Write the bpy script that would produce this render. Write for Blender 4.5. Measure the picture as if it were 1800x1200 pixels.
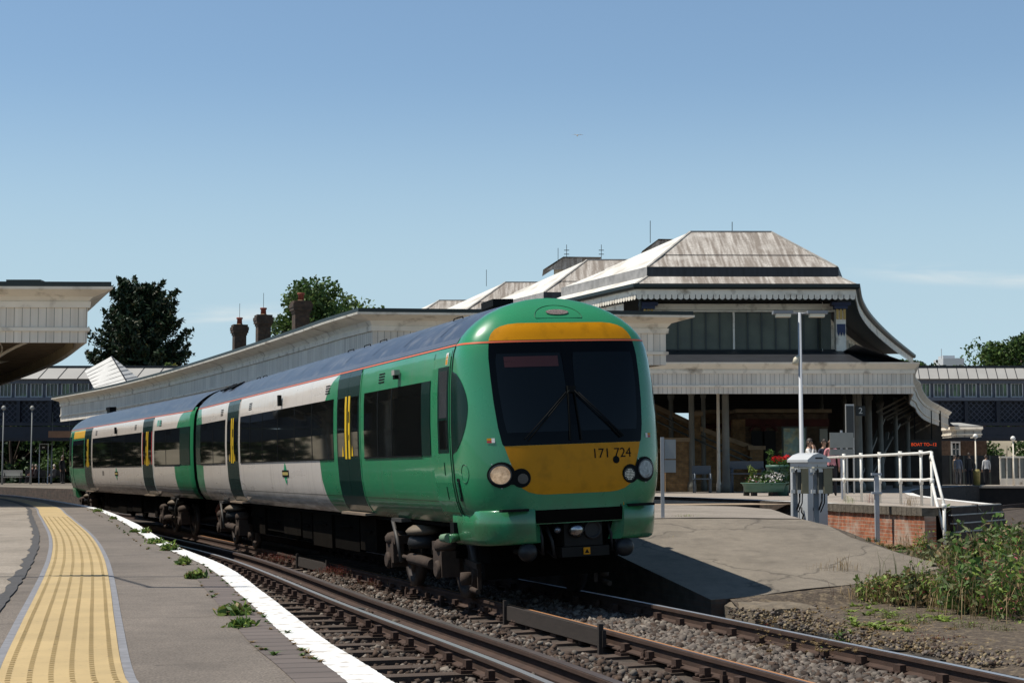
import bpy, bmesh, math, random
import numpy as np
from mathutils import Vector, Matrix
random.seed(7); RNG = np.random.default_rng(11)
sc = bpy.context.scene
for o in list(bpy.data.objects): bpy.data.objects.remove(o)
R = math.radians

# ------------------------------------------------------------------ camera
F = 2980.0; H = 1.58; PITCH = math.atan(232.0 / F)
cd = bpy.data.cameras.new('camera'); cam = bpy.data.objects.new('camera', cd)
sc.collection.objects.link(cam); sc.camera = cam
cd.sensor_width = 36; cd.lens = F / 1800 * 36; cd.clip_start = 0.1; cd.clip_end = 6000
cam.location = (0, 0, H); cam.rotation_euler = (math.pi / 2 + PITCH, 0, 0)
cd.dof.use_dof = False
sc.render.resolution_x = 1024; sc.render.resolution_y = 682

# ------------------------------------------------------------------ sky and sun
SUN_H = (-0.52, -0.03)
EL = math.atan(1 / math.hypot(*SUN_H)); AZ = math.atan2(SUN_H[0], SUN_H[1])
w = bpy.data.worlds.new('World'); sc.world = w; w.use_nodes = True
nt = w.node_tree; N = nt.nodes; L = nt.links; N.clear()
sky = N.new('ShaderNodeTexSky'); sky.sky_type = 'NISHITA'; sky.sun_disc = False
sky.sun_elevation = EL; sky.sun_rotation = AZ; sky.air_density = 1.0; sky.dust_density = 0.0; sky.ozone_density = 3.0
bg = N.new('ShaderNodeBackground'); bg.inputs[1].default_value = 0.07
wo = N.new('ShaderNodeOutputWorld')
tc = N.new('ShaderNodeTexCoord'); sx = N.new('ShaderNodeSeparateXYZ'); L.new(tc.outputs['Generated'], sx.inputs[0])
def wm(op, a, b=None, c=None):
    n = N.new('ShaderNodeMath'); n.operation = op
    for i, v in enumerate((a, b, c)):
        if v is None: continue
        if isinstance(v, (int, float)): n.inputs[i].default_value = v
        else: L.new(v, n.inputs[i])
    return n.outputs[0]
yy = wm('MAXIMUM', sx.outputs[1], 0.02)
ax = wm('DIVIDE', sx.outputs[0], yy); az = wm('DIVIDE', sx.outputs[2], yy)
cv = N.new('ShaderNodeCombineXYZ'); L.new(wm('MULTIPLY', ax, 16.0), cv.inputs[0]); L.new(wm('MULTIPLY', az, 95.0), cv.inputs[1])
ns = N.new('ShaderNodeTexNoise'); ns.inputs['Scale'].default_value = 1.0; ns.inputs['Detail'].default_value = 6; ns.inputs['Distortion'].default_value = .4
L.new(cv.outputs[0], ns.inputs['Vector'])
def bump1(v, c, wd):   # smooth bump 1 at c falling to 0 at wd away
    t = wm('DIVIDE', wm('ABSOLUTE', wm('SUBTRACT', v, c)), wd)
    m = N.new('ShaderNodeMapRange'); m.interpolation_type = 'SMOOTHSTEP'
    L.new(t, m.inputs[0]); m.inputs[1].default_value = 1.0; m.inputs[2].default_value = 0.1; m.inputs[3].default_value = 0; m.inputs[4].default_value = 1
    return m.outputs[0]
c1 = wm('MULTIPLY', bump1(ax, -0.165, 0.05), bump1(wm('SUBTRACT', az, wm('MULTIPLY', ax, 0.05)), 0.1015, 0.0085))
c2 = wm('MULTIPLY', bump1(ax, 0.30, 0.125), bump1(wm('ADD', az, wm('MULTIPLY', ax, 0.05)), 0.1305, 0.0085))
cm = wm('ADD', c1, c2)
nm = N.new('ShaderNodeMapRange'); L.new(ns.outputs[0], nm.inputs[0]); nm.inputs[1].default_value = .38; nm.inputs[2].default_value = .75
cf = wm('MINIMUM', wm('MULTIPLY', wm('MULTIPLY', cm, nm.outputs[0]), 0.85), 0.8)
hz = N.new('ShaderNodeMapRange'); hz.interpolation_type = 'SMOOTHSTEP'; L.new(sx.outputs[2], hz.inputs[0]); hz.inputs[1].default_value = .24; hz.inputs[2].default_value = .06; hz.inputs[3].default_value = 0; hz.inputs[4].default_value = .9
h2 = N.new('ShaderNodeMixRGB'); L.new(hz.outputs[0], h2.inputs[0]); L.new(sky.outputs[0], h2.inputs[1]); h2.inputs[2].default_value = (4.1, 5.45, 6.6, 1)
mx = N.new('ShaderNodeMixRGB'); L.new(cf, mx.inputs[0]); L.new(h2.outputs[0], mx.inputs[1]); mx.inputs[2].default_value = (6.8, 7.0, 7.2, 1)
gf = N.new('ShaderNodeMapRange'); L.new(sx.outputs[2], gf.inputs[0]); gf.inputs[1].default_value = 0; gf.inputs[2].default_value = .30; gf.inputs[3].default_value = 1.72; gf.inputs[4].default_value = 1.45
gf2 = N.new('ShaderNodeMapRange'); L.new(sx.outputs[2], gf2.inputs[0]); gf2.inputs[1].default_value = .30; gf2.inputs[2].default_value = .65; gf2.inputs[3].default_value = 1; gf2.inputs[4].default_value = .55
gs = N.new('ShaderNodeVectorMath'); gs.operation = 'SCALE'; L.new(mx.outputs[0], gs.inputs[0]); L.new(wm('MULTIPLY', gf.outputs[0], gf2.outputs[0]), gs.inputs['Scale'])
tn = N.new('ShaderNodeVectorMath'); tn.operation = 'MULTIPLY'; tn.inputs[1].default_value = (1.02, 1.0, .97); L.new(gs.outputs[0], tn.inputs[0])
te = N.new('ShaderNodeMapRange'); L.new(sx.outputs[2], te.inputs[0]); te.inputs[1].default_value = .10; te.inputs[2].default_value = .27
tm = N.new('ShaderNodeMixRGB'); L.new(te.outputs[0], tm.inputs[0]); tm.inputs[1].default_value = (1.00, 1.04, 1.03, 1); tm.inputs[2].default_value = (1.20, 1.23, 1.20, 1)
tq = N.new('ShaderNodeVectorMath'); tq.operation = 'MULTIPLY'; L.new(tn.outputs[0], tq.inputs[0]); L.new(tm.outputs[0], tq.inputs[1])
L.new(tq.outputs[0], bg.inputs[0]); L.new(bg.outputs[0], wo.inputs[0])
sl = bpy.data.lights.new('sun', 'SUN'); sl.energy = 5.0; sl.angle = R(0.53); sl.color = (1, .945, .85)
so = bpy.data.objects.new('sun', sl); sc.collection.objects.link(so)
so.rotation_euler = Vector((SUN_H[0], SUN_H[1], 1)).to_track_quat('Z', 'Y').to_euler()
sc.view_settings.view_transform = 'Standard'; sc.view_settings.look = 'None'
sc.view_settings.exposure = 0.0; sc.view_settings.gamma = 1; sc.view_settings.use_curve_mapping = False

# ------------------------------------------------------------------ pixel -> place (each with an honest distance or height)
CP, SP = math.cos(PITCH), math.sin(PITCH)
def P(px, py, z=None, d=None):
    up = 600 - py; v = Vector((px - 900, F * CP - up * SP, F * SP + up * CP))
    t = (z - H) / v.z if z is not None else d / v.y
    return Vector((v.x * t, v.y * t, H + v.z * t))

# ------------------------------------------------------------------ materials
MATS = {}
def mat(name, col, rough=.8, var=.0, vs=3.0, bump=0., bs=20., metal=0., spec=None, col2=None, m2=(.45, .6), s2=4., island=0., emit=None, coat=0., stretch=None, alpha=None, det=6):
    if name in MATS: return MATS[name]
    m = bpy.data.materials.new(name); m.use_nodes = True; n = m.node_tree.nodes; l = m.node_tree.links
    b = n['Principled BSDF']; b.inputs['Roughness'].default_value = rough; b.inputs['Metallic'].default_value = metal
    if spec is not None: b.inputs['Specular IOR Level'].default_value = spec
    if coat: b.inputs['Coat Weight'].default_value = coat; b.inputs['Coat Roughness'].default_value = .08
    t = n.new('ShaderNodeTexCoord'); vec = t.outputs['Object']
    if stretch:
        mp = n.new('ShaderNodeMapping'); mp.inputs['Scale'].default_value = stretch; l.new(vec, mp.inputs[0]); vec = mp.outputs[0]
    base = None
    def rgb(c):
        r = n.new('ShaderNodeRGB'); r.outputs[0].default_value = (*c, 1); return r.outputs[0]
    base = rgb(col)
    if col2:
        q = n.new('ShaderNodeTexNoise'); q.inputs['Scale'].default_value = s2; q.inputs['Detail'].default_value = det; l.new(vec, q.inputs['Vector'])
        mr = n.new('ShaderNodeMapRange'); l.new(q.outputs[0], mr.inputs[0]); mr.inputs[1].default_value = m2[0]; mr.inputs[2].default_value = m2[1]
        x = n.new('ShaderNodeMixRGB'); l.new(mr.outputs[0], x.inputs[0]); l.new(base, x.inputs[1]); x.inputs[2].default_value = (*col2, 1); base = x.outputs[0]
    if var:
        q = n.new('ShaderNodeTexNoise'); q.inputs['Scale'].default_value = vs; q.inputs['Detail'].default_value = 8; l.new(vec, q.inputs['Vector'])
        mr = n.new('ShaderNodeMapRange'); l.new(q.outputs[0], mr.inputs[0]); mr.inputs[1].default_value = .25; mr.inputs[2].default_value = .75; mr.inputs[3].default_value = 1 - var; mr.inputs[4].default_value = 1 + var
        x = n.new('ShaderNodeVectorMath'); x.operation = 'SCALE'; l.new(base, x.inputs[0]); l.new(mr.outputs[0], x.inputs['Scale']); base = x.outputs[0]
    if island:
        g = n.new('ShaderNodeNewGeometry'); mr = n.new('ShaderNodeMapRange'); l.new(g.outputs['Random Per Island'], mr.inputs[0]); mr.inputs[3].default_value = 1 - island; mr.inputs[4].default_value = 1 + island
        x = n.new('ShaderNodeVectorMath'); x.operation = 'SCALE'; l.new(base, x.inputs[0]); l.new(mr.outputs[0], x.inputs['Scale']); base = x.outputs[0]
    l.new(base, b.inputs['Base Color'])
    if bump:
        q = n.new('ShaderNodeTexNoise'); q.inputs['Scale'].default_value = bs; q.inputs['Detail'].default_value = 6; l.new(vec, q.inputs['Vector'])
        bp = n.new('ShaderNodeBump'); bp.inputs['Strength'].default_value = bump; bp.inputs['Distance'].default_value = .02; l.new(q.outputs[0], bp.inputs['Height']); l.new(bp.outputs[0], b.inputs['Normal'])
    if emit: b.inputs['Emission Color'].default_value = (*emit[0], 1); b.inputs['Emission Strength'].default_value = emit[1]
    if alpha is not None: b.inputs['Alpha'].default_value = alpha
    MATS[name] = m; return m
class NB:   # small node helper
    def __init__(s, m): s.n = m.node_tree.nodes; s.l = m.node_tree.links; s.b = s.n['Principled BSDF']
    def new(s, t, **k):
        x = s.n.new(t)
        for a, v in k.items(): setattr(x, a, v)
        return x
    def m(s, op, a, b=None, clamp=False):
        x = s.n.new('ShaderNodeMath'); x.operation = op; x.use_clamp = clamp
        for i, v in enumerate((a, b)):
            if v is None: continue
            if isinstance(v, (int, float)): x.inputs[i].default_value = v
            else: s.l.new(v, x.inputs[i])
        return x.outputs[0]
    def noise(s, vec, sc, det=6, dist=0):
        x = s.n.new('ShaderNodeTexNoise'); x.inputs['Scale'].default_value = sc; x.inputs['Detail'].default_value = det; x.inputs['Distortion'].default_value = dist; s.l.new(vec, x.inputs['Vector']); return x.outputs[0]
    def mr(s, v, a, b, c=0., d=1., sm=False):
        x = s.n.new('ShaderNodeMapRange'); s.l.new(v, x.inputs[0])
        if sm: x.interpolation_type = 'SMOOTHSTEP'
        for i, q in zip((1, 2, 3, 4), (a, b, c, d)): x.inputs[i].default_value = q
        return x.outputs[0]
    def mix(s, f, a, b):
        x = s.n.new('ShaderNodeMixRGB')
        for i, v in enumerate((f, a, b)):
            if isinstance(v, (int, float)): x.inputs[i].default_value = v
            elif isinstance(v, tuple): x.inputs[i].default_value = (*v, 1)
            else: s.l.new(v, x.inputs[i])
        return x.outputs[0]
    def sep(s, vec):
        x = s.n.new('ShaderNodeSeparateXYZ'); s.l.new(vec, x.inputs[0]); return x.outputs
def newmat(name, rough=.8, coat=0., metal=0., spec=None):
    m = bpy.data.materials.new(name); m.use_nodes = True; MATS[name] = m
    h = NB(m); h.b.inputs['Roughness'].default_value = rough; h.b.inputs['Metallic'].default_value = metal
    if coat: h.b.inputs['Coat Weight'].default_value = coat; h.b.inputs['Coat Roughness'].default_value = .06
    if spec is not None: h.b.inputs['Specular IOR Level'].default_value = spec
    return m, h
def board_mat(name, col, dirt, pitch=.16, gw=.05, rough=.6):
    """painted vertical boards: dark joints every `pitch` metres along U, stains"""
    m, h = newmat(name, rough); t = h.new('ShaderNodeTexCoord'); uv = t.outputs['UV']; u = h.sep(uv)
    fr = h.m('FRACT', h.m('DIVIDE', u[0], pitch)); d = h.m('ABSOLUTE', h.m('SUBTRACT', fr, .5))
    rnd = h.noise(h_comb(h, h.m('FLOOR', h.m('DIVIDE', u[0], pitch)), 0.37), 3.1, 0)
    g = h.mr(d, .5 - gw, .5 - gw * .35)
    band = h.mr(u[1], 0.52, 0.5)         # boards only on the lower part (v < .5 flag)
    g = h.m('MULTIPLY', g, band)
    mp = h.new('ShaderNodeMapping'); mp.inputs['Scale'].default_value = (3, 1.2, 1); h.l.new(uv, mp.inputs[0])
    st = h.mr(h.noise(mp.outputs[0], 2.2, 8), .42, .78); st2 = h.mr(h.noise(t.outputs['Object'], .9, 5), .3, .7, .82, 1.05)
    c = h.mix(h.m('MULTIPLY', st, .42), col, dirt)
    c = h.mix(h.m('MULTIPLY', g, .8), c, tuple(x * .16 for x in dirt))
    x = h.new('ShaderNodeVectorMath', operation='SCALE'); h.l.new(c, x.inputs[0]); h.l.new(h.m('MULTIPLY', st2, h.mr(rnd, .3, .7, .93, 1.05)), x.inputs['Scale'])
    h.l.new(x.outputs[0], h.b.inputs['Base Color']); return m
def h_comb(h, a, b):
    x = h.new('ShaderNodeCombineXYZ')
    if isinstance(a, (int, float)): x.inputs[0].default_value = a
    else: h.l.new(a, x.inputs[0])
    if isinstance(b, (int, float)): x.inputs[1].default_value = b
    else: h.l.new(b, x.inputs[1])
    return x.outputs[0]
def brick_mat(name, c1, c2, mortar, sx=1., rough=.9, ms=.008, axis='xz', bw=.225, bh=.075, dirt=None):
    m, h = newmat(name, rough); t = h.new('ShaderNodeTexCoord'); s = h.sep(t.outputs['Object'])
    ua = {'xz': s[0], 'yz': s[1], 'sz': h.m('ADD', s[0], s[1])}.get(axis, s[0])
    v = h_comb(h, ua, s[2]) if axis != 'xy' else h_comb(h, s[0], s[1])
    b = h.new('ShaderNodeTexBrick'); h.l.new(v, b.inputs['Vector']); b.inputs['Scale'].default_value = 1; b.inputs['Brick Width'].default_value = bw; b.inputs['Row Height'].default_value = bh
    b.inputs['Mortar Size'].default_value = ms; b.inputs['Color1'].default_value = (*c1, 1); b.inputs['Color2'].default_value = (*c2, 1); b.inputs['Mortar'].default_value = (*mortar, 1)
    c = b.outputs[0]
    nz = h.mr(h.noise(t.outputs['Object'], 5, 8), .3, .7, .6, 1.3)
    x = h.new('ShaderNodeVectorMath', operation='SCALE'); h.l.new(c, x.inputs[0]); h.l.new(nz, x.inputs['Scale']); c = x.outputs[0]
    if dirt: c = h.mix(h.mr(h.noise(t.outputs['Object'], 2.2, 8), .5, .7, 0, .8), c, dirt)
    h.l.new(c, h.b.inputs['Base Color'])
    bp = h.new('ShaderNodeBump'); bp.inputs['Strength'].default_value = .6; bp.inputs['Distance'].default_value = .01; h.l.new(b.outputs['Fac'], bp.inputs['Height']); bp.invert = True; h.l.new(bp.outputs[0], h.b.inputs['Normal'])
    return m

# ------------------------------------------------------------------ mesh builder
class MB:
    def __init__(s): s.v = []; s.f = []; s.mi = []; s.uv = {}; s.mats = []; s.cur = 0; s.sm = []; s.smooth = False
    def m(s, mt):
        if mt not in s.mats: s.mats.append(mt)
        s.cur = s.mats.index(mt); return s
    def vert(s, p): s.v.append(tuple(p)); return len(s.v) - 1
    def face(s, idx, uv=None):
        if uv: s.uv[len(s.f)] = uv
        s.f.append(tuple(idx)); s.mi.append(s.cur); s.sm.append(s.smooth)
    def poly(s, pts, uv=None): s.face([s.vert(p) for p in pts], uv)
    def box(s, c, size, rz=0, M=None):
        cx, cy, cz = c; a, b, h = size[0] / 2, size[1] / 2, size[2] / 2
        co, si = math.cos(rz), math.sin(rz); ids = []
        for z in (-h, h):
            for x, y in ((-a, -b), (a, -b), (a, b), (-a, b)):
                p = Vector((cx + x * co - y * si, cy + x * si + y * co, cz + z))
                if M: p = M @ p
                ids.append(s.vert(p))
        for q in ((3, 2, 1, 0), (4, 5, 6, 7), (0, 1, 5, 4), (1, 2, 6, 5), (2, 3, 7, 6), (3, 0, 4, 7)): s.face([ids[i] for i in q])
        return s
    def bar(s, p, q, w, h=None, up=(0, 0, 1)):
        p, q = Vector(p), Vector(q); h = h or w; d = (q - p).normalized(); u = Vector(up)
        if abs(d.dot(u)) > .98: u = Vector((0, 1, 0))
        r = d.cross(u).normalized(); u = r.cross(d); ids = []
        for e in (p, q):
            for a, b in ((-1, -1), (1, -1), (1, 1), (-1, 1)): ids.append(s.vert(e + r * (a * w / 2) + u * (b * h / 2)))
        for k in ((3, 2, 1, 0), (4, 5, 6, 7), (0, 1, 5, 4), (1, 2, 6, 5), (2, 3, 7, 6), (3, 0, 4, 7)): s.face([ids[i] for i in k])
        return s
    def tube(s, pts, r, n=10, cap=True):
        pts = [Vector(p) for p in pts]; rs = r if isinstance(r, (list, tuple)) else [r] * len(pts)
        prev = None; rings = []; sm = s.smooth; s.smooth = True
        for i, p in enumerate(pts):
            d = (pts[min(i + 1, len(pts) - 1)] - pts[max(i - 1, 0)]).normalized()
            if prev is None: u = d.orthogonal().normalized()
            else: u = (prev - d * prev.dot(d)).normalized()
            prev = u; w2 = d.cross(u)
            rings.append([s.vert(p + (u * math.cos(2 * math.pi * k / n) + w2 * math.sin(2 * math.pi * k / n)) * rs[i]) for k in range(n)])
        for a, b in zip(rings, rings[1:]):
            for k in range(n): s.face((a[k], a[(k + 1) % n], b[(k + 1) % n], b[k]))
        s.smooth = False
        if cap: s.face(rings[0][::-1]); s.face(rings[-1])
        s.smooth = sm; return s
    def lathe(s, c, prof, n=20, axis='z', M=None):
        rings = []; sm = s.smooth; s.smooth = True
        for r, h in prof:
            ring = []
            for k in range(n):
                a = 2 * math.pi * k / n; x, y = r * math.cos(a), r * math.sin(a)
                p = {'z': (x, y, h), 'x': (h, x, y), 'y': (x, h, -y) if False else (x, h, y)}[axis]
                p = Vector(p) + Vector(c)
                if M: p = M @ p
                ring.append(s.vert(p))
            rings.append(ring)
        for a, b in zip(rings, rings[1:]):
            for k in range(n): s.face((a[k], a[(k + 1) % n], b[(k + 1) % n], b[k]))
        s.smooth = False; s.face(rings[0][::-1]); s.face(rings[-1]); s.smooth = sm; return s
    def prism(s, poly, z0, z1):
        a = [s.vert((x, y, z0)) for x, y in poly]; b = [s.vert((x, y, z1)) for x, y in poly]; n = len(poly)
        s.face(a[::-1]); s.face(b)
        for i in range(n): s.face((a[i], a[(i + 1) % n], b[(i + 1) % n], b[i]))
        return s
    def grid(s, rows, flip=False, uv=None):
        ids = [[s.vert(p) for p in r] for r in rows]
        for i in range(len(rows) - 1):
            for j in range(len(rows[0]) - 1):
                q = (ids[i][j], ids[i][j + 1], ids[i + 1][j + 1], ids[i + 1][j])
                u = None
                if uv: u = [uv(rows[a][b], a, b) for a, b in ((i, j), (i, j + 1), (i + 1, j + 1), (i + 1, j))]
                if flip: q = q[::-1]; u = u[::-1] if u else None
                s.face(q, u)
        return s
    def raw(s, V, Fc):
        o = len(s.v); s.v += [tuple(p) for p in V]
        for f in Fc: s.face([o + i for i in f])
        return s
    def build(s, name, parent=None, loc=None, fix=True):
        me = bpy.data.meshes.new(name); me.from_pydata(s.v, [], s.f)
        for mt in s.mats: me.materials.append(mt)
        me.polygons.foreach_set('material_index', s.mi); me.polygons.foreach_set('use_smooth', s.sm)
        if s.uv:
            ul = me.uv_layers.new(name='UVMap')
            for fi, u in s.uv.items():
                for k, li in enumerate(me.polygons[fi].loop_indices): ul.data[li].uv = u[k]
        if fix:
            bm = bmesh.new(); bm.from_mesh(me); bmesh.ops.recalc_face_normals(bm, faces=bm.faces); bm.to_mesh(me); bm.free()
        o = bpy.data.objects.new(name, me); sc.collection.objects.link(o)
        if parent: o.parent = parent
        if loc: o.location = loc
        return o
def tag(o, label=None, cat=None, group=None, kind=None):
    if label: o['label'] = label
    if cat: o['category'] = cat
    if group: o['group'] = group
    if kind: o['kind'] = kind
    return o
def empty(name, loc, label, cat, group=None, rz=0):
    o = bpy.data.objects.new(name, None); sc.collection.objects.link(o); o.location = loc; o.rotation_euler = (0, 0, rz)
    o.empty_display_size = .1; return tag(o, label, cat, group)
def kids(o): return [c for c in bpy.data.objects if c.parent == o]
def dup(o, loc=None, label=None, rz=None, scale=None, parent=None):
    ch = kids(o); c = o.copy(); sc.collection.objects.link(c)
    if parent: c.parent = parent
    if loc is not None: c.location = loc
    if rz is not None: c.rotation_euler = (0, 0, rz)
    if scale: c.scale = scale
    if label: c['label'] = label
    for k in ch: dup(k, parent=c)
    return c
def struct(mb, name, label=None, **k):
    o = mb.build(name, **k); o['kind'] = 'structure'
    if label: o['label'] = label
    return o
def lerp(a, b, t): return a + (b - a) * t
def interp(tab, x):
    if x <= tab[0][0]: return tab[0][1]
    for (x0, y0), (x1, y1) in zip(tab, tab[1:]):
        if x <= x1: return y0 + (y1 - y0) * (x - x0) / (x1 - x0)
    return tab[-1][1]
def spline(pts, n=8):
    """Catmull-Rom through 2D/3D points"""
    pts = [Vector((*p, 0)) if len(p) == 2 else Vector(p) for p in pts]
    e = [2 * pts[0] - pts[1]] + pts + [2 * pts[-1] - pts[-2]]; out = []
    for i in range(1, len(e) - 2):
        for k in range(n):
            t = k / n; a, b, c, d = e[i - 1:i + 3]
            out.append(.5 * ((2 * b) + (c - a) * t + (2 * a - 5 * b + 4 * c - d) * t * t + (3 * b - a - 3 * c + d) * t ** 3))
    out.append(pts[-1]); return out
def nrm2(path, i):
    a = path[max(i - 1, 0)]; b = path[min(i + 1, len(path) - 1)]; d = Vector((b.x - a.x, b.y - a.y, 0)).normalized()
    return Vector((d.y, -d.x, 0))      # right of travel
def miter(path, i):
    if i in (0, len(path) - 1): return nrm2(path, i)
    d0 = (path[i] - path[i - 1]); d1 = (path[i + 1] - path[i]); d0.z = d1.z = 0; d0.normalize(); d1.normalize()
    n0 = Vector((d0.y, -d0.x, 0)); n1 = Vector((d1.y, -d1.x, 0)); m = (n0 + n1)
    if m.length < .2: return n0
    m.normalize(); return m / max(m.dot(n0), .35)
def sweep(mb, path, prof, flag=1.0, closed=False):
    """prof: list of (offset to the right, z); UV.x = metres along the path, UV.y = flag (below .5: vertical boards)"""
    path = [Vector((p[0], p[1], p[2] if len(p) > 2 else 0)) for p in path]; s = [0.]
    for a, b in zip(path, path[1:]): s.append(s[-1] + (b - a).length)
    rows = [[path[i] + miter(path, i) * o + Vector((0, 0, z)) for o, z in prof] for i in range(len(path))]
    ids = [[mb.vert(p) for p in r] for r in rows]; k = len(prof)
    for i in range(len(path) - 1):
        for j in range(k if closed else k - 1):
            j2 = (j + 1) % k
            mb.face((ids[i][j], ids[i + 1][j], ids[i + 1][j2], ids[i][j2]), [(s[i], flag), (s[i + 1], flag), (s[i + 1], flag), (s[i], flag)])
    if closed: mb.face(ids[0]); mb.face(ids[-1][::-1])
    return mb
def rect(o0, o1, z0, z1): return [(o0, z0), (o1, z0), (o1, z1), (o0, z1)]

# ------------------------------------------------------------------ material library
white_board = board_mat('painted_boards', (.88, .80, .68), (.42, .32, .22))
white_plain = mat('cream_paint', (.88, .80, .67), .6, var=.10, vs=2, col2=(.38, .31, .23), m2=(.55, .75), s2=2.5)
black_gut = mat('gutter_black', (.012, .02, .018), .45)
flash = mat('lead_flashing', (.42, .42, .4), .5, var=.1)
steel = mat('galvanised', (.42, .43, .45), .45, metal=.5, var=.1)
whitepipe = mat('white_pipe', (.78, .76, .70), .45, var=.05, col2=(.5, .42, .3), m2=(.6, .72), s2=9)
rubber = mat('black_rubber', (.012, .012, .013), .6)
soot = mat('underframe_soot', (.006, .005, .004), .95, var=.3, spec=.05)
rust = mat('rusty_iron', (.055, .03, .02), .8, var=.3, vs=14, bump=.3, bs=60)
bogie_brown = mat('brake_dust_steel', (.05, .032, .022), .85, var=.25, vs=10, bump=.2, bs=40)
rail_side = mat('rail_rust', (.055, .03, .02), .8, var=.3, vs=6, bump=.3, bs=80)
rail_top = mat('rail_polished', (.42, .43, .45), .35, metal=.55)
rail_dull = mat('rail_dull_top', (.16, .13, .12), .45, metal=.6, var=.2)
rail_orange = mat('rail_orange_rust', (.42, .19, .07), .75, var=.2, vs=20)

def asphalt(name, col, col2, crack=.0, grain=1., strk=0.):
    m, h = newmat(name, .92); t = h.new('ShaderNodeTexCoord'); v = t.outputs['Object']
    a = h.noise(v, 120, 3); b = h.noise(v, .8, 6); c = h.noise(v, 6, 6)
    base = h.mix(h.mr(b, .35, .65), col, col2)
    x = h.new('ShaderNodeVectorMath', operation='SCALE'); h.l.new(base, x.inputs[0])
    h.l.new(h.m('MULTIPLY', h.mr(a, .3, .7, 1 - .28 * grain, 1 + .28 * grain), h.mr(c, .3, .7, .9, 1.1)), x.inputs['Scale']); base = x.outputs[0]
    if crack:
        vo = h.new('ShaderNodeTexVoronoi', feature='DISTANCE_TO_EDGE'); vo.inputs['Scale'].default_value = .33
        wv = h.new('ShaderNodeVectorMath', operation='ADD'); ns = h.new('ShaderNodeTexNoise'); ns.inputs['Scale'].default_value = 1.6; ns.inputs['Detail'].default_value = 7; h.l.new(v, ns.inputs['Vector'])
        h.l.new(v, wv.inputs[0]); h.l.new(ns.outputs['Color'], wv.inputs[1]); h.l.new(wv.outputs[0], vo.inputs['Vector'])
        base = h.mix(h.m('MULTIPLY', h.mr(vo.outputs[0], .012, .002), crack), base, tuple(q * .3 for q in col))
    base = h.mix(h.mr(h.noise(v, 1.7, 8, .6), .56, .66, 0, .35), base, tuple(q * .55 for q in col)); base = h.mix(h.mr(h.noise(v, 9, 8, .2), .62, .70, 0, .3), base, tuple(q * 1.45 for q in col))
    gm_ = h.new('ShaderNodeTexVoronoi'); gm_.inputs['Scale'].default_value = 3.1; h.l.new(v, gm_.inputs['Vector']); base = h.mix(h.mr(gm_.outputs['Distance'], .06, .045, 0, .55), base, tuple(q * .4 for q in col))
    sp = h.new('ShaderNodeTexVoronoi'); sp.inputs['Scale'].default_value = 26; h.l.new(v, sp.inputs['Vector'])
    base = h.mix(h.mr(sp.outputs['Distance'], .09, .05, 0, .6), base, tuple(min(.6, q * 2.2) for q in col))
    h.l.new(base, h.b.inputs['Base Color'])
    bp = h.new('ShaderNodeBump'); bp.inputs['Strength'].default_value = .5; bp.inputs['Distance'].default_value = .004; h.l.new(a, bp.inputs['Height']); h.l.new(bp.outputs[0], h.b.inputs['Normal'])
    return m
asph_old = asphalt('asphalt_old', (.235, .20, .16), (.31, .265, .215), grain=2.0)
asph_mid = asphalt('asphalt_mid', (.14, .117, .096), (.185, .155, .128), crack=.25, grain=1.6)
asph_ramp = asphalt('asphalt_ramp', (.165, .14, .11), (.22, .188, .148), crack=.6, grain=1.2)
asph_far = asphalt('asphalt_far', (.30, .26, .22), (.36, .31, .26), grain=.6)
tar = mat('tar_joint', (.07, .065, .062), .8, var=.3, vs=30)
concrete_lip = mat('grey_joint', (.22, .22, .235), .85, var=.2, vs=20)
soil = mat('dark_ballast_soil', (.05, .038, .03), .95, var=.4, vs=9, bump=.8, bs=45, col2=(.09, .07, .055), s2=3)
earth = mat('earth_and_dead_grass', (.085, .064, .045), .95, var=.6, vs=26, bump=1., bs=45, col2=(.15, .115, .075), m2=(.5, .62), s2=9)
far_ground = mat('ground', (.10, .09, .06), .95, var=.3, vs=.2)
sleeper_m = mat('old_timber', (.085, .06, .045), .9, var=.35, vs=5, bump=.6, bs=30, stretch=(1, 8, 8))

# ------------------------------------------------------------------ ground
mb = MB().m(far_ground); mb.poly([(-2500, -300, -.45), (2500, -300, -.45), (2500, 5000, -.45), (-2500, 5000, -.45)])
struct(mb, 'ground')
# track centre lines (rail level z = 0)
EDGE = spline([(2.45, -6), (1.0, 0), (-.35, 5.43), (-.739, 6.9), (-1.336, 9.42), (-2.08, 12.42), (-3.31, 16.5), (-5.1, 23.1), (-7.5, 31.3), (-9.6, 37.5), (-13.95, 49), (-17.3, 56.2), (-24.5, 69), (-34, 83), (-50, 102)], 14)
A_PTS = [(5.3, -8), (3.0, 0), (1.1, 7), (-.42, 12.75), (-1.24, 15.6), (-2.8, 20.7), (-6.0, 31.6), (-9.4, 41), (-13.2, 51), (-18.7, 62), (-27, 77), (-40, 96), (-60, 118)]
B_PTS = [(8.7, -8), (6.75, 0), (4.85, 7), (3.25, 12.93), (2.45, 15.7), (.50, 22.1), (-3.0, 32.5), (-6.7, 43), (-10.9, 54.6), (-15.6, 66), (-23, 81), (-33, 97), (-52, 120)]
C_PTS = [(8.2, 14), (10.2, 26), (12.1, 37), (14.0, 51), (16.4, 62), (20.2, 76), (26.5, 91), (38, 110), (60, 135)]
def offs(path, o, dz=0): return [path[i] + miter(path, i) * o + Vector((0, 0, dz)) for i in range(len(path))]
A = spline(A_PTS, 10); B = spline(B_PTS, 10); C_ = spline(C_PTS, 10)
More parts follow.
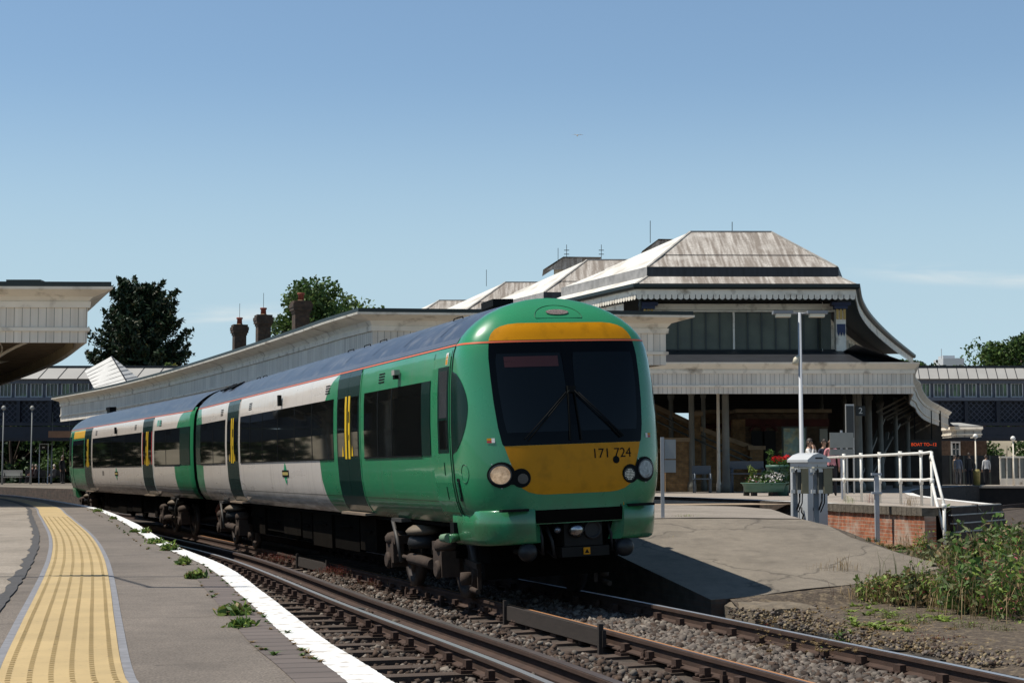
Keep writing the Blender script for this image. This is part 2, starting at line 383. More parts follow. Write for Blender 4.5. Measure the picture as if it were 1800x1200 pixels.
# ---- track bed
mb = MB().m(soil)
mb.prism([(-60, 120), (-40, 96), (-27, 77), (-14, 51), (-8.5, 36), (-4.2, 20), (-1, 8), (2.6, -7), (30, -7), (34, 30), (32, 60), (45, 100), (60, 120)], -.5, -.27)
struct(mb, 'track_bed')
# ------------------------------------------------------------------ rails
def rail(path, name, label, top, orange=False, z=0., hd=.036, sc_=1.):
    mb = MB(); mb.m(rail_side)
    # foot, web, head sides
    sweep(mb, path, [(-.072, z - .158), (.072, z - .158), (.072, z - .146), (.012, z - .128), (.010, z - .048), (hd, z - .040), (hd, z - .008), (hd - .008, z - .0005), (-hd + .008, z - .0005), (-hd, z - .008), (-hd, z - .04), (-.010, z - .048), (-.012, z - .128), (-.072, z - .146)], closed=True)
    mb.m(top); sweep(mb, path, [(-hd + .003, z + .001), (hd - .003 if not orange else .006, z + .001)])
    if orange: mb.m(rail_orange); sweep(mb, path, [(.006, z + .001), (hd + .002, z + .001), (hd + .002, z - .02)])
    o = mb.build(name); return tag(o, label, 'rail')
near = lambda p, a, b: [q for q in p if a <= q.y <= b]
rail(near(offs(A, .752), 2, 70), 'running_rail', 'shiny rail nearest the white platform edge, its dark timber sleepers showing', rail_top)
rail(near(offs(A, -.752), 2, 70), 'running_rail', 'rail hidden close under the coping of the tactile platform', rail_top)
rail(near(offs(A, 1.18), 2, 70), 'conductor_rail', 'dark conductor rail just right of the shiny rail, on small pegs', rail_dull, z=.03, hd=.045)
rail(near(offs(B, -.752), 2, 72), 'running_rail', 'orange rusty topped rail with a timber guard board beside it', rail_dull, orange=True, z=-.05)
rail(near(offs(B, .752), 2, 72), 'running_rail', 'bright rail beside the earth bank, running out from under the train', rail_top, z=0)
rail(near(offs(C_, -.752), 22, 110), 'running_rail', 'inner curved rail at the far right beyond the timber platform end', rail_dull)
rail(near(offs(C_, .752), 22, 110), 'running_rail', 'outer curved rail at the far right beyond the timber platform end', rail_dull)
# insulators under the conductor rail
def along(path, step, y0, y1, start=0.):
    out = []; acc = start; last = None
    for i in range(len(path) - 1):
        a, b = path[i], path[i + 1]; L_ = (b - a).length; 
        while acc < L_:
            p = a.lerp(b, acc / L_); d = (b - a).normalized()
            if y0 <= p.y <= y1: out.append((p, math.atan2(-d.x, d.y)))
            acc += step
        acc -= L_
    return out
mb = MB().m(rust); mb.lathe((0, 0, -.27), [(.05, 0), (.055, .03), (.035, .05), (.045, .07), (.03, .1), (.03, .12)], 10); mb.box((.07, 0, -.14), (.02, .03, .18)); mb.box((.07, 0, -.05), (.035, .045, .03))
ins = mb.build('rail_insulator'); tag(ins, 'small rusty peg holding up the conductor rail', 'insulator', 'pegs along the conductor rail')
sp_ = along(offs(A, 1.18), 1.9, 8, 36, .4)
for i, (p, a) in enumerate(sp_):
    o = ins if i == 0 else dup(ins); o.location = p; o.rotation_euler = (0, 0, a)
mb = MB().m(rust); mb.box((-.1, 0, -.15), (.05, .06, .1)); mb.box((-.1, 0, -.09), (.035, .04, .05))
clip = mb.build('rail_peg'); tag(clip, 'small iron peg at the foot of the orange topped rail', 'peg', 'pegs beside the orange topped rail')
for i, (p, a) in enumerate(along(offs(B, -.752), 1.9, 8, 34, 1.0)):
    o = clip if i == 0 else dup(clip); o.location = p + Vector((0, 0, -.05)); o.rotation_euler = (0, 0, a)
# sleepers (each with two cast chairs)
def chair_mb(x):
    m = MB().m(rust); m.box((x, 0, -.145), (.34, .19, .03)); m.box((x - .085, 0, -.095), (.06, .12, .1)); m.box((x + .085, 0, -.095), (.06, .12, .1))
    for q in (-.14, .14): m.lathe((x + q, .05, -.13), [(.022, 0), (.022, .03)], 6); m.lathe((x + q, -.05, -.13), [(.022, 0), (.022, .03)], 6)
    return m
sl0 = None
def sleeper_row(path, y0, y1, label, cat_group, st, dz=0, roll=0):
    global sl0
    for i, (p, a) in enumerate(along(path, .71, y0, y1, st)):
        if sl0 is None:
            m = MB().m(sleeper_m); m.box((0, 0, -.225), (2.6, .25, .13)); s0 = m.build('sleeper'); tag(s0, label, 'sleeper', cat_group); sl0 = s0
            chair_mb(-.752).build('rail_chair', s0); chair_mb(.752).build('rail_chair', s0); o = s0
        else: o = dup(sl0, label=label); o['group'] = cat_group
        o.location = p + Vector((0, 0, dz + RNG.uniform(-.012, .0))); o.rotation_euler = (0, roll, a + RNG.uniform(-.02, .02)); o.scale = (RNG.uniform(.97, 1.03), RNG.uniform(.9, 1.1), 1)
sleeper_row(A, 7, 40, 'dark weathered timber sleeper between the white platform edge and the shiny rail', 'sleepers beside the white platform edge', .3)
sleeper_row(B, 9, 38, 'timber sleeper sunk in grey ballast of the track the train stands on', 'sleepers under the train track', .1, dz=-.045, roll=-.033)
sleeper_row(C_, 40, 80, 'timber sleeper on the curved track at the far right', 'sleepers of the far right track', .1, dz=0)
# guard board beside the orange rail
def at_along(path, y):
    for i in range(len(path) - 1):
        if path[i].y <= y <= path[i + 1].y: return path[i].lerp(path[i + 1], (y - path[i].y) / (path[i + 1].y - path[i].y))
gb = mat('guard_board', (.032, .024, .019), .85, var=.25, vs=4, stretch=(1, 1, 8), bump=.3)
for (y0, y1, lb) in ((17.6, 20.9, 'long timber guard board beside the orange topped rail, nearest the camera'), (30.5, 33.0, 'short timber guard board beside the orange rail, far back near the second carriage')):
    pa = offs(B, -.90); p, q = at_along(pa, y0), at_along(pa, y1); d = (q - p).normalized()
    e = empty('guard_board', p + Vector((0, 0, -.2)), lb, 'guard board')
    m = MB().m(gb); m.bar((0, 0, .09), tuple(q - p + Vector((0, 0, .09))), .04, .17); m.build('board', e)
    for t in (0.01, .99):
        c_ = (q - p) * t; m = MB().m(gb); m.box((c_.x - .03, c_.y, .06), (.05, .05, .36), math.atan2(-d.x, d.y)); m.build('post', e)

# ------------------------------------------------------------------ near platform (left)
ZP = .915
def ribbon(mb, path, o0, o1, z, flag=1.): return sweep(mb, path, [(o0, z), (o1, z)], flag)
mb = MB().m(asph_mid); rows = []
pth = [p for p in EDGE]
rowsP = []
for i, p in enumerate(pth):
    r = [Vector((min(-42, p.x - 20) if False else p.x - 60, p.y, ZP))] + [p + miter(pth, i) * (-o) + Vector((0, 0, ZP)) for o in (2.5, .155)]
    rowsP.append(r)
mb.grid(rowsP)
brick_edge = brick_mat('edge_brick', (.15, .115, .10), (.11, .09, .08), (.26, .2, .14), axis='xy', bw=.45, bh=.11, ms=.006)
platform_brick = brick_mat('platform_wall_brick', (.09, .06, .045), (.06, .045, .035), (.07, .06, .05), axis='sz')
mb.m(platform_brick); sweep(mb, pth, [(-.08, -.5), (-.08, ZP - .06)]); 
struct(mb, 'platform')
mb = MB().m(board_mat('coping_bricks', (.155, .125, .11), (.10, .08, .07), .15, .07, .9)); sweep(mb, [p for p in pth if p.y < 11.5], [(-.32, ZP + .003), (-.15, ZP + .003)], .2)
struct(mb, 'platform_coping')
wl, h = newmat('white_line', .75); t = h.new('ShaderNodeTexCoord'); 
nz = h.noise(t.outputs['Object'], 14, 8); nz2 = h.noise(t.outputs['Object'], 60, 4)
h.l.new(h.mix(h.mr(nz, .53, .66, 0, .8), (.80, .79, .76), (.38, .33, .28)), h.b.inputs['Base Color'])
bp = h.new('ShaderNodeBump'); bp.inputs['Strength'].default_value = .35; bp.inputs['Distance'].default_value = .01; h.l.new(nz2, bp.inputs['Height']); h.l.new(bp.outputs[0], h.b.inputs['Normal'])
mb = MB().m(wl); fine = []
for i in range(len(pth) - 1):
    for k in range(6): fine.append(pth[i].lerp(pth[i + 1], k / 6))
fine.append(pth[-1])
rows = []
for i, p in enumerate(fine):
    n_ = miter(fine, i); w_ = -.158 + RNG.uniform(-.003, .003); e_ = RNG.uniform(-.003, .003)
    rows.append([p + n_ * o + Vector((0, 0, z)) for o, z in ((w_, ZP + .004), (-.02 + e_, ZP + .005), (e_, ZP - .015), (e_ - .004, ZP - .07), (-.08, ZP - .07))])
mb.grid(rows); struct(mb, 'platform_edge_line')
# tactile strip
ctr = [(-300, 1420), (-40, 1280), (105, 1200), (118, 1101), (133, 1040), (137, 1000), (136, 972), (125, 950), (112, 934), (96, 919), (87, 902), (78, 891), (40, 880), (-30, 872), (-160, 866)]
def zp(px, py): return P(px, py, z=ZP)
edgeL = [(-90, 1230), (-15, 1180), (18, 1128), (45, 1080), (64, 1044), (81, 1008), (91, 975), (93, 951), (87, 927), (72, 906), (57, 891.6), (30, 881), (-30, 873.5), (-160, 867.5)]
edgeR = [(222, 1290), (211, 1200), (207, 1164), (201.5, 1104), (195, 1044), (189, 1008), (180, 981), (168, 960), (156, 945), (135, 927), (120, 909), (105, 891.6), (70, 881), (0, 872.5), (-130, 866)]
mids = spline([(-1.95, 3.0), (-1.62, 4.2), (-1.46, 5.34), (-1.83 + .0, 7.2)], 1)
cps = []
for px, py in [(150, 1290), (108, 1200), (119, 1101), (129.5, 1044), (135, 1008), (136, 980), (131, 955), (121, 936), (104, 916), (92, 903), (81, 891.6), (45, 881), (-15, 873), (-150, 866.5)]:
    v = zp(px, py); cps.append((v.x, v.y))
cps = [(cps[0][0] + .1, 0.5)] + cps
TS = spline(cps, 10)
ty, h = newmat('tactile_yellow', .75); t = h.new('ShaderNodeTexCoord'); uv = t.outputs['UV']; su = h.sep(uv)
n1 = h.noise(t.outputs['Object'], 3, 8); n2 = h.noise(t.outputs['Object'], 40, 4)
c = h.mix(h.mr(n1, .35, .65), (.52, .38, .18), (.43, .315, .15)); c = h.mix(h.mr(n2, .62, .72, 0, .6), c, (.25, .19, .11))
fr = h.m('ABSOLUTE', h.m('SUBTRACT', h.m('FRACT', h.m('DIVIDE', su[0], .4)), .5)); c = h.mix(h.mr(fr, .492, .497, 0, .45), c, (.25, .18, .09))
h.l.new(c, h.b.inputs['Base Color'])
mb = MB().m(ty); sweep(mb, TS, [(-.2, ZP + .008), (.2, ZP + .008)])
# raised blisters in six rows along the strip, near part
s_acc = 0; cs = math.cos; dome = []
step = .0667
for (p, a) in along(TS, step, 4.2, 26, .01):
    n_ = Vector((math.cos(a), math.sin(a), 0)); tg = Vector((-math.sin(a), math.cos(a), 0))
    for k in range(6):
        c0 = p + n_ * (-.2 + .0335 + k * .0667); r1, r2, hh = .0085, .006, .0045
        if p.y > 9: hh = .0032
        if p.y > 12 : 
            r1, r2 = .0095, .007
        ids = [mb.vert(c0 + n_ * x * r1 * 1.1 + tg * y * r1 * .78 + Vector((0, 0, ZP + .0085))) for x, y in ((-1, -1), (1, -1), (1, 1), (-1, 1))]
        idt = [mb.vert(c0 + n_ * x * r2 * 1.1 + tg * y * r2 * .78 + Vector((0, 0, ZP + .0085 + hh))) for x, y in ((-1, -1), (1, -1), (1, 1), (-1, 1))]
        uvd = [(.2, .1)] * 4
        mb.face(idt, uvd)
        for q in range(4): mb.face((ids[q], ids[(q + 1) % 4], idt[(q + 1) % 4], idt[q]), uvd)
struct(mb, 'tactile_strip', fix=False)
mb = MB().m(concrete_lip); ribbon(mb, TS, -.235, -.202, ZP + .004); ribbon(mb, TS, .202, .235, ZP + .004)
struct(mb, 'strip_joint')
mb = MB().m(asph_old); rows = [[Vector((p.x - 50, p.y, ZP + .004)), p + miter(TS, i) * (-.34) + Vector((0, 0, ZP + .004))] for i, p in enumerate(TS)]
mb.grid(rows); struct(mb, 'platform_surface')
mb = MB().m(tar); rows = []
for i, p in enumerate(TS):
    k = .36; j = RNG.uniform(-.008, .008)
    rows.append([p + miter(TS, i) * (-k - .035 - .012 * math.sin(p.y * 3) - .01 * math.sin(p.y * 7.7) + j) + Vector((0, 0, ZP + .008)), p + miter(TS, i) * (-k + .035 + j) + Vector((0, 0, ZP + .008))])
mb.grid(rows); struct(mb, 'tar_patch')

# ------------------------------------------------------------------ ramp platform (right of the train)
def rz_(d): return max(.02, min(.87, .03 + .14 * (d - 21)))
def bxl(y): return at_along(offs(B, 1.52), min(y, 117)).x - max(0, y - 117)
rowsR = []
for d, dR, xr in ((21.0, 22.0, 4.4), (21.4, 22.5, 5.2), (22.0, 23.0, 5.75), (22.6, 23.4, 5.8), (23.2, 23.8, 5.57), (23.8, 24.2, 5.4), (24.3, 24.65, 5.25), (25.1, 25.3, 5.03), (26.3, 26.4, 4.9), (27.1, 27.1, 4.6), (29, 29, 4.7), (32, 32, 5.0), (34.2, 34.2, 5.2), (36.5, 36.5, 4.8), (39, 39, 3.5), (46, 46, .8), (56, 56, -2.8), (66, 66, -5), (80, 80, -9), (96, 96, -16), (112, 112, -24), (126, 126, -30)):
    xl = bxl(d); r = []
    for k in range(9):
        u = k / 8; dd = lerp(d, dR, u); r.append(Vector((lerp(xl, xr, u), dd, rz_(dd) + .008 * math.sin(u * 9 + d))))
    rowsR.append(r)
mb = MB().m(asph_ramp); mb.grid(rowsR); 
mb.m(platform_brick)
for side in (0, -1):
    mb.grid([[r[side] for r in rowsR], [Vector((r[side].x, r[side].y, -.4)) for r in rowsR]])
mb.grid([rowsR[0], [Vector((p.x, p.y, -.4)) for p in rowsR[0]]])
struct(mb, 'ramp_platform')
mb = MB().m(asphalt('asphalt_pale', (.23, .20, .165), (.29, .25, .21), grain=1.7)); mb.grid([[p + Vector((0, 0, .005)) for p in r] for r in rowsR[9:16]]); struct(mb, 'platform_surface')
mb = MB().m(tar); jr = rowsR[9]; mb.grid([[p + Vector((0, -.05 + .02 * math.sin(p.x * 6), .009)) for p in jr], [p + Vector((0, .03 + .015 * math.sin(p.x * 9), .009)) for p in jr]]); struct(mb, 'tar_joint')
mb = MB().m(mat('edge_stone', (.16, .13, .095), .95, var=.35, vs=6, bump=.8, bs=25)); 
stone_spots = []
# mossy edge slab at the foot of the ramp
p0 = at_along(offs(B, 1.62), 20.8)
sk_ = MB().m(earth)
sk_.grid([[Vector((r[-1].x - .04, r[-1].y, r[-1].z - .004)), Vector((r[-1].x + .35, r[-1].y + .02, max(.1, r[-1].z - .10) + RNG.uniform(-.02, .02))), Vector((r[-1].x + 1.0, r[-1].y + .05, lerp(r[-1].z, .14, .65) + RNG.uniform(-.03, .03))), Vector((r[-1].x + 2.0, r[-1].y + .1, .12))] for r in rowsR[:12]])
sk_.grid([[Vector((p.x, p.y + .05, p.z - .004)), Vector((p.x, p.y - .25, p.z - .03 + RNG.uniform(-.012, .008))), Vector((p.x + .1, p.y - .7, -.11))] for p in [rowsR[0][1].lerp(rowsR[0][-1], k / 14) for k in range(15)] + [rowsR[1][-1], rowsR[2][-1]]])
struct(sk_, 'verge')
g_ = []
for a in range(9):
    r = []
    for b in range(7):
        u, v = a / 8, b / 6; q = Vector((lerp(p0.x - .05, p0.x + .80, u) + .30 * v, lerp(p0.y + .40, p0.y + .05, 0) - .95 * v + .25 * u, 0)); ed = min(u, 1 - u, v, 1 - v)
        q.z = .02 + RNG.uniform(-.018, .012) - (.05 if ed == 0 else 0); q.x += RNG.uniform(-.03, .03); q.y += RNG.uniform(-.03, .03); r.append(q)
    g_.append(r)
mb.smooth = False; mb.grid(g_)
bd = g_[0] + [r[-1] for r in g_[1:]] + g_[-1][::-1][1:] + [r[0] for r in g_[::-1][1:]]
mb.grid([bd, [Vector((p.x + RNG.uniform(-.03, .03), p.y + RNG.uniform(-.03, .03), -.16)) for p in bd[:-1]] + [Vector((*bd[0].xy, -.16))], [Vector((p.x, p.y, -.34)) for p in bd]])
st_ = mb.build('kerb_stone'); tag(st_, 'mossy worn edge stone at the foot of the asphalt ramp beside the bright rail', 'kerb stone')
# earth bank in front of the ramp, right of the bright rail
KB = [at_along(offs(B, o), y) for o, y in ((2.6, 21.3), (2.3, 20.8), (1.95, 20.3), (1.6, 19.2), (1.30, 18.0), (1.18, 16.8), (1.15, 15.6), (1.1, 14.6), (1.12, 13.4), (1.15, 12.2), (1.2, 10))]
rows = []
for i, p in enumerate(KB):
    for k in (0,):
        rows.append([Vector((p.x + .04 * math.sin(i * 3.1), p.y, -.33)), Vector((p.x + .02, p.y, -.12)), Vector((p.x + .10, p.y + .05, -.07)), Vector((p.x + .5, p.y + .2, -.03)), Vector((p.x + 1.3, p.y + .9, .0)), Vector((p.x + 3.2, p.y + 2.4, .03)), Vector((p.x + 7, p.y + 6, .04)), Vector((p.x + 14, p.y + 9, 0))])
mb = MB().m(earth); fr_ = []
for a, b in zip(rows, rows[1:]):
    for k in range(5): fr_.append([u.lerp(v, k / 5) + Vector((RNG.uniform(-.03, .03), 0, RNG.uniform(-.012, .012))) for u, v in zip(a, b)])
fr_.append(rows[-1]); mb.smooth = True; mb.grid(fr_); struct(mb, 'earth_bank')
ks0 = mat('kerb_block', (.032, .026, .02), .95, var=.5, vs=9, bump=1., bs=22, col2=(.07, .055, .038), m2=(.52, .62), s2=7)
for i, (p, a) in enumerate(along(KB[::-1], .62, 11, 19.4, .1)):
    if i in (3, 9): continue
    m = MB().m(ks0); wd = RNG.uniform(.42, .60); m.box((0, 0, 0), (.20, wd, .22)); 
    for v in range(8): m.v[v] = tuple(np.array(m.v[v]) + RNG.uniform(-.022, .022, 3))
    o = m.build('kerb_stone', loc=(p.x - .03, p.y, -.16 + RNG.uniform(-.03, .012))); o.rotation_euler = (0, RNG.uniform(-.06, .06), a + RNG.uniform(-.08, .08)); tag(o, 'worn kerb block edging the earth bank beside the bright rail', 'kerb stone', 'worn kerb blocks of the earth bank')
# low ground between ramp and brick platform wall
mb = MB().m(earth); mb.grid([[Vector((x, y, z + RNG.uniform(-.03, .03))) for x, z in ((5.3, .0), (5.9, .12), (6.5, .14), (7.4, .14), (9, .08), (12, -.1), (20, -.2))] for y in np.linspace(23.2, 37.5, 12)])
struct(mb, 'verge')
mb = MB().m(mat('tan_gravel', (.33, .25, .17), .95, var=.4, vs=25, bump=1, bs=40)); mb.grid([[Vector((at_along(offs(B, 1.52), y).x + 7.4 + o, y, z)) for o, z in ((-.6, .8), (0, .84), (3.2, .86))] for y in (40, 42, 46, 52)])
struct(mb, 'gravel_path')

# ------------------------------------------------------------------ the train: two carriages
WP = [(1.02, 1.11), (1.08, 1.17), (1.18, 1.235), (1.32, 1.285), (1.55, 1.325), (1.9, 1.345), (2.3, 1.345), (2.7, 1.33), (3.0, 1.305), (3.15, 1.28), (3.25, 1.245), (3.34, 1.19), (3.44, 1.10), (3.54, .98), (3.63, .84), (3.71, .67), (3.77, .49), (3.81, .30), (3.828, .15), (3.835, 0.0)]
FYP = [(1.02, .16), (1.10, .08), (1.25, .02), (1.5, 0), (1.75, .01), (1.98, .04), (2.3, .10), (2.7, .20), (3.0, .29), (3.25, .38), (3.4, .46), (3.52, .56), (3.62, .68), (3.71, .83), (3.77, .97), (3.81, 1.07), (3.835, 1.14)]
FYP = [(z, f * .74 if z > 1.3 else .015) for z, f in FYP]; WP = [(z, w_ * .98) for z, w_ in WP]
YB, NE = .85, 3.0
def Wz(z): return interp(WP, z)
def nose_y(x, z):
    w_, f = Wz(z), interp(FYP, z)
    q = min(abs(x) / max(w_, 1e-4), 1); return YB - (YB - f) * (1 - q ** NE) ** (1 / NE)
def nose_pt(x, z, off=0):
    e = .01; p = Vector((x, nose_y(x, z), z))
    if off:
        px_ = Vector((x + e, nose_y(min(x + e, Wz(z) * .999), z), z)); pz_ = Vector((x, nose_y(x, z + e), z + e))
        n_ = (px_ - p).cross(pz_ - p).normalized()
        if n_.y > 0 and abs(x) < 1: n_ = -n_
        if n_.y > .0: n_ = Vector((math.copysign(1, x), 0, 0))
        p = p + n_ * off
    return p
def nose_rows(name, rows, off, m, parent, nx=26, smooth=True):
    mb = MB().m(m); mb.smooth = smooth
    mb.grid([[nose_pt(lerp(a, b, k / nx), z, off) for k in range(nx + 1)] for z, a, b in rows], flip=False); return mb.build(name, parent, fix=False)
def nose_disc(mb, cx, cz, r, off, n=24, rings=3, rx=None):
    rx = rx or r; c = mb.vert(nose_pt(cx, cz, off)); prev = None
    for k in range(1, rings + 1):
        ring = [mb.vert(nose_pt(cx + rx * k / rings * math.cos(a), cz + r * k / rings * math.sin(a), off)) for a in [2 * math.pi * i / n for i in range(n)]]
        for i in range(n):
            if prev is None: mb.face((c, ring[i], ring[(i + 1) % n]))
            else: mb.face((prev[i], ring[i], ring[(i + 1) % n], prev[(i + 1) % n]))
        prev = ring
def sp(y, z, side, off=0):
    w_ = Wz(z); dz = .02; n_ = Vector((2 * dz, 0, -(Wz(z + dz) - Wz(z - dz)))).normalized()
    return Vector((side * (w_ + n_.x * off), y, z + n_.z * off))
ZL = [1.04, 1.08, 1.12, 1.18, 1.25, 1.32, 1.42, 1.55, 1.72, 1.9, 2.1, 2.3, 2.5, 2.7, 2.85, 3.0, 3.1, 3.15, 3.2, 3.25]
def zlv(z0, z1): return [z0] + [z for z in ZL if z0 + .01 < z < z1 - .01] + [z1]
def side_patch(mb, y0, y1, z0, z1, side, off=.004, ny=1):
    zz = zlv(z0, z1); sm = mb.smooth; mb.smooth = False
    rows = [[sp(lerp(y0, y1, k / ny), z, side, off) for k in range(ny + 1)] for z in zz]
    mb.grid(rows, flip=side > 0)
    e = [(y0, z) for z in zz] + [(y1, z) for z in zz[::-1]]; n = len(e)      # rim down to the shell
    for i in range(n):
        (a, b), (c, d) = e[i], e[(i + 1) % n]; mb.poly([sp(a, b, side, off), sp(c, d, side, off), sp(c, d, side, -.01), sp(a, b, side, -.01)])
    mb.smooth = sm
green_c = (.032, .27, .115)
train_green, h = newmat('train_green', .30, coat=.6); t = h.new('ShaderNodeTexCoord')
n1 = h.noise(t.outputs['Object'], 2.5, 7); zz_ = h.sep(t.outputs['Object'])[2]
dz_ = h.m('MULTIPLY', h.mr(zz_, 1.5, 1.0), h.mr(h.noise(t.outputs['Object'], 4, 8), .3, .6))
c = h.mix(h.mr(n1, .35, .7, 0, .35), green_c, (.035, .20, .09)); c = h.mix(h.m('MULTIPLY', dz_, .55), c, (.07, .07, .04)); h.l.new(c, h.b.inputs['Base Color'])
h.l.new(h.mr(n1, .3, .7, .22, .38), h.b.inputs['Roughness'])
def wavy(h, t):
    bp = h.new('ShaderNodeBump'); bp.inputs['Strength'].default_value = .5; bp.inputs['Distance'].default_value = .006; h.l.new(h.noise(t.outputs['Object'], 2.3, 2), bp.inputs['Height']); h.l.new(bp.outputs[0], h.b.inputs['Normal']); h.l.new(bp.outputs[0], h.b.inputs['Coat Normal'])
wavy(h, t)
def livery(name, ya, yb, LEN, yel=None):
    """green ends, off-white middle; bowed boundaries at ya and yb (carriage coordinates)"""
    m, h = newmat(name, .32, coat=.5); t = h.new('ShaderNodeTexCoord'); s = h.sep(t.outputs['Object']); y, z = s[1], s[2]
    q = h.m('DIVIDE', h.m('SUBTRACT', z, 1.95), 1.3); bow = h.m('SQRT', h.m('MAXIMUM', h.m('SUBTRACT', 1.0, h.m('MULTIPLY', q, q)), 0.02))
    a = h.m('ADD', h.m('MULTIPLY', bow, ya[1]), ya[0]); b = h.m('ADD', h.m('MULTIPLY', bow, yb[1]), yb[0])
    f = h.m('MULTIPLY', h.m('GREATER_THAN', y, a), h.m('LESS_THAN', y, b))
    mp = h.new('ShaderNodeMapping'); mp.inputs['Scale'].default_value = (1, .35, 3); h.l.new(t.outputs['Object'], mp.inputs[0])
    n1 = h.noise(mp.outputs[0], 2.0, 8)
    wh = h.mix(h.mr(n1, .4, .7, 0, .35), (.78, .705, .635), (.62, .56, .49)); gr = h.mix(h.mr(n1, .35, .7, 0, .35), green_c, (.035, .20, .09))
    c = h.mix(f, gr, wh)
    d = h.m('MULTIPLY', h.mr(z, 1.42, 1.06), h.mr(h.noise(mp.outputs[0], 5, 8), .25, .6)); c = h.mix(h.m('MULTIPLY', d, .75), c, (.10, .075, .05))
    for yj in (4.55, 9.35, 12.95, 19.4): c = h.mix(h.m('MULTIPLY', h.mr(h.m('ABSOLUTE', h.m('SUBTRACT', y, yj)), .009, .004), .55), c, (.05, .05, .045))
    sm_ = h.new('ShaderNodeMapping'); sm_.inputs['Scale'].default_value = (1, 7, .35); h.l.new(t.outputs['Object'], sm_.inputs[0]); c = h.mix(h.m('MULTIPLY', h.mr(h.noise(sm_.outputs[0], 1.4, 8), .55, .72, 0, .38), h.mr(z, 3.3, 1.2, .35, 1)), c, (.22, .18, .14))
    # thin panel joint near the bottom
    j = h.mr(h.m('ABSOLUTE', h.m('SUBTRACT', z, 1.305)), .010, .005); c = h.mix(h.m('MULTIPLY', j, .7), c, (.03, .03, .02))
    h.l.new(c, h.b.inputs['Base Color']); h.l.new(h.mr(n1, .3, .7, .25, .42), h.b.inputs['Roughness']); wavy(h, t); return m
door_green = mat('door_dark_green', (.004, .024, .019), .25, spec=.22, var=.1)
glass_b = mat('window_black_glass', (.006, .007, .007), .03, spec=.38, var=.3, vs=.8)
glass_w = mat('windscreen_glass', (.002, .003, .004), .05, spec=.12)
tr_yel = mat('train_yellow', (.62, .255, .0), .45, var=.06, spec=.25, col2=(.48, .20, .0), m2=(.5, .7), s2=6)
strip_yel = mat('handle_yellow', (.78, .50, .02), .4)
tr_or = mat('train_orange_line', (.66, .13, .05), .4)
roof_m = mat('train_roof', (.038, .046, .072), .32, var=.15, vs=3, col2=(.12, .12, .13), m2=(.5, .7), s2=5, spec=.6)
roof_edge = mat('train_roof_edge', (.09, .10, .13), .35, var=.1)
seal = mat('door_seal', (.006, .007, .007), .7, spec=.15)
red_m = mat('train_red', (.45, .03, .03), .4)
whitish = mat('label_white', (.75, .75, .72), .5)
def profile_rows(z0, z1):
    return [z for z, _ in WP if z0 - 1e-6 <= z <= z1 + 1e-6]
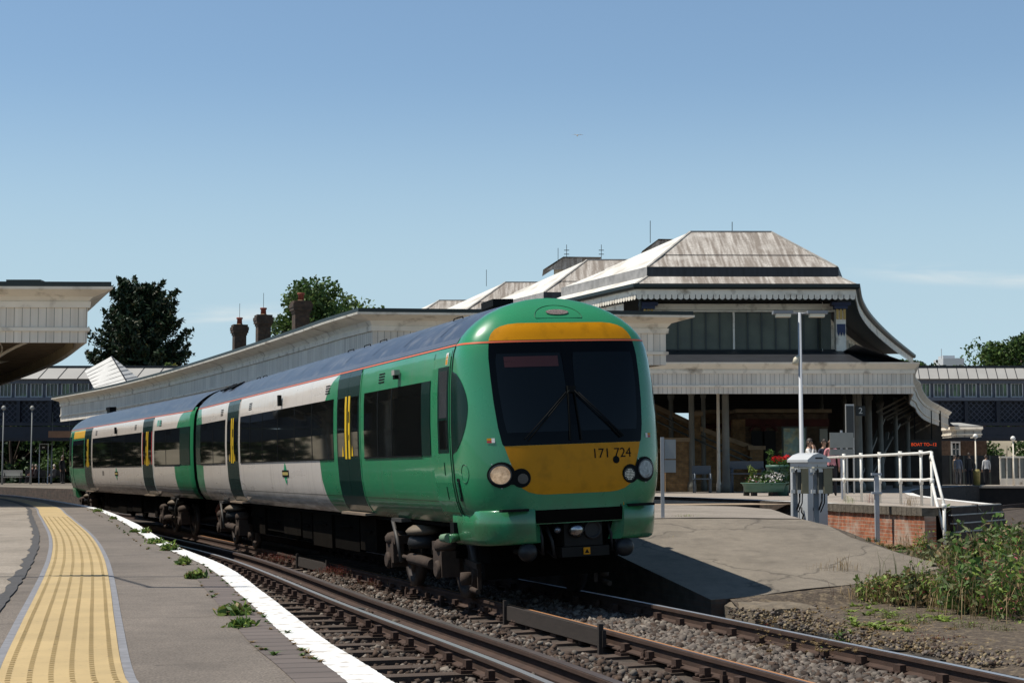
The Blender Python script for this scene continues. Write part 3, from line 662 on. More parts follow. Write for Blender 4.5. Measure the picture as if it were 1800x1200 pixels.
def carriage(loc, rz, label, LEN, layout, cab, liv, ref_flip=False):
    """layout in metres from the cab nose; flip mirrors along the carriage"""
    root = empty('train_carriage', loc, label, 'train carriage', 'carriages of the two-car train', 0)
    root.rotation_euler = Matrix.Rotation(rz, 3, 'Z').to_4x4().to_3x3().__matmul__(Matrix.Rotation(R(-2.3), 3, 'Y')).to_euler()
    FL = (lambda y: LEN - y) if ref_flip else (lambda y: y)
    def fy(o):       # mirror a finished part
        if ref_flip:
            for v in o.data.vertices: v.co.y = LEN - v.co.y; v.co.x = -v.co.x
        return o
    def B_(mb, name, par=None, fix=True): return fy(mb.build(name, par or root, fix=fix))
    E = LEN - .12
    # body shell below the roof
    zs = [z for z, _ in WP if z <= 3.34]
    mb = MB().m(liv); mb.smooth = True
    ys = [YB] + list(np.linspace(YB + 1, E - .25, 20)) + [E - .08, E]
    for side in (-1, 1):
        mb.grid([[sp(y, z, side, 0) if y < E - .01 else Vector((side * (Wz(z) - .07), E, z)) for y in ys] for z in zs], flip=side > 0)
    mb.m(seal); mb.smooth = False
    mb.poly([Vector((-(Wz(z) - .07), E, z)) for z, _ in WP] + [Vector((Wz(z) - .07, E, z)) for z, _ in WP[::-1]])
    mb.poly([(-1.1, YB - .4, 1.03), (1.1, YB - .4, 1.03), (1.1, E, 1.03), (-1.1, E, 1.03)])
    B_(mb, 'body', fix=False)
    mb = MB().m(roof_m); mb.smooth = True
    zr = [z for z, _ in WP if z >= 3.34]
    sec = [(-Wz(z), z) for z in zr] + [(Wz(z), z) for z in zr[::-1][1:]]
    mb.grid([[Vector((x, y, z)) for x, z in sec] for y in ys[:-1]], flip=True)
    rf = B_(mb, 'roof', fix=False)
    mb = MB().m(roof_edge)
    for s_ in (-1, 1): mb.grid([[sp(y, z, s_, .006) for y in (YB, E - .05)] for z in (3.275, 3.31, 3.345)], flip=s_ > 0)
    B_(mb, 'roof_edge', rf)
    mb = MB().m(tr_or)
    for s_ in (-1, 1): mb.grid([[sp(y, z, s_, .007) for y in (YB + .02, E - .1)] for z in (3.244, 3.264)], flip=s_ > 0)
    B_(mb, 'orange_stripe')
    mb = MB().m(roof_m)      # ribs, hatches and aerials on the roof
    for y in np.arange(YB + 1.2, E, 1.85):
        mb.grid([[Vector((x * 1.0, y + d, z + .008)) for x, z in sec[1:-1]] for d in (-.02, .02)])
    B_(mb, 'roof_seam', rf)
    for (y, x) in layout['hatch']:
        mb = MB().m(seal); mb.box((0, 0, 0), (.34, .62, .03), M=Matrix.Translation((x, y, interp([(a[1], a[0]) for a in WP[::-1]], abs(x)) + .03)) @ Matrix.Rotation(-.42 if x < 0 else .42, 4, 'Y')); B_(mb, 'roof_hatch', rf)
    for (y, x) in layout['rail']:
        zz = interp([(a[1], a[0]) for a in WP[::-1]], abs(x)); mb = MB().m(seal); mb.tube([(x, y - .22, zz), (x, y - .2, zz + .03), (x, y + .2, zz + .03), (x, y + .22, zz)], .008, 6); B_(mb, 'roof_handrail', rf)
    for y in layout['dot']:
        mb = MB().m(whitish); mb.lathe((-.55, y, 3.68), [(.05, 0), (.05, .03), (.02, .05)], 10); B_(mb, 'roof_aerial', rf)
    # ---- nose shell
    if cab:
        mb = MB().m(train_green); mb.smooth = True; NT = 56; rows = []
        zf = []
        for a, b in zip([z for z, _ in WP], [z for z, _ in WP][1:]): zf += [a, (a + b) / 2]
        zf.append(3.8349)
        for z in zf:
            w_, f = Wz(z), interp(FYP, z); r = []
            for k in range(NT + 1):
                tt = math.pi * k / NT; cx_, sx_ = math.cos(tt), math.sin(tt)
                r.append(Vector((-w_ * math.copysign(abs(cx_) ** (2 / NE), cx_), YB - (YB - f) * abs(sx_) ** (2 / NE), z)))
            rows.append(r)
        mb.grid(rows, flip=False); nose = B_(mb, 'nose', fix=False)
        if ref_flip:
            pass
        mb = MB().m(tr_or)
        for z0, z1 in ((3.243, 3.265),):
            mb.smooth = True; rows = []
            for z in (z0, z1):
                w_, f = Wz(z) + .004, interp(FYP, z) - .004
                rows.append([Vector((-w_ * math.copysign(abs(math.cos(tt)) ** (2 / NE), math.cos(tt)), YB - (YB - f) * abs(math.sin(tt)) ** (2 / NE), z)) for tt in [math.pi * k / NT for k in range(NT + 1)]])
            mb.grid(rows)
        B_(mb, 'nose_stripe', nose, fix=False)
        def NR(name, rows, off, m, par=None):
            o = nose_rows(name, rows, off, m, par or root); return fy(o)
        NR('windscreen_surround', [(1.975, -.89, .89), (2.0, -.905, .905), (2.2, -.94, .94), (2.5, -.965, .965), (2.8, -.975, .975), (3.05, -.975, .975), (3.15, -.965, .965), (3.238, -.95, .95)], .008, glass_w, nose)
        scr = mat('cab_glass', (.005, .008, .011), .04, spec=.18)
        wa = NR('windscreen', [(2.13, -.84, -.06), (2.3, -.87, -.06), (2.7, -.90, -.06), (3.0, -.90, -.07), (3.10, -.88, -.09)], .012, scr, nose)
        NR('windscreen', [(2.13, .06, .84), (2.3, .06, .87), (2.7, .06, .90), (3.0, .07, .90), (3.10, .09, .88)], .012, scr, nose)
        NR('destination_display', [(2.93, -.80, -.12), (3.06, -.80, -.12)], .0135, mat('display_dim', (.05, .018, .02), .3, spec=.3), nose)
        NR('yellow_top_panel', [(3.268, -.945, .945), (3.31, -.93, .93), (3.36, -.90, .90), (3.41, -.85, .85), (3.445, -.78, .78), (3.47, -.68, .68), (3.482, -.56, .56)], .006, tr_yel, nose)
        NR('yellow_front_panel', [(1.375, -.42, .42), (1.385, -.52, .52), (1.41, -.62, .62), (1.46, -.70, .70), (1.55, -.755, .755), (1.7, -.80, .80), (1.85, -.85, .85), (1.972, -.885, .885)], .006, tr_yel, nose)
        # headlight clusters
        for s_ in (-1, 1):
            hb = MB().m(seal); nose_disc(hb, s_ * .93, 1.63, .155, .016); hh_ = fy(hb.build('headlight_housing', nose))
            # bridge and small lamp circle
            hb = MB().m(seal); nose_disc(hb, s_ * .71, 1.585, .115, .013); hb.smooth = True
            hb.grid([[nose_pt(s_ * lerp(.95, .70, k / 8), z, .016) for k in range(9)] for z in (1.51, 1.56, 1.62, 1.67)]); fy(hb.build('lamp_surround', hh_, fix=False))
            lit = s_ < 0
            lens = mat('headlamp_lit', (.6, .45, .3), .25, emit=((1, .60, .30), .17), var=.7, vs=22) if lit else mat('headlamp_clear', (.20, .21, .23), .12, metal=.4, var=.5, vs=25)
            hb = MB().m(lens); nose_disc(hb, s_ * .94, 1.63, .108, .026); o_ = fy(hb.build('headlight', hh_)); 
            o_['label'] = 'glowing round headlight' if lit else 'clear unlit round headlight'
            hb = MB().m(mat('ring_grey', (.03, .03, .033), .3)); 
            ring = [[nose_pt(s_ * .94 + r * math.cos(a), 1.63 + r * math.sin(a), q) for a in [2 * math.pi * k / 24 for k in range(25)]] for r, q in ((.126, .019), (.123, .030), (.112, .032), (.107, .024))]
            hb.grid(ring); fy(hb.build('headlight_ring', hh_))
            hb = MB()
            if lit: hb.m(mat('lamp_brown', (.05, .035, .03), .2)); nose_disc(hb, s_ * .69, 1.575, .062, .022)
            else:
                hb.m(mat('lamp_dark', (.02, .02, .02), .2)); nose_disc(hb, s_ * .69, 1.575, .080, .022)
                hb.m(mat('led_white', (.8, .8, .7), .4, emit=((1, .98, .85), .12)))
                for a in range(-3, 4):
                    for b in range(-3, 4):
                        if a * a + b * b <= 11: nose_disc(hb, s_ * .69 + a * .019, 1.575 + b * .019, .0065, .026, 6, 1)
            fy(hb.build('marker_lamp', hh_))
            hb = MB().m(steel)
            for (dx, dz) in ((-.10, .13), (.10, .13), (0, -.16)): nose_disc(hb, s_ * .93 + dx, 1.63 + dz, .008, .022, 6, 1)
            fy(hb.build('screw', hh_))
            # small warning labels beside the screen
            hb = MB().m(whitish); hb.grid([[nose_pt(s_ * x_, z, .006) for x_ in (.985, 1.02)] for z in (2.02, 2.075)])
            hb.m(tr_yel); hb.grid([[nose_pt(s_ * x_, z, .006) for x_ in (1.02, 1.07)] for z in (2.05, 2.075)]); hb.m(red_m); hb.grid([[nose_pt(s_ * x_, z, .006) for x_ in (1.02, 1.07)] for z in (2.02, 2.045)])
            fy(hb.build('warning_label', nose))
        hb = MB().m(seal); nose_disc(hb, .52, 1.76, .045, .010); fy(hb.build('lamp_socket', nose))
        # top marker lamp in its oval panel
        hb = MB().m(mat('marker_glass', (.35, .27, .24), .25, metal=.4, var=.6, vs=60)); nose_disc(hb, 0, 3.62, .034, .012, rx=.15); tl = fy(hb.build('roof_lamp', nose))
        hb = MB().m(mat('joint_green', (.012, .11, .05), .5)); pts = []
        for k in range(33):
            a = math.pi * (-.12 + 1.24 * k / 32); pts.append(nose_pt(.31 * math.cos(a), 3.56 + .16 * max(-.2, math.sin(a)) * (1 if math.sin(a) > 0 else .5), .003))
        hb.tube(pts + [pts[0]], .0035, 5); fy(hb.build('lamp_panel_joint', nose))
        # wipers
        for s_ in (-1, 1):
            hb = MB().m(seal); a = nose_pt(.03 * s_, 2.62, .05); b = nose_pt(s_ * .60, 2.03, .03)
            a2 = nose_pt(.075 * s_, 2.60, .05); b2 = nose_pt(s_ * .64, 2.045, .03)
            hb.tube([a, a.lerp(b, .5) + Vector((0, -.02, 0)), b], .009, 6); hb.tube([a2, a2.lerp(b2, .5) + Vector((0, -.02, 0)), b2], .007, 6)
            b3 = nose_pt(s_ * .07, 2.02, .03); c3 = nose_pt(s_ * .035, 2.66, .03); hb.bar(c3, b3, .014, .03)
            wp = fy(hb.build('wiper', nose))
        hb = MB().m(seal); a = nose_pt(0, 2.64, .03); hb.box(a, (.10, .05, .08)); hb.m(glass_w); hb.grid([[nose_pt(x_, z, .012) for x_ in (-.06, 0, .06)] for z in (1.99, 2.2, 2.45, 2.7, 3.0, 3.19)]); fy(hb.build('screen_pillar', nose))
        if not ref_flip:
            cu = bpy.data.curves.new('number', 'FONT'); cu.body = '171 724'; cu.size = .165; cu.align_x = 'CENTER'; to = bpy.data.objects.new('tmp', cu); sc.collection.objects.link(to)
            dg = bpy.context.evaluated_depsgraph_get(); me = bpy.data.meshes.new_from_object(to.evaluated_get(dg)); bpy.data.objects.remove(to)
            for v in me.vertices:
                q = nose_pt(.47 + v.co.x, 1.79 + v.co.y, .010); v.co = q
            me.materials.clear(); me.materials.append(seal); no = bpy.data.objects.new('unit_number', me); sc.collection.objects.link(no); no.parent = nose; no['label'] = 'black number 171 724 on the yellow panel'
        # skirts / valances
        def skirt(name, xa, xb, side_from, lab=None):
            s_ = 1 if xb > 0 else -1
            mb = MB().m(train_green); mb.smooth = True
            # plan path round the corner just outside the body
            path = []
            inner = xa if s_ > 0 else xb
            n_ = 26
            for k in range(n_ + 1):
                tt = k / n_
                x_ = lerp(abs(inner), 1.175, min(1, tt * 1.45)); 
                if tt * 1.45 <= 1:
                    q = x_ / 1.20; y_ = .78 - (.78 - .0) * (1 - q ** 3.3) ** (1 / 3.3)
                else:
                    y_ = .78 - .78 * (1 - (1.175 / 1.20) ** 3.3) ** (1 / 3.3); y_ = lerp(y_, side_from, (tt * 1.45 - 1) / .45); x_ = lerp(1.175, 1.20, min(1, (tt * 1.45 - 1) / .3))
                path.append((s_ * x_, y_))
            rows = []
            for dz, inx in ((1.205, .10), (1.203, .012), (1.19, 0), (1.0, .004), (.84, .02), (.79, .035), (.765, .07), (.76, .25)):
                r = []
                for i, (x_, y_) in enumerate(path):
                    f = i / n_; low = 0 if dz > .9 else (.10 * max(0, (f - .72) / .28)) * (-1)
                    r.append(Vector((x_ - s_ * inx * min(1, abs(x_)), y_ + inx * .8, dz + (0 if dz > .9 else .03 * (1 - f)) + low * 0)))
                rows.append(r)
            mb.grid(rows, flip=s_ > 0)
            mb.poly([r[0] for r in rows]); mb.poly([r[-1] for r in rows])
            o = mb.build(name, root); fy(o)
            return o
        sk = skirt('skirt', -1.3, -.56, 1.35); sk2 = skirt('skirt', .60, 1.3, 1.35)
        for s_, par in ((-1, sk), (1, sk2)):
            mb = MB().m(seal); mb.box((s_ * .82, .035, 1.20), (.34, .12, .03)); fy(mb.build('step_slot', par))
            mb = MB().m(mat('buffer_steel', (.018, .02, .022), .45, metal=.2, var=.3)); mb.lathe((0, 0, 0), [(.02, .12), (.085, .10), (.115, .05), (.12, 0), (.10, -.03), (.05, -.05), (.05, -.4)], 20, M=Matrix.Translation((s_ * .63, .16, .69)) @ Matrix.Rotation(math.pi / 2, 4, 'X')); fy(mb.build('buffer', root))
            mb = MB().m(mat('green_deep', (.02, .13, .06), .4)); mb.grid([[nose_pt(s_ * x_, z, .006) for x_ in np.linspace(.42, 1.08, 10)] for z in (1.06, 1.12, 1.185)]); fy(mb.build('bumper_recess', nose))
        # small towing lug in the side of the left skirt
        mb = MB().m(seal); mb.box((-1.215, 1.25, .97), (.06, .16, .15)); mb.m(train_green); mb.tube([(-1.18, 1.2, .86), (-1.33, 1.12, .85)], .055, 10); mb.m(mat('dusty_green', (.15, .25, .15), .7)); mb.tube([(-1.33, 1.40, .85), (-1.33, 1.12, .86)], [.05, .06], 10); fy(mb.build('sand_pipe', sk))
        # coupler
        mb = MB().m(mat('coupler_iron', (.012, .011, .010), .6, var=.4, spec=.2)); mb.box((.10, .30, .91), (.50, .30, .36)); mb.box((.1, .6, .95), (.25, .6, .2)); mb.box((.12, .24, .66), (.62, .2, .12)); 
        cp = B_(mb, 'coupler')
        mb = MB().m(mat('ball_chrome', (.4, .4, .42), .25, metal=1.0)); mb.lathe((0, 0, 0), [(.105, 0), (.10, .04), (.08, .075), (.045, .10), (.005, .11)], 20, M=Matrix.Translation((.0, .15, .93)) @ Matrix.Rotation(math.pi / 2, 4, 'X')); B_(mb, 'coupler_cone', cp)
        mb = MB().m(rubber); mb.lathe((0, 0, 0), [(.115, 0), (.115, .03), (.09, .03), (.08, .005)], 20, M=Matrix.Translation((.22, .15, .92)) @ Matrix.Rotation(math.pi / 2, 4, 'X')); B_(mb, 'coupler_socket', cp)
        mb = MB().m(mat('chrome_dim', (.2, .22, .26), .3, metal=.8)); mb.lathe((0, 0, 0), [(.045, 0), (.04, .03), (.01, .05)], 14, M=Matrix.Translation((-.25, .12, .94)) @ Matrix.Rotation(math.pi / 2, 4, 'X')); B_(mb, 'air_valve', cp)
        mb = MB().m(tr_yel); mb.box((.13, .13, .665), (.085, .01, .085)); mb.m(seal); mb.poly([(.10, .123, .64), (.16, .123, .64), (.13, .123, .69)]); B_(mb, 'warning_label', cp)
        mb = MB().m(tr_yel); mb.box((.55, .06, 1.20), (.13, .02, .075)); mb.m(seal); mb.box((.55, .048, 1.20), (.05, .01, .03)); B_(mb, 'front_label', nose)
        for (xa, zc, ln, px_) in ((-.35, .8, .5, .05), (.45, .85, .45, .03), (.52, .8, .5, .02), (-.45, .85, .45, .02)):
            mb = MB().m(rubber); mb.tube([(xa, .30, zc + .25), (xa + px_, .18, zc), (xa + px_ * 2, .22, zc - .2), (xa + px_, .35, zc - .12)], .022, 7); B_(mb, 'jumper_hose')
        mb = MB().m(soot); mb.box((0, .75, 1.0), (2.1, 1.0, .12)); mb.grid([[nose_pt(x_, z, .008) for x_ in np.linspace(-.57, .61, 12)] for z in (1.03, 1.10, 1.19)]); mb.box((0, 1.2, .75), (1.7, .5, .45)); mb.bar((-.9, 1.1, .42), (.9, 1.1, .42), .12, .2); B_(mb, 'headstock')
        # horn box on the roof just behind the cab
        mb = MB().m(seal); mb.prism([(.0, 3.0), (.24, 3.0), (.24, 3.6), (.0, 3.6)], 3.75, 3.95); mb.prism([(-.03, 2.96), (.27, 2.96), (.24, 3.6), (.0, 3.6)], 3.93, 4.03); B_(mb, 'roof_pod')
        # cab side: dark oval, cab door, small hatch and handle
        for s_ in (-1, 1):
            mb = MB().m(door_green)
            rows = []
            for k in range(25):
                z = lerp(1.90, 2.93, k / 24); q = (z - 2.415) / .515; bul = math.sqrt(max(0, 1 - q * q)) ** 1
                ya = YB + .0; xs = []
                y_end = YB - .42 * bul - .0
                r = []
                for j in range(9):
                    y_ = lerp(YB - .002, y_end, j / 8); w_, f = Wz(z), interp(FYP, z)
                    u_ = (YB - y_) / (YB - f); xx = w_ * (1 - min(u_, 1) ** NE) ** (1 / NE)
                    r.append(Vector((s_ * (xx + .005), y_, z)))
                rows.append(r)
            mb.smooth = True; mb.grid(rows, flip=s_ < 0); fy(mb.build('dark_side_panel', nose))
            mb = MB().m(seal); mb.grid([[sp(y, z, s_, .005) for y in (YB - .005, YB + .035)] for z in zlv(1.03, 3.24)]); B_(mb, 'panel_joint')
            mb = MB().m(train_green); side_patch(mb, YB + .10, YB + .86, 1.06, 3.12, s_, .010, 1); cdoor = B_(mb, 'cab_door')
            mb = MB().m(seal); 
            for (a, b) in ((YB + .085, YB + .10), (YB + .86, YB + .875)): mb.grid([[sp(y, z, s_, .004) for y in (a, b)] for z in zlv(1.05, 3.2)])
            B_(mb, 'door_seal', cdoor)
            mb = MB().m(door_green); side_patch(mb, YB + .12, YB + .60, 1.92, 3.00, s_, .014); B_(mb, 'window_frame', cdoor)
            mb = MB().m(mat('cab_side_glass', (.045, .05, .055), .08, spec=.6, var=.3, vs=3)); side_patch(mb, YB + .17, YB + .52, 2.36, 2.95, s_, .018); mb.m(glass_b); side_patch(mb, YB + .17, YB + .52, 1.97, 2.33, s_, .018); B_(mb, 'window', cdoor)
            mb = MB().m(seal); side_patch(mb, YB + .36, YB + .38, 1.64, 1.80, s_, .016); side_patch(mb, YB + .36, YB + .38, 1.34, 1.50, s_, .016); B_(mb, 'door_handle', cdoor)
            mb = MB().m(seal); 
            def side_pt(y_, z, off):
                w_, f = Wz(z), interp(FYP, z); u_ = max(0, (YB - y_) / (YB - f)); xx = w_ * (1 - min(u_, 1) ** NE) ** (1 / NE); return Vector((s_ * (xx + off), y_, z))
            mb.grid([[side_pt(y_, z, .006) for y_ in (YB - .08, YB - .19)] for z in (1.32, 1.42, 1.52, 1.60)]); mb.m(train_green); mb.bar(side_pt(YB - .135, 1.36, .02), side_pt(YB - .135, 1.56, .02), .02, .035); B_(mb, 'grab_recess', nose)
            mb = MB().m(MATS['joint_green']); mb.tube([side_pt(YB - .34 + .08 * math.cos(a), 1.66 + .115 * math.sin(a), .002) for a in [2 * math.pi * k / 20 for k in range(21)]], .004, 4); B_(mb, 'round_hatch', nose)
            mb = MB().m(whitish); side_patch(mb, YB + .20, YB + .30, 3.02, 3.17, s_, .014); mb.m(tr_yel); side_patch(mb, YB + .21, YB + .29, 3.025, 3.09, s_, .016); mb.m(tr_yel); mb.poly([sp(YB + .21, 3.10, s_, .017), sp(YB + .29, 3.10, s_, .017), sp(YB + .25, 3.16, s_, .017)]); B_(mb, 'warning_label', cdoor)
    # ---- doors
    for (y0, y1, red) in layout['doors']:
        for s_ in (-1, 1):
            mb = MB().m(door_green); ym = (y0 + y1) / 2
            side_patch(mb, y0, ym - .006, 1.06, 3.235, s_, .012); side_patch(mb, ym + .006, y1, 1.06, 3.235, s_, .012); dr = B_(mb, 'passenger_door')
            lf = (y1 - y0) / 2
            for k, (a, b) in enumerate(((y0 + .07, ym - .21), (ym + .21, y1 - .07))):
                mb = MB().m(glass_b); side_patch(mb, a, b, 1.93, 2.84, s_, .016); B_(mb, 'door_window', dr)
            for k, (a, b) in enumerate(((ym - .17, ym - .055), (ym + .055, ym + .17))):
                mb = MB().m(strip_yel); side_patch(mb, a, b, 1.89, 2.86, s_, .018); B_(mb, 'handle_strip', dr)
            mb = MB().m(seal); side_patch(mb, ym - .14, ym - .09, 2.45, 2.62, s_, .022); side_patch(mb, ym - .13, ym - .10, 2.18, 2.26, s_, .022); B_(mb, 'door_button', dr)
            mb = MB().m(strip_yel)
            for yk in (ym - .32, ym + .32): mb.poly([sp(yk - .05, 1.93, s_, .02), sp(yk + .05, 1.93, s_, .02), sp(yk + .03, 2.02, s_, .02), sp(yk, 2.10, s_, .02), sp(yk - .03, 2.02, s_, .02)])
            B_(mb, 'door_sticker', dr)
            for a in (y0 - .055, y1 + .008):
                mb = MB().m(whitish if red else liv); side_patch(mb, a, a + .045, 1.08, 3.18, s_, .010); B_(mb, 'door_edge', dr)
            if red:
                for a in (y0 + .012, y1 - .10):
                    mb = MB().m(red_m); side_patch(mb, a, a + .088, 1.92, 2.86, s_, .017); B_(mb, 'red_trim', dr)
            mb = MB().m(mat('step_plate', (.30, .23, .17), .5, metal=.3, var=.2)); mb.box((s_ * 1.20, (y0 + y1) / 2, 1.045), (.16, y1 - y0 + .1, .035)); B_(mb, 'door_step', dr)
    # ---- windows
    for (y0, y1, mull) in layout['windows']:
        for s_ in (-1, 1):
            mb = MB().m(glass_b); side_patch(mb, y0, y1, 1.90, 2.86, s_, .008, 2); wn = B_(mb, 'window')
            mb = MB().m(seal)
            for y in mull: side_patch(mb, y - .018, y + .018, 1.91, 2.85, s_, .012)
            side_patch(mb, y0, y1, 1.885, 1.905, s_, .014)
            B_(mb, 'window_joint', wn)
    if 'green_glass' in layout:
        for (y0, y1) in layout['green_glass']:
            for s_ in (-1, 1):
                mb = MB().m(door_green); side_patch(mb, y0, y1, 1.90, 2.86, s_, .011); B_(mb, 'green_window_panel')
    for y in layout['vents']:
        for s_ in (-1, 1):
            mb = MB().m(seal)
            for k in range(4): side_patch(mb, y - .16, y + .16, 2.965 + k * .04, 2.983 + k * .04, s_, .006)
            B_(mb, 'louvre')
    for y in layout['camera']:
        for s_ in (-1, 1):
            mb = MB().m(mat('lamp_grey', (.35, .33, .3), .5)); mb.box((s_ * 1.33, y, 3.06), (.08, .16, .07)); mb.m(seal); mb.box((s_ * 1.33, y, 3.0), (.06, .1, .06)); B_(mb, 'side_lamp')
    for y in layout['door_lamp']:
        for s_ in (-1, 1):
            mb = MB().m(seal); mb.box((s_ * 1.325, y, 3.02), (.06, .12, .20)); B_(mb, 'indicator_lamp')
    for y in layout['logo']:
        for s_ in (-1, 1):
            mb = MB().m(mat('logo_green', (.02, .30, .14), .4)); pts = []
            for k in range(24):
                a = 2 * math.pi * k / 24; pts.append(sp(y + .16 * math.copysign(abs(math.cos(a)) ** 1.6, math.cos(a)), 1.66 + .20 * math.copysign(abs(math.sin(a)) ** 1.6, math.sin(a)), s_, .006))
            mb.poly(pts); mb.m(seal); side_patch(mb, y - .30, y + .30, 1.60, 1.725, s_, .009); mb.m(mat('logo_gold', (.45, .36, .12), .5)); side_patch(mb, y - .26, y + .26, 1.635, 1.69, s_, .012); B_(mb, 'emblem')
    for y in layout.get('codes', []):
        for s_ in (-1, 1):
            mb = MB().m(seal); side_patch(mb, y - .05, y + .03, 1.60, 1.75, s_, .006); side_patch(mb, y + .16, y + .24, 1.60, 1.75, s_, .006); B_(mb, 'stencil_mark')
    if layout.get('teal'):
        mb = MB().m(mat('teal_mark', (.15, .45, .38), .5))
        for dy in (0, .32): side_patch(mb, layout['teal'] + dy, layout['teal'] + dy + .22, 2.98, 3.14, -1 if not ref_flip else 1, .006)
        B_(mb, 'number_mark')
    if layout.get('cabyellow'):
        for s_ in (-1, 1):
            mb = MB().m(mat('side_yellow', (.75, .42, .02), .4)); side_patch(mb, 1.9, 5.9, 2.93, 3.19, s_, .007); B_(mb, 'yellow_band')
    # ---- bogies
    for k, yc in enumerate((3.55, 19.45)):
        mb = MB().m(soot); mb.box((0, yc, .62), (1.9, 2.9, .16)); mb.box((0, yc, .80), (1.3, 1.2, .30)); bg_ = B_(mb, 'bogie')
        for dy in (-1.3, 1.3):
            mb = MB().m(mat('wheel_steel', (.05, .04, .035), .6, metal=.3)); 
            for s_ in (-1, 1): mb.lathe((s_ * .75, yc + dy, .42), [(.42, -.06), (.42, .05), (.30, .06), (.30, .03), (.12, .05), (.12, .09)] if s_ > 0 else [(.12, -.09), (.12, -.05), (.30, -.03), (.30, -.06), (.42, -.05), (.42, .06)], 28, axis='x')
            mb.tube([(-.7, yc + dy, .42), (.7, yc + dy, .42)], .08, 12); B_(mb, 'wheelset', bg_)
            for s_ in (-1, 1):
                mb = MB().m(bogie_brown); x_ = s_ * 1.03
                mb.box((x_, yc + dy, .47), (.24, .30, .34)); mb.lathe((s_ * 1.13, yc + dy, .40), [(.10, 0), (.12, .02), (.12, .05), (.09, .07)] if s_ > 0 else [(.09, -.07), (.12, -.05), (.12, -.02), (.10, 0)], 16, axis='x')
                mb.lathe((x_, yc + dy, .64), [(.15, 0), (.17, .04), (.17, .10), (.13, .15), (.06, .17)], 16); mb.box((x_, yc + dy + (.17 if dy < 0 else -.17), .70), (.22, .30, .12)); mb.box((x_ + s_ * .04, yc + dy - math.copysign(.2, dy), .52), (.16, .10, .30)); B_(mb, 'axle_box', bg_)
        for s_ in (-1, 1):
            mb = MB().m(bogie_brown); x_ = s_ * 1.02; mb.tube([(x_ + s_ * .08, yc - .85, .44), (x_ + s_ * .08, yc - .35, .46), (x_ + s_ * .08, yc + .25, .47)], [.075, .075, .075], 12); mb.tube([(x_ + s_ * .08, yc + .25, .47), (x_ + s_ * .08, yc + .9, .48)], .03, 8); B_(mb, 'damper', bg_)
            mb = MB().m(mat('airbag_buff', (.15, .115, .08), .7)); mb.lathe((x_ - s_ * .05, yc, .80), [(.17, 0), (.24, .02), (.26, .06), (.22, .10), (.15, .14)], 20); mb.m(rubber); mb.lathe((x_ - s_ * .05, yc, .62), [(.2, 0), (.24, .06), (.22, .14), (.18, .18)], 18); B_(mb, 'air_spring', bg_)
            mb = MB().m(mat('dull_steel', (.07, .065, .06), .6, metal=.3)); mb.tube([(x_ + s_ * .12, yc + 1.05, .98), (x_ + s_ * .14, yc + .75, .72), (x_ + s_ * .12, yc + .65, .40)], .028, 8); mb.bar((x_ + s_ * .1, yc + .9, 1.0), (x_ + s_ * .1, yc + .35, 1.0), .16, .05); B_(mb, 'ladder_arm', bg_)
            mb = MB().m(bogie_brown); mb.bar((s_ * .80, yc - 1.3 - .65, .42), (s_ * .80, yc - 1.3 - .65, .16), .05, .03); mb.bar((s_ * .80, yc - 1.3, .5), (s_ * .80, yc - 1.3 - .65, .45), .06, .08); mb.tube([(s_ * .9, yc - 1.9, .17), (s_ * .9, yc - 2.2, .15)], .035, 8); mb.lathe((s_ * .95, yc - 1.85, .30), [(.07, -.08), (.08, 0), (.07, .08)], 12); B_(mb, 'lifeguard', bg_)
    # ---- underframe equipment
    RND = random.Random(3)
    y = 6.4; i = 0
    while y < 17.2:
        L_ = RND.uniform(.9, 2.1); zb = RND.uniform(.34, .5)
        mb = MB().m(soot if i % 2 else mat('engine_case', (.010, .008, .006), .95, var=.4, spec=.05)); mb.box((0, y + L_ / 2, (1.0 + zb) / 2), (RND.uniform(1.8, 1.95), L_ - .12, 1.0 - zb))
        for s_ in (-1, 1):
            mb.box((s_ * .96, y + L_ * .5, .72 + RND.uniform(-.06, .06)), (.03, L_ * .5, .03)); RND.random()
        B_(mb, 'underframe_box'); y += L_; i += 1
    mb = MB().m(soot); mb.box((0, LEN / 2, 1.0), (2.1, LEN - 2.2, .08)); mb.box((0, LEN - .9, .8), (1.5, .5, .35)); B_(mb, 'underframe')
    mb = MB().m(mat('red_hose', (.16, .05, .03), .6)); mb.tube([(-.75, LEN - .55, 1.0), (-.85, LEN - .3, .75), (-.75, LEN - .02, .5)], .05, 8); B_(mb, 'coupling_hose')
    if not ref_flip:      # gangway between the two carriages
        mb = MB().m(rubber)
        for k in range(16): 
            q = E + .02 + k * .055; g = .0 if k % 2 else .06; mb.box((0, q, 2.25), (1.5 + g, .05, 2.5 + g)) if False else mb.prism([(-.95 - g, q), (.95 + g, q), (.95 + g, q + .05), (-.95 - g, q + .05)], 1.1, 3.42 + g)
        B_(mb, 'gangway_bellows')
    return root
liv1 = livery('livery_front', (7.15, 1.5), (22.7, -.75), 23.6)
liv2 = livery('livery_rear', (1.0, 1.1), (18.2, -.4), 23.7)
LEN = 23.3
lay1 = dict(doors=[(6.05, 7.55, False), (17.05, 18.55, False)],
    windows=[(2.55, 5.75, [4.1, 4.9]), (7.85, 16.85, [9.5, 11.0, 12.6, 14.2, 15.6]), (18.85, 22.6, [20.6])], green_glass=[(2.12, 2.54), (22.6, 23.35)],
    vents=[4.75, 8.35, 15.7, 19.4], camera=[3.75], door_lamp=[12.3], logo=[12.0], hatch=[(21.6, -.75), (20.4, -.78)], rail=[(3.0, -.62), (7.2, -.60), (8.2, -.62), (9.3, -.64), (17.5, -.62), (18.3, -.62)], dot=[13.6, 22.6], cabyellow=False)
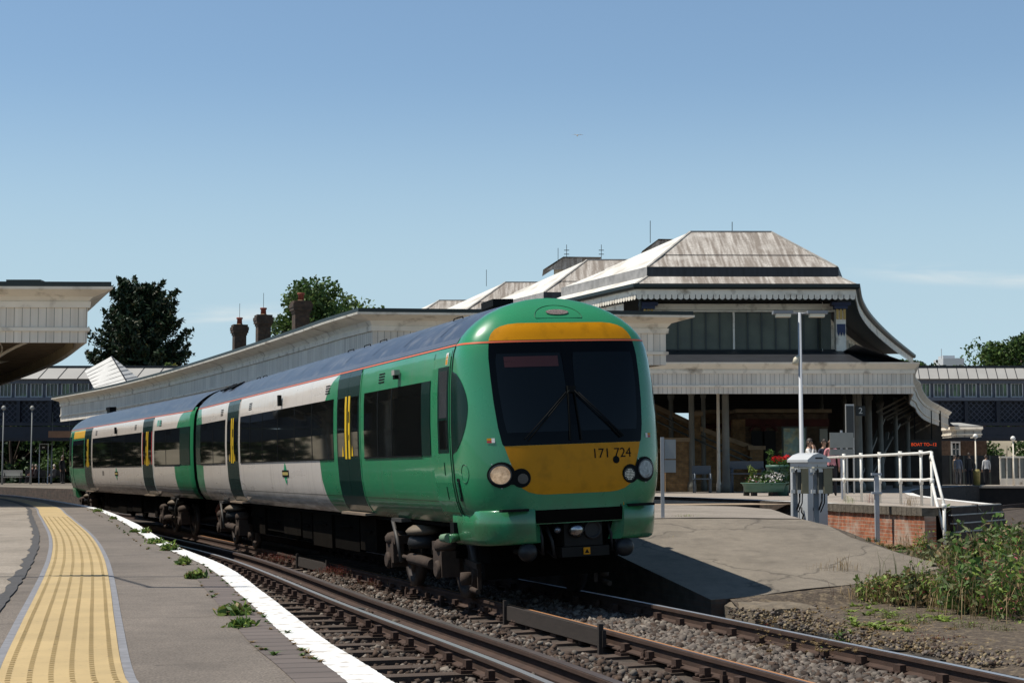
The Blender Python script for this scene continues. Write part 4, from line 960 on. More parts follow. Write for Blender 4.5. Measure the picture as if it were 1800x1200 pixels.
lay2 = dict(doors=[(4.4, 6.0, False), (16.5, 18.1, True)],
    windows=[(1.75, 4.2, []), (6.25, 16.3, [8.6, 11, 13.5]), (18.35, 22.1, [20.2])], green_glass=[(22.1, 23.4)],
    vents=[7.6, 15.3, 19.3], camera=[], door_lamp=[11.9], logo=[11.8], codes=[9.0], hatch=[(21.5, -.78)], rail=[(14.5, -.6), (15.5, -.6), (16.5, -.6)], dot=[12.0, 21.0], cabyellow=True, teal=18.5)
def sh(l):
    l['doors'] = [(a - .3, b - .3, c) for a, b, c in l['doors']]; l['windows'] = [(a - .3, b - .3, [m - .3 for m in c]) for a, b, c in l['windows']]
    for k in ('vents', 'camera', 'door_lamp', 'logo', 'dot', 'codes'):
        if k in l: l[k] = [v - .3 for v in l[k]]
    for k in ('hatch', 'rail', 'green_glass'):
        if k in l: l[k] = [(v[0] - .3, v[1] - (.3 if k == 'green_glass' else 0)) for v in l[k]]
NOSE = Vector((.955 - .096, 20.42 + .284, 0)); TH1 = R(18.6)
sh(lay1)
car1 = carriage((NOSE.x, NOSE.y, -.028), TH1, 'front green and white carriage, its yellow nose numbered 171 724', LEN, lay1, True, liv1)
u1 = Vector((-math.sin(TH1), math.cos(TH1), 0)); J = NOSE + u1 * (LEN + .70)
TH2 = R(22.2)
lay2['doors'] = [(5.0, 6.6, False), (16.6, 18.2, True)]; lay2['windows'][0] = (1.75, 4.8, []); lay2['windows'][1] = (6.85, 16.4, [8.6, 11, 13.5]); lay2['windows'][2] = (18.45, 22.1, [20.2])
sh(lay2)
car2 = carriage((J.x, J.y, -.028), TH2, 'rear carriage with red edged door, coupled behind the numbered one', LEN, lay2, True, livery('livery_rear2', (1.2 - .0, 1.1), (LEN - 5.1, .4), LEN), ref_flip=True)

# ------------------------------------------------------------------ canopies and station
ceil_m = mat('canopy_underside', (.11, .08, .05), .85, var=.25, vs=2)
def fascia(name, path, z0, z1, parent, flare=.38, bm=white_board, gut=True, extra=()):
    """painted boarded edge of a canopy swept along a path; outward is to the right of travel"""
    e = MB(); hh = z1 - z0; zf = z1 - .30 * hh; zmid = z0 + .36 * (zf - z0)
    e.m(bm); sweep(e, path, [(0, zf), (0, z0), (-.05, z0), (-.05, zf)], .2)
    o = e.build(name, parent)
    e = MB().m(white_plain); sweep(e, path, [(.0, zf), (.05, zf + .02), (.06, zf + .08), (.02, zf + .10), (.10, z1 - .14), (flare, z1 - .02), (flare + .01, z1 + .03), (-.1, z1 + .03)])
    e.build('cornice', o)
    for z in (zf - .0, zmid):
        e = MB().m(white_plain); sweep(e, path, [(.003, z - .035), (.045, z - .035), (.05, z + .03), (.003, z + .05)]); e.build('batten', o)
    if gut:
        e = MB().m(black_gut); sweep(e, path, [(flare - .25, z1 + .032), (flare - .02, z1 + .032), (flare - .02, z1 + .13), (flare - .25, z1 + .13)], closed=True); e.build('gutter', o)
    return o
def slab_poly(mb, pts, z0, z1): mb.prism([(p[0], p[1]) for p in pts], z0, z1); return mb
def polyline(pts, n=6): return spline(pts, n)
col_m = mat('column_paint', (.30, .31, .29), .5, var=.12)
def column(parent, x, y, z0, z1, r=.09, m_=None, brack=(1, 0)):
    mb = MB().m(m_ or col_m); mb.lathe((x, y, 0), [(r * 1.7, z0), (r * 1.7, z0 + .25), (r * 1.15, z0 + .4), (r, z1 - .9), (r * 1.3, z1 - .85), (r * 1.6, z1 - .7), (r * 1.2, z1 - .65), (r * 1.2, z1)], 12)
    return mb.build('column', parent)
def bracket(parent, p, q, m_):   # curved spandrel bracket from column p to roof point q
    p, q = Vector(p), Vector(q); pts = [p + (q - p) * t + Vector((0, 0, (q.z - p.z) * (math.sin(t * math.pi / 2) - t))) for t in [k / 8 for k in range(9)]]
    mb = MB().m(m_); mb.tube(pts, .035, 6)
    c = Vector((p.x + (q.x - p.x) * .38, p.y + (q.y - p.y) * .38, q.z - abs(q.z - p.z) * .22)); d = Vector((q.x - p.x, q.y - p.y, 0)).normalized()
    mb.tube([c + d * .17 * math.cos(a) + Vector((0, 0, .17 * math.sin(a))) for a in [2 * math.pi * k / 14 for k in range(15)]], .018, 5)
    return mb.build('bracket', parent)

# ---- left canopy (over the near platform)
lc = empty('platform_canopy', (-14, 34, ZP), 'cream boarded platform canopy at the left edge, its brown underside curving away', 'canopy', 'station canopies')
def rel(o, e): o.parent = e; o.matrix_parent_inverse = Matrix.Translation(-e.location); return o
class Thing:
    """collects world-space parts under an empty"""
    def __init__(s, name, loc, label, cat, group=None): s.e = empty(name, loc, label, cat, group); s.inv = Matrix.Translation(-Vector(loc))
    def fix(s):
        def rec(o, top):
            for c in kids(o):
                if c.data and top: c.data.transform(s.inv)
                elif c.data: c.data.transform(s.inv)
                rec(c, False)
        rec(s.e, True)
bpy.data.objects.remove(lc)
T = Thing('platform_canopy', (-14, 34, ZP), 'cream boarded platform canopy at the left edge, its brown underside curving away', 'canopy', 'station canopies')
lcp = [(-34, 33.2), (-8.55, 34.0)] + [(p.x, p.y) for p in spline([(-8.55, 34.0), (-10.9, 40.5), (-14.1, 48), (-17.6, 55.5), (-21.6, 63), (-26.5, 71), (-33, 80)], 6)][1:]
fo = fascia('fascia', lcp, 4.2, 5.26, T.e, .42)
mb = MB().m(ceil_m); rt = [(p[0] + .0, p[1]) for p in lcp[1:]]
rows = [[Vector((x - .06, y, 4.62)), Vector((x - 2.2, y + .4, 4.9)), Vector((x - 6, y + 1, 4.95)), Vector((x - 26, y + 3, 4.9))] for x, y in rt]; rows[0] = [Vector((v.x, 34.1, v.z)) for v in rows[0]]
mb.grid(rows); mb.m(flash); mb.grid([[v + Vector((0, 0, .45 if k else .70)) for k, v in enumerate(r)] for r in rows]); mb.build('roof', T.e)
for i, (x, y) in enumerate(rt[::1]):
    if i % 1 == 0 and i < len(rt) - 1:
        for f in (0, .33, .66):
            xx, yy = lerp(x, rt[i + 1][0], f), lerp(y, rt[i + 1][1], f) + .15; mb = MB().m(mat('joist', (.24, .18, .12), .8, var=.2)); mb.bar((xx - .1, yy, 4.55), (xx - 6.2, yy + .9, 4.82), .07, .18); mb.build('joist', T.e)
        mb = None
for i in range(0, len(rt) - 6, 6):
    x, y = rt[i + 3]; column(T.e, x - 2.6, y + .2, ZP, 4.8, .10, white_plain); bracket(T.e, (x - 2.5, y + .2, 3.5), (x - .5, y, 4.55), white_plain)
mb = MB().m(black_gut); mb.box((-9.9, 34.3, 5.47), (.7, .3, .05)); mb.build('roof_light', T.e)
mb = MB().m(mat('inner_boards', (.50, .40, .24), .8, var=.15)); sweep(mb, rt[2:], [(-.07, 4.25), (-.07, 4.62)]); mb.build('inner_lining', T.e)
T.fix()
T = Thing('platform_building', (-16, 40, ZP), 'dark brick station building under the left canopy, hidden from the front', 'building')
pw = [(p[0] - 6.5, p[1] + 2.6) for p in rt]; mb = MB().m(brick_mat('left_wall_brick', (.10, .07, .05), (.08, .055, .04), (.09, .08, .06), axis='sz')); sweep(mb, pw, [(0, ZP), (0, 5.0), (-5, 5.2), (-5, ZP)]); mb.build('wall', T.e); T.fix()

# ---- middle canopy (over the ramp platform, beside the train)
T = Thing('platform_canopy', (0, 48, ZP), 'long grey boarded canopy behind the train roof, running back to the footbridge', 'canopy', 'station canopies')
ml = [(P(x, y, z=5.5).x, P(x, y, z=5.5).y) for x, y in ((107, 700), (200, 683), (300, 659), (415, 626), (540, 587), (600, 567), (655, 551))]
mlp = [(p.x, p.y) for p in spline(ml, 4)]
mr_ = [(3.85, 42.3)] + [(p.x, p.y) for p in spline([(3.85, 42.3), (1.2, 50), (-2.5, 60), (-8, 72), (-16, 86)], 4)][1:]
fascia('fascia', mlp + mr_, 4.28, 5.46, T.e, .50)
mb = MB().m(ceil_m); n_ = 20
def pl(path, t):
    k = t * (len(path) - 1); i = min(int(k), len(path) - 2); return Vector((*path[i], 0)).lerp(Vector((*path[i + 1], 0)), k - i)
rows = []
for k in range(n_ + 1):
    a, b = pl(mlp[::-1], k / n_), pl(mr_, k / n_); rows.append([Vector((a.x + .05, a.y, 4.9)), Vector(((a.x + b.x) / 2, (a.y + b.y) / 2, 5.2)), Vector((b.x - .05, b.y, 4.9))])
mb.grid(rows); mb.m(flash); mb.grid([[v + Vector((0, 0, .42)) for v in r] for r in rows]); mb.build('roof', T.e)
for k in range(0, 10):
    a, b = pl(mlp[::-1], k / 10 + .03), pl(mr_, k / 10 + .03); c_ = (a + b) / 2; column(T.e, c_.x, c_.y, .87, 5.0, .10, white_plain)
mb = MB().m(brick_mat('chimney_low', (.16, .12, .09), (.12, .10, .08), (.15, .13, .11), axis='sz')); q = P(703, 545, d=58); mb.box((q.x, q.y, 6.1), (.34, .4, 1.8)); mb.box((q.x, q.y, 7.05), (.42, .5, .12)); mb.build('vent_stack', T.e)
T.fix()

# ---- island platform under the station
ISL_L = [(8.12, 32.9), (7.06, 37.9), (4.4, 49), (1.4, 60), (-3, 72), (-9, 86), (-16, 98), (-30, 125)]
ISL_R = [(10.5, 36.9), (11.3, 44), (12.4, 51.8), (14.5, 62), (18, 75), (24, 90), (31, 103), (48, 125)]
red_brick = brick_mat('red_brick', (.44, .155, .075), (.36, .12, .06), (.40, .30, .22), axis='yz', dirt=(.5, .42, .34))
mb = MB().m(asph_far); il = [Vector((*p, .92)) for p in ISL_L]; ir = [Vector((*p, .92)) for p in ISL_R]
mb.grid([[a, a.lerp(b, .5), b] for a, b in zip(il, ir)])
struct(mb, 'island_platform')
W_ = Thing('brick_wall', (7.6, 35.4, 0), 'sunlit orange brick platform wall with dark coping under the white railing', 'wall')
cop_m = mat('coping_dark', (.13, .11, .085), .9, var=.4, vs=9, bump=.6, bs=30)
mb = MB().m(red_brick); a, b = Vector((8.10, 33.0, 0)), Vector((7.04, 37.95, 0))
mb.bar((a.x, a.y, .19), (b.x, b.y, .19), .24, 1.14); mb.build('wall', W_.e)
d_ = (b - a); n_ = 22
mb = MB().m(cop_m)
for k in range(n_):
    p = a + d_ * ((k + .5) / n_); mb.box((p.x - .0, p.y, .84), (.34, d_.length / n_ - .012, .155 + RNG.uniform(-.008, .008)), math.atan2(-d_.x, d_.y))
mb.build('coping', W_.e); W_.fix()
mb = MB().m(platform_brick)
for pa in (ISL_L[1:], ISL_R):
    mb.grid([[Vector((*p, .91)) for p in pa], [Vector((*p, -.4)) for p in pa]])
iw = mb.build('platform_wall'); tag(iw, 'dark brick side walls of the island platform behind the railing', 'wall')
mb = MB().m(wl); sweep(mb, [(*p,) for p in ISL_R[:6]], [(-.02, .925), (-.30, .925)]); sweep(mb, ISL_L[1:5], [(.02, .925), (.28, .925)]); struct(mb, 'platform_edge_line')
# steps at the platform end
S_ = Thing('timber_steps', (9.6, 35, 0), 'dark timber steps with pale nosings at the end of the island platform', 'steps')
tim = mat('step_timber', (.05, .032, .024), .9, var=.4, vs=5, bump=.4); nos = mat('step_nosing', (.50, .47, .42), .7, var=.2)
a, b = Vector((8.62, 33.9, 0)), Vector((10.5, 36.9, 0)); fw = Vector((.35, -.94, 0)).normalized()
for k in range(5):
    z = .92 - .165 * k; p, q = a + fw * (.06 * k), b + fw * (.06 * k)
    mb = MB().m(tim); mb.bar(p + Vector((0, 0, z - .09)), q + Vector((0, 0, z - .09)), .26, .16); mb.build('riser', S_.e)
    mb = MB().m(nos); mb.bar(p + fw * .11 + Vector((0, 0, z + .004)), q + fw * .11 + Vector((0, 0, z + .004)), .07, .022); mb.build('nosing', S_.e)
mb = MB().m(tim); mb.bar(a.lerp(b, .5) + Vector((0, .0, .2)) + fw * .1 , a.lerp(b, .5) + Vector((0, 0, .95)) + fw * .1, .12, .05); mb.prism([(8.4, 34.6), (8.62, 33.95), (10.5, 36.95), (10.4, 38)], -.3, .90); mb.build('frame', S_.e)
S_.fix()

# ---- main station building
DB = 58.0
T = Thing('station_building', (8, 62, .92), 'large station hall with stepped mottled white roofs, scalloped eaves and boarded canopy', 'station')
RC = spline([(13.75, 58), (15.5, 66), (16.9, 71), (18.3, 76.5), (21.2, 87), (24.2, 96.3), (27.0, 105)], 5)
LC = [(-17, 104), (-12.5, 95), (-8.2, 85), (-4.0, 75), (-.2, 66.5), (3.3, 58)]
fascia('canopy_fascia', LC + [(p.x, p.y) for p in RC], 4.30, 5.34, T.e, .22, gut=False)
# low dark roof above the fascia, with slots invented to let sun dapple the stairs
slate = mat('dark_slate', (.018, .02, .025), .5, var=.3, vs=2)
rc_at = lambda y: at_along(RC, y).x
def lc_at(y):
    for (x0, y0), (x1, y1) in zip(LC, LC[1:]):
        if y1 <= y <= y0: return lerp(x0, x1, (y - y0) / (y1 - y0))
    return LC[-1][0]
EV = spline([(12.35, 60.6), (13.7, 66.5), (15.6, 73.5), (18.8, 84), (23.0, 97)], 5)       # upper eave on the right
ev_at = lambda y: at_along(EV, y).x if y > 60.6 else 12.35
mb = MB().m(slate)
mb.grid([[Vector((3.3, 58.05, 5.36)), Vector((13.7, 58.05, 5.36))], [Vector((4.9, 61.65, 6.05)), Vector((11.9, 61.65, 6.05))]])
mb.grid([[Vector((rc_at(y) - .05, y, 5.34)), Vector((ev_at(y) - .55, y, 6.0))] for y in (58.05, 61.65, 66, 71, 76, 81, 86, 91, 96)])
mb.grid([[Vector((x, y, 5.30)) for x in (lc_at(y) + .1, lc_at(y) + 1.1)] for y in np.linspace(58.2, 97, 12)])
for y in np.arange(71, 97, 1.2): mb.poly([(lc_at(y) + 1.1, y, 5.30), (ev_at(y) - .5, y, 5.31), (ev_at(y) - .5, y + 1.1, 5.31), (lc_at(y) + 1.1, y + 1.1, 5.30)])
mb.poly([(7.3, 58.1, 5.3), (13.6, 58.1, 5.3), (15.0, 71, 5.3), (6.0, 71, 5.3)])
for y in np.arange(58.6, 70.5, 1.05): mb.poly([(lc_at(y) + 1.1, y, 5.28), (7.4, y, 5.28), (7.4, y + .55, 5.28), (lc_at(y) + 1.1, y + .55, 5.28)])
mb.build('lower_roof', T.e)
# clerestory walls
cler = mat('clerestory_glass', (.115, .125, .10), .3, spec=.2, var=.14, vs=1.2, col2=(.15, .16, .12), m2=(.4, .6), s2=1.0)
glz = mat('glazing_bar', (.05, .06, .055), .5)
yw = 61.7
mb = MB().m(white_plain); mb.box((8.35, yw + .15, 7.66), (7.0, .12, .22)); mb.box((8.35, yw + .1, 7.50), (7.0, .14, .06)); mb.build('lintel', T.e)
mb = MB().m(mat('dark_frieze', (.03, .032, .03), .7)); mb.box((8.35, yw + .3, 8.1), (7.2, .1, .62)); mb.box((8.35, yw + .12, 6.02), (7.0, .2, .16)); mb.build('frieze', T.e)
for i in range(13):
    x0 = 5.05 + i * .5115; mb = MB().m(cler); mb.box((x0 + .255, yw + .2, 6.78), (.49, .03, 1.40)); pn = mb.build('window', T.e)
    mb = MB().m(glz if i != 6 else white_plain); mb.box((x0, yw + .15, 6.78), (.045 if i != 6 else .07, .10, 1.42)); mb.build('glazing_bar', pn)
blue = mat('capital_blue', (.02, .035, .10), .5); gold = mat('capital_gold', (.55, .36, .10), .5)
for x in (4.97, 11.98):
    mb = MB().m(white_plain); mb.box((x, yw - .02, 6.75), (.36, .36, 1.5)); pil = mb.build('pilaster', T.e)
    mb = MB().m(blue); mb.prism([(x - .34, yw - .36), (x + .34, yw - .36), (x + .34, yw + .3), (x - .34, yw + .3)], 7.68, 7.80); mb.prism([(x - .24, yw - .26), (x + .24, yw - .26), (x + .24, yw + .2), (x - .24, yw + .2)], 7.56, 7.68); mb.box((x, yw - .22, 6.85), (.30, .06, .30)); 
    for k in (-.1, 0, .1): mb.poly([(x + k - .05, yw - .25, 6.7), (x + k + .05, yw - .25, 6.7), (x + k, yw - .25, 6.55)])
    mb.m(gold)
    for k in (-.13, 0, .13): mb.box((x + k, yw - .21, 7.36), (.085, .08, .36))
    mb.build('capital', pil)
# right side of the clerestory, following the curve
evp = [(p.x - 1.1, p.y + .6) for p in EV]
mb = MB().m(white_plain); sweep(mb, evp, [(0, 7.5), (0, 7.8)]); sweep(mb, evp, [(-.02, 5.9), (-.02, 6.1)]); mb.m(cler); sweep(mb, evp, [(-.05, 6.1), (-.05, 7.5)]); mb.m(slate); sweep(mb, evp, [(-.06, 7.8), (-.06, 8.3)])
mb.m(white_plain)
for p in evp[1::1]: mb.box((p[0], p[1], 6.8), (.14, .2, 1.5))
mb.build('side_clerestory', T.e)
mb = MB().m(white_plain); lp = [(lc_at(y) + 2.4, y) for y in (98, 90, 80, 70, 61.9)]; sweep(mb, lp, [(0, 7.3), (0, 7.8)]); mb.m(cler); sweep(mb, lp, [(-.03, 5.4), (-.03, 7.3)]); mb.m(slate); sweep(mb, lp, [(-.03, 7.8), (-.03, 8.3)]); mb.build('side_clerestory', T.e)
# upper eaves: gutter, white frieze and scalloped valance
ELp = [(-10.5, 96), (-6.3, 86.4), (-2.7, 77.7), (.9, 69.1), (4.45, 60.5)]
EP = ELp + [(12.35, 60.6)] + [(p.x, p.y) for p in EV[1:]]
mb = MB().m(black_gut); sweep(mb, EP, [(-.3, 8.17), (.10, 8.17), (.16, 8.24), (.16, 8.36), (-.3, 8.36)], closed=True); mb.build('eaves_gutter', T.e)
mb = MB().m(white_plain); sweep(mb, EP, [(.0, 7.98), (.0, 8.17), (-.06, 8.17), (-.06, 7.98)], closed=True); ef = mb.build('eaves_board', T.e)
mb = MB().m(white_plain); path = [Vector((*p, 0)) for p in EP]; acc = 0
for i in range(len(path) - 1):
    L_ = (path[i + 1] - path[i]).length; n_ = max(1, round(L_ / .215)); d = (path[i + 1] - path[i]) / n_; nn = Vector((d.y, -d.x, 0)).normalized() * .012
    for k in range(n_):
        a = path[i] + d * k + nn; b = a + d; sh = []
        for t in range(7):
            s_ = t / 6; sh.append(a + (b - a) * (.06 + .88 * s_) + Vector((0, 0, 7.85 - .055 * math.sin(math.pi * s_))))
        mb.poly([a + (b - a) * .06 + Vector((0, 0, 7.985))] + sh + [a + (b - a) * .94 + Vector((0, 0, 7.985))])
mb.build('scalloped_valance', ef)
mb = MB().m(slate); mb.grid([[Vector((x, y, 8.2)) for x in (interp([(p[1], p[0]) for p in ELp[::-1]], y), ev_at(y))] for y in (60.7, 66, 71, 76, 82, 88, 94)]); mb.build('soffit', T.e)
mb = MB().m(black_gut); mb.tube([(4.62, 60.8, 8.15), (4.62, 60.8, 7.4), (5.0, 61.4, 7.05)], .05, 8); mb.build('downpipe', T.e)
# stepped hipped roofs
rf_, h = newmat('mottled_roof', .85); t = h.new('ShaderNodeTexCoord'); mp = h.new('ShaderNodeMapping'); mp.inputs['Scale'].default_value = (5.5, .35, .35); h.l.new(t.outputs['Object'], mp.inputs[0])
a_ = h.noise(mp.outputs[0], 1.3, 10, .15); b_ = h.noise(t.outputs['Object'], .55, 5); c_ = h.noise(t.outputs['Object'], 14, 6)
c = h.mix(h.mr(a_, .36, .60, 0, .85), (.56, .52, .47), (.19, .155, .125)); c = h.mix(h.mr(c_, .4, .65, 0, .5), c, (.16, .13, .11)); c = h.mix(h.mr(b_, .55, .7, 0, .5), c, (.66, .63, .58))
h.l.new(c, h.b.inputs['Base Color'])
rf_w = mat('pale_roof', (.68, .66, .61), .85, var=.12, vs=2, col2=(.50, .46, .40), m2=(.5, .7), s2=1.2)  # paler, less mottled finish used only on the left-hand slopes
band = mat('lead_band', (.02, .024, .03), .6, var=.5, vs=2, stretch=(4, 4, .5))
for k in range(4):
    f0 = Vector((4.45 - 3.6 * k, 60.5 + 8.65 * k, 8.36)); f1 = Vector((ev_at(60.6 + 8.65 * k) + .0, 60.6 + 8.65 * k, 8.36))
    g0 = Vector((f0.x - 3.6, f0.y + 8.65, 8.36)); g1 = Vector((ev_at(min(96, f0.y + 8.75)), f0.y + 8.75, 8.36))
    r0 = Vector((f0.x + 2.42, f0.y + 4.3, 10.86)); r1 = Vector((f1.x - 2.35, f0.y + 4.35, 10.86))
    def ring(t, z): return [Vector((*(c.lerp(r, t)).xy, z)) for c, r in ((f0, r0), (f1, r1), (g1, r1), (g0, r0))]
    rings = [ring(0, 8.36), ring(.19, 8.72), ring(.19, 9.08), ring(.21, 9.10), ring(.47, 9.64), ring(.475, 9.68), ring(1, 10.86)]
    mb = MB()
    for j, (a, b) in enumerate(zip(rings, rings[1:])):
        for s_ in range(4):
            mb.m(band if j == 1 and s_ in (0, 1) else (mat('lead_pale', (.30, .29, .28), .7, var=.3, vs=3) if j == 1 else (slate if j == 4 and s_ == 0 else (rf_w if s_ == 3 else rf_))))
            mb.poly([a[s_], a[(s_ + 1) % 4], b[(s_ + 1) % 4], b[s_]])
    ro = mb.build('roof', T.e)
    mb = MB().m(mat('ridge_lead', (.35, .33, .30), .8, var=.3)); mb.bar(r0, r1, .14, .06); mb.bar(rings[3][0], r0, .10, .05); mb.bar(rings[3][1], r1, .10, .05); mb.bar(rings[0][0], rings[1][0], .1, .05); mb.bar(rings[0][1], rings[1][1], .1, .05); mb.build('ridge_capping', ro)
# gabled roof ventilators and finials
for (px, py, d, wd, hh) in ((990, 452, 78, 1.1, .6), (1157, 421, 70, .8, .5)):
    c = P(px, py, d=d); mb = MB().m(mat('vent_timber', (.50, .42, .30), .7, var=.2)); mb.prism([(c.x - wd * .35, d), (c.x + wd * .5, d), (c.x + wd * .5, d + 2), (c.x - wd * .35, d + 2)], c.z - hh - 1.2, c.z - hh * .6)
    mb.m(slate); mb.poly([(c.x - wd * .85, d - .2, c.z - hh), (c.x, d - .2, c.z), (c.x, d + 2.5, c.z), (c.x - wd * .85, d + 2.5, c.z - hh)]); mb.poly([(c.x, d - .2, c.z), (c.x + wd * 1.6, d - .2, c.z - .02), (c.x + wd * 1.6, d + 2.5, c.z - .02), (c.x, d + 2.5, c.z)]); mb.m(rf_); mb.poly([(c.x - wd * .7, d - .1, c.z - hh), (c.x, d - .1, c.z - .05), (c.x + wd * .8, d - .1, c.z - .05), (c.x + wd * .8, d - .1, c.z - hh)]); mb.build('roof_ventilator', T.e)
for (px, py0, py1, d, fin) in ((996, 430, 452, 78, 1), (1057, 430, 452, 79, 1), (1143, 388, 421, 70, 0), (1287, 390, 404, 64.8, 0), (855, 474, 497, 84, 0), (981, 436, 458, 80, 0)):
    a, b = P(px, py0, d=d), P(px, py1 + 6, d=d); mb = MB().m(glz); mb.bar(a, b, .025)
    if fin:
        for t in (.35, .6): q = a.lerp(b, t); mb.bar((q.x - .12, q.y, q.z), (q.x + .12, q.y, q.z), .03)
    mb.build('finial', T.e)
# columns, beams, glimpses below the canopy
for (px, d, r) in ((1216, 62, .10), (1237, 64, .08), (1263, 61, .055), (1276, 60, .12), (1508, 61, .16), (1527, 66, .14), (1548, 72, .12), (1575, 78, .10), (1596, 88, .12), (1485, 70, .07), (1445, 75, .07), (1180, 66, .09)):
    q = P(px, 800, d=d); column(T.e, q.x, q.y, .92, 5.3, r, mat('column_grey', (.15, .15, .13), .6, var=.2) if px != 1263 else white_plain)
mb = MB().m(mat('beam_dark', (.02, .02, .02), .7))
for y in np.arange(59.5, 96, 3.2): mb.bar((lc_at(y) + .2, y, 5.1), (rc_at(y) - .1, y, 5.1), .12, .3)
mb.build('roof_beams', T.e)
for (px0, py0, px1, py1, d) in ((1512, 836, 1553, 735, 74), (1530, 836, 1580, 745, 76), (1545, 850, 1560, 760, 78)):
    mb = MB().m(mat('pale_handrail', (.16, .16, .14), .6)); mb.bar(P(px0, py0, d=d), P(px1, py1, d=d + 3), .16, .10); mb.build('stair_stringer', T.e)
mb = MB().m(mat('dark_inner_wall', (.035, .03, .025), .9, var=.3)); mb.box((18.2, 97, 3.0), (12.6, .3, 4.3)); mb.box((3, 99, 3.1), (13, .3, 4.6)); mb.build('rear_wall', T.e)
mb = MB().m(mat('rusty_bracket', (.14, .12, .09), .7))
for p in RC[4::3]: mb = MB().m(MATS['rusty_bracket']); mb.bar((p.x - .15, p.y, 4.5), (p.x - 1.3, p.y, 3.9), .07); mb.bar((p.x - .15, p.y, 4.4), (p.x - .15, p.y + 1, 4.9), .05); mb.build('canopy_bracket', T.e)
T.fix()
# platform number sign
def text_mesh(txt, size, m_, name, parent, M, bold=0.0, ext=0.0):
    cu = bpy.data.curves.new('t', 'FONT'); cu.body = txt; cu.size = size; cu.align_x = 'CENTER'; cu.align_y = 'CENTER'; cu.offset = bold
    to = bpy.data.objects.new('tmp', cu); sc.collection.objects.link(to); dg = bpy.context.evaluated_depsgraph_get()
    me = bpy.data.meshes.new_from_object(to.evaluated_get(dg)); bpy.data.objects.remove(to)
    me.transform(M); me.materials.clear(); me.materials.append(m_); o = bpy.data.objects.new(name, me); sc.collection.objects.link(o)
    if parent: o.parent = parent
    return o
FR = Matrix.Rotation(math.pi / 2, 4, 'X')
q = P(1512.5, 722, d=59.0); e = empty('platform_sign', q, 'black square sign reading 2, hung under the station canopy', 'sign')
mb = MB().m(mat('sign_black', (.012, .016, .018), .5)); mb.box((0, 0, 0), (.34, .05, .34)); mb.build('panel', e); text_mesh('2', .30, mat('sign_white', (.62, .66, .66), .5), 'number', e, Matrix.Translation((0, -.03, 0)) @ FR)
mb = MB().m(seal); mb.bar((-.12, 0, .17), (-.12, 0, 1.0), .02); mb.bar((.12, 0, .17), (.12, 0, 1.0), .02); mb.build('hanger', e)
# departure board
q = P(1624, 781, d=80); e = empty('departure_board', q, 'dark departure board with glowing orange text under the canopy', 'display')
mb = MB().m(mat('sign_black2', (.006, .006, .006), .4)); mb.box((0, .1, 0), (1.25, .14, .42)); mb.build('housing', e)
led = mat('led_orange', (.8, .10, .02), .5, emit=((1, .09, .015), .5)); text_mesh('BOAT TO--12', .20, led, 'text', e, Matrix.Translation((0, 0, 0)) @ FR, .003)
mb = MB().m(seal); mb.bar((-.4, .1, .2), (-.4, .1, 1.6), .04); mb.bar((.4, .1, .2), (.4, .1, 1.6), .04); mb.build('hanger', e)

# ---- brick stairs and waiting room under the roof
ybk = brick_mat('yellow_brick', (.26, .155, .065), (.19, .115, .05), (.17, .12, .07), axis='xz'); ybc = mat('stone_cap', (.26, .19, .115), .85, var=.2); rbk = mat('red_brick_band', (.085, .02, .015), .85, var=.3)
T = Thing('brick_staircase', (6.3, 64, .92), 'yellow brick stair walls with sloping stone caps under the station roof', 'stairs')
def slope_wall(p0, p1, th=.35, zb=.92, d=64, m_=ybk):
    a, b = P(*p0, d=d), P(*p1, d=d); mb = MB().m(m_)
    f = [(a.x, d, zb), (b.x, d, zb), (b.x, d, b.z), (a.x, d, a.z)]; g = [(x, y + th, z) for x, y, z in f]
    mb.poly(f); mb.poly(g[::-1]); mb.poly([f[3], f[2], g[2], g[3]]); mb.poly([f[0], f[3], g[3], g[0]]); mb.poly([f[1], f[2], g[2], g[1]]); w_ = mb.build('stair_wall', T.e)
    mb = MB().m(ybc); mb.bar((a.x - .05, d + th / 2, a.z + .08), (b.x + .05, d + th / 2, b.z + .08), th + .16, .17); mb.build('stone_cap', w_); return w_
slope_wall((1150, 716), (1222, 752), d=66); slope_wall((1231, 756), (1325, 792), d=64)
def pier(px, py, wd, d, h2=.16):
    c = P(px, py, d=d); mb = MB().m(ybk); mb.box((c.x, d + wd / 2, (c.z + .92) / 2), (wd, wd, c.z - .92)); w_ = mb.build('pier', T.e); mb = MB().m(ybc); mb.box((c.x, d + wd / 2, c.z + .07), (wd + .16, wd + .16, .15)); mb.build('stone_cap', w_)
pier(1224, 730, .30, 63.2); pier(1330, 790, .5, 63.6); pier(1193, 776, .9, 62)
mb = MB().m(glz); mb.tube([P(1155, 740, d=63), P(1225, 773, d=63), P(1320, 815, d=63)], .035, 8); mb.tube([P(1155, 726, d=63.5), P(1225, 762, d=63.5), P(1322, 806, d=63.5)], .03, 8); mb.build('handrail', T.e)
mb = MB().m(ybc); 
for k in range(9): mb.box((4.6 + k * .33, 65, 3.2 - k * .25), (.34, 1.3, .14))
mb.build('steps', T.e); T.fix()
T = Thing('waiting_room', (10.5, 68, .92), 'dark brick room with stone cornice under the station roof, beside the stairs', 'building')
a, b = P(1296, 717, d=66), P(1455, 717, d=66)
dbk = brick_mat('brown_brick', (.14, .085, .05), (.10, .065, .04), (.10, .08, .05), axis='xz')
mb = MB().m(dbk); mb.box(((a.x + b.x) / 2, 71, 2.4), (b.x - a.x, 10, 3.0)); mb.build('wall', T.e)
mb = MB().m(ybc); mb.box(((a.x + b.x) / 2, 70.9, 4.0), (b.x - a.x + .2, 10.4, .14)); mb.build('cornice', T.e)
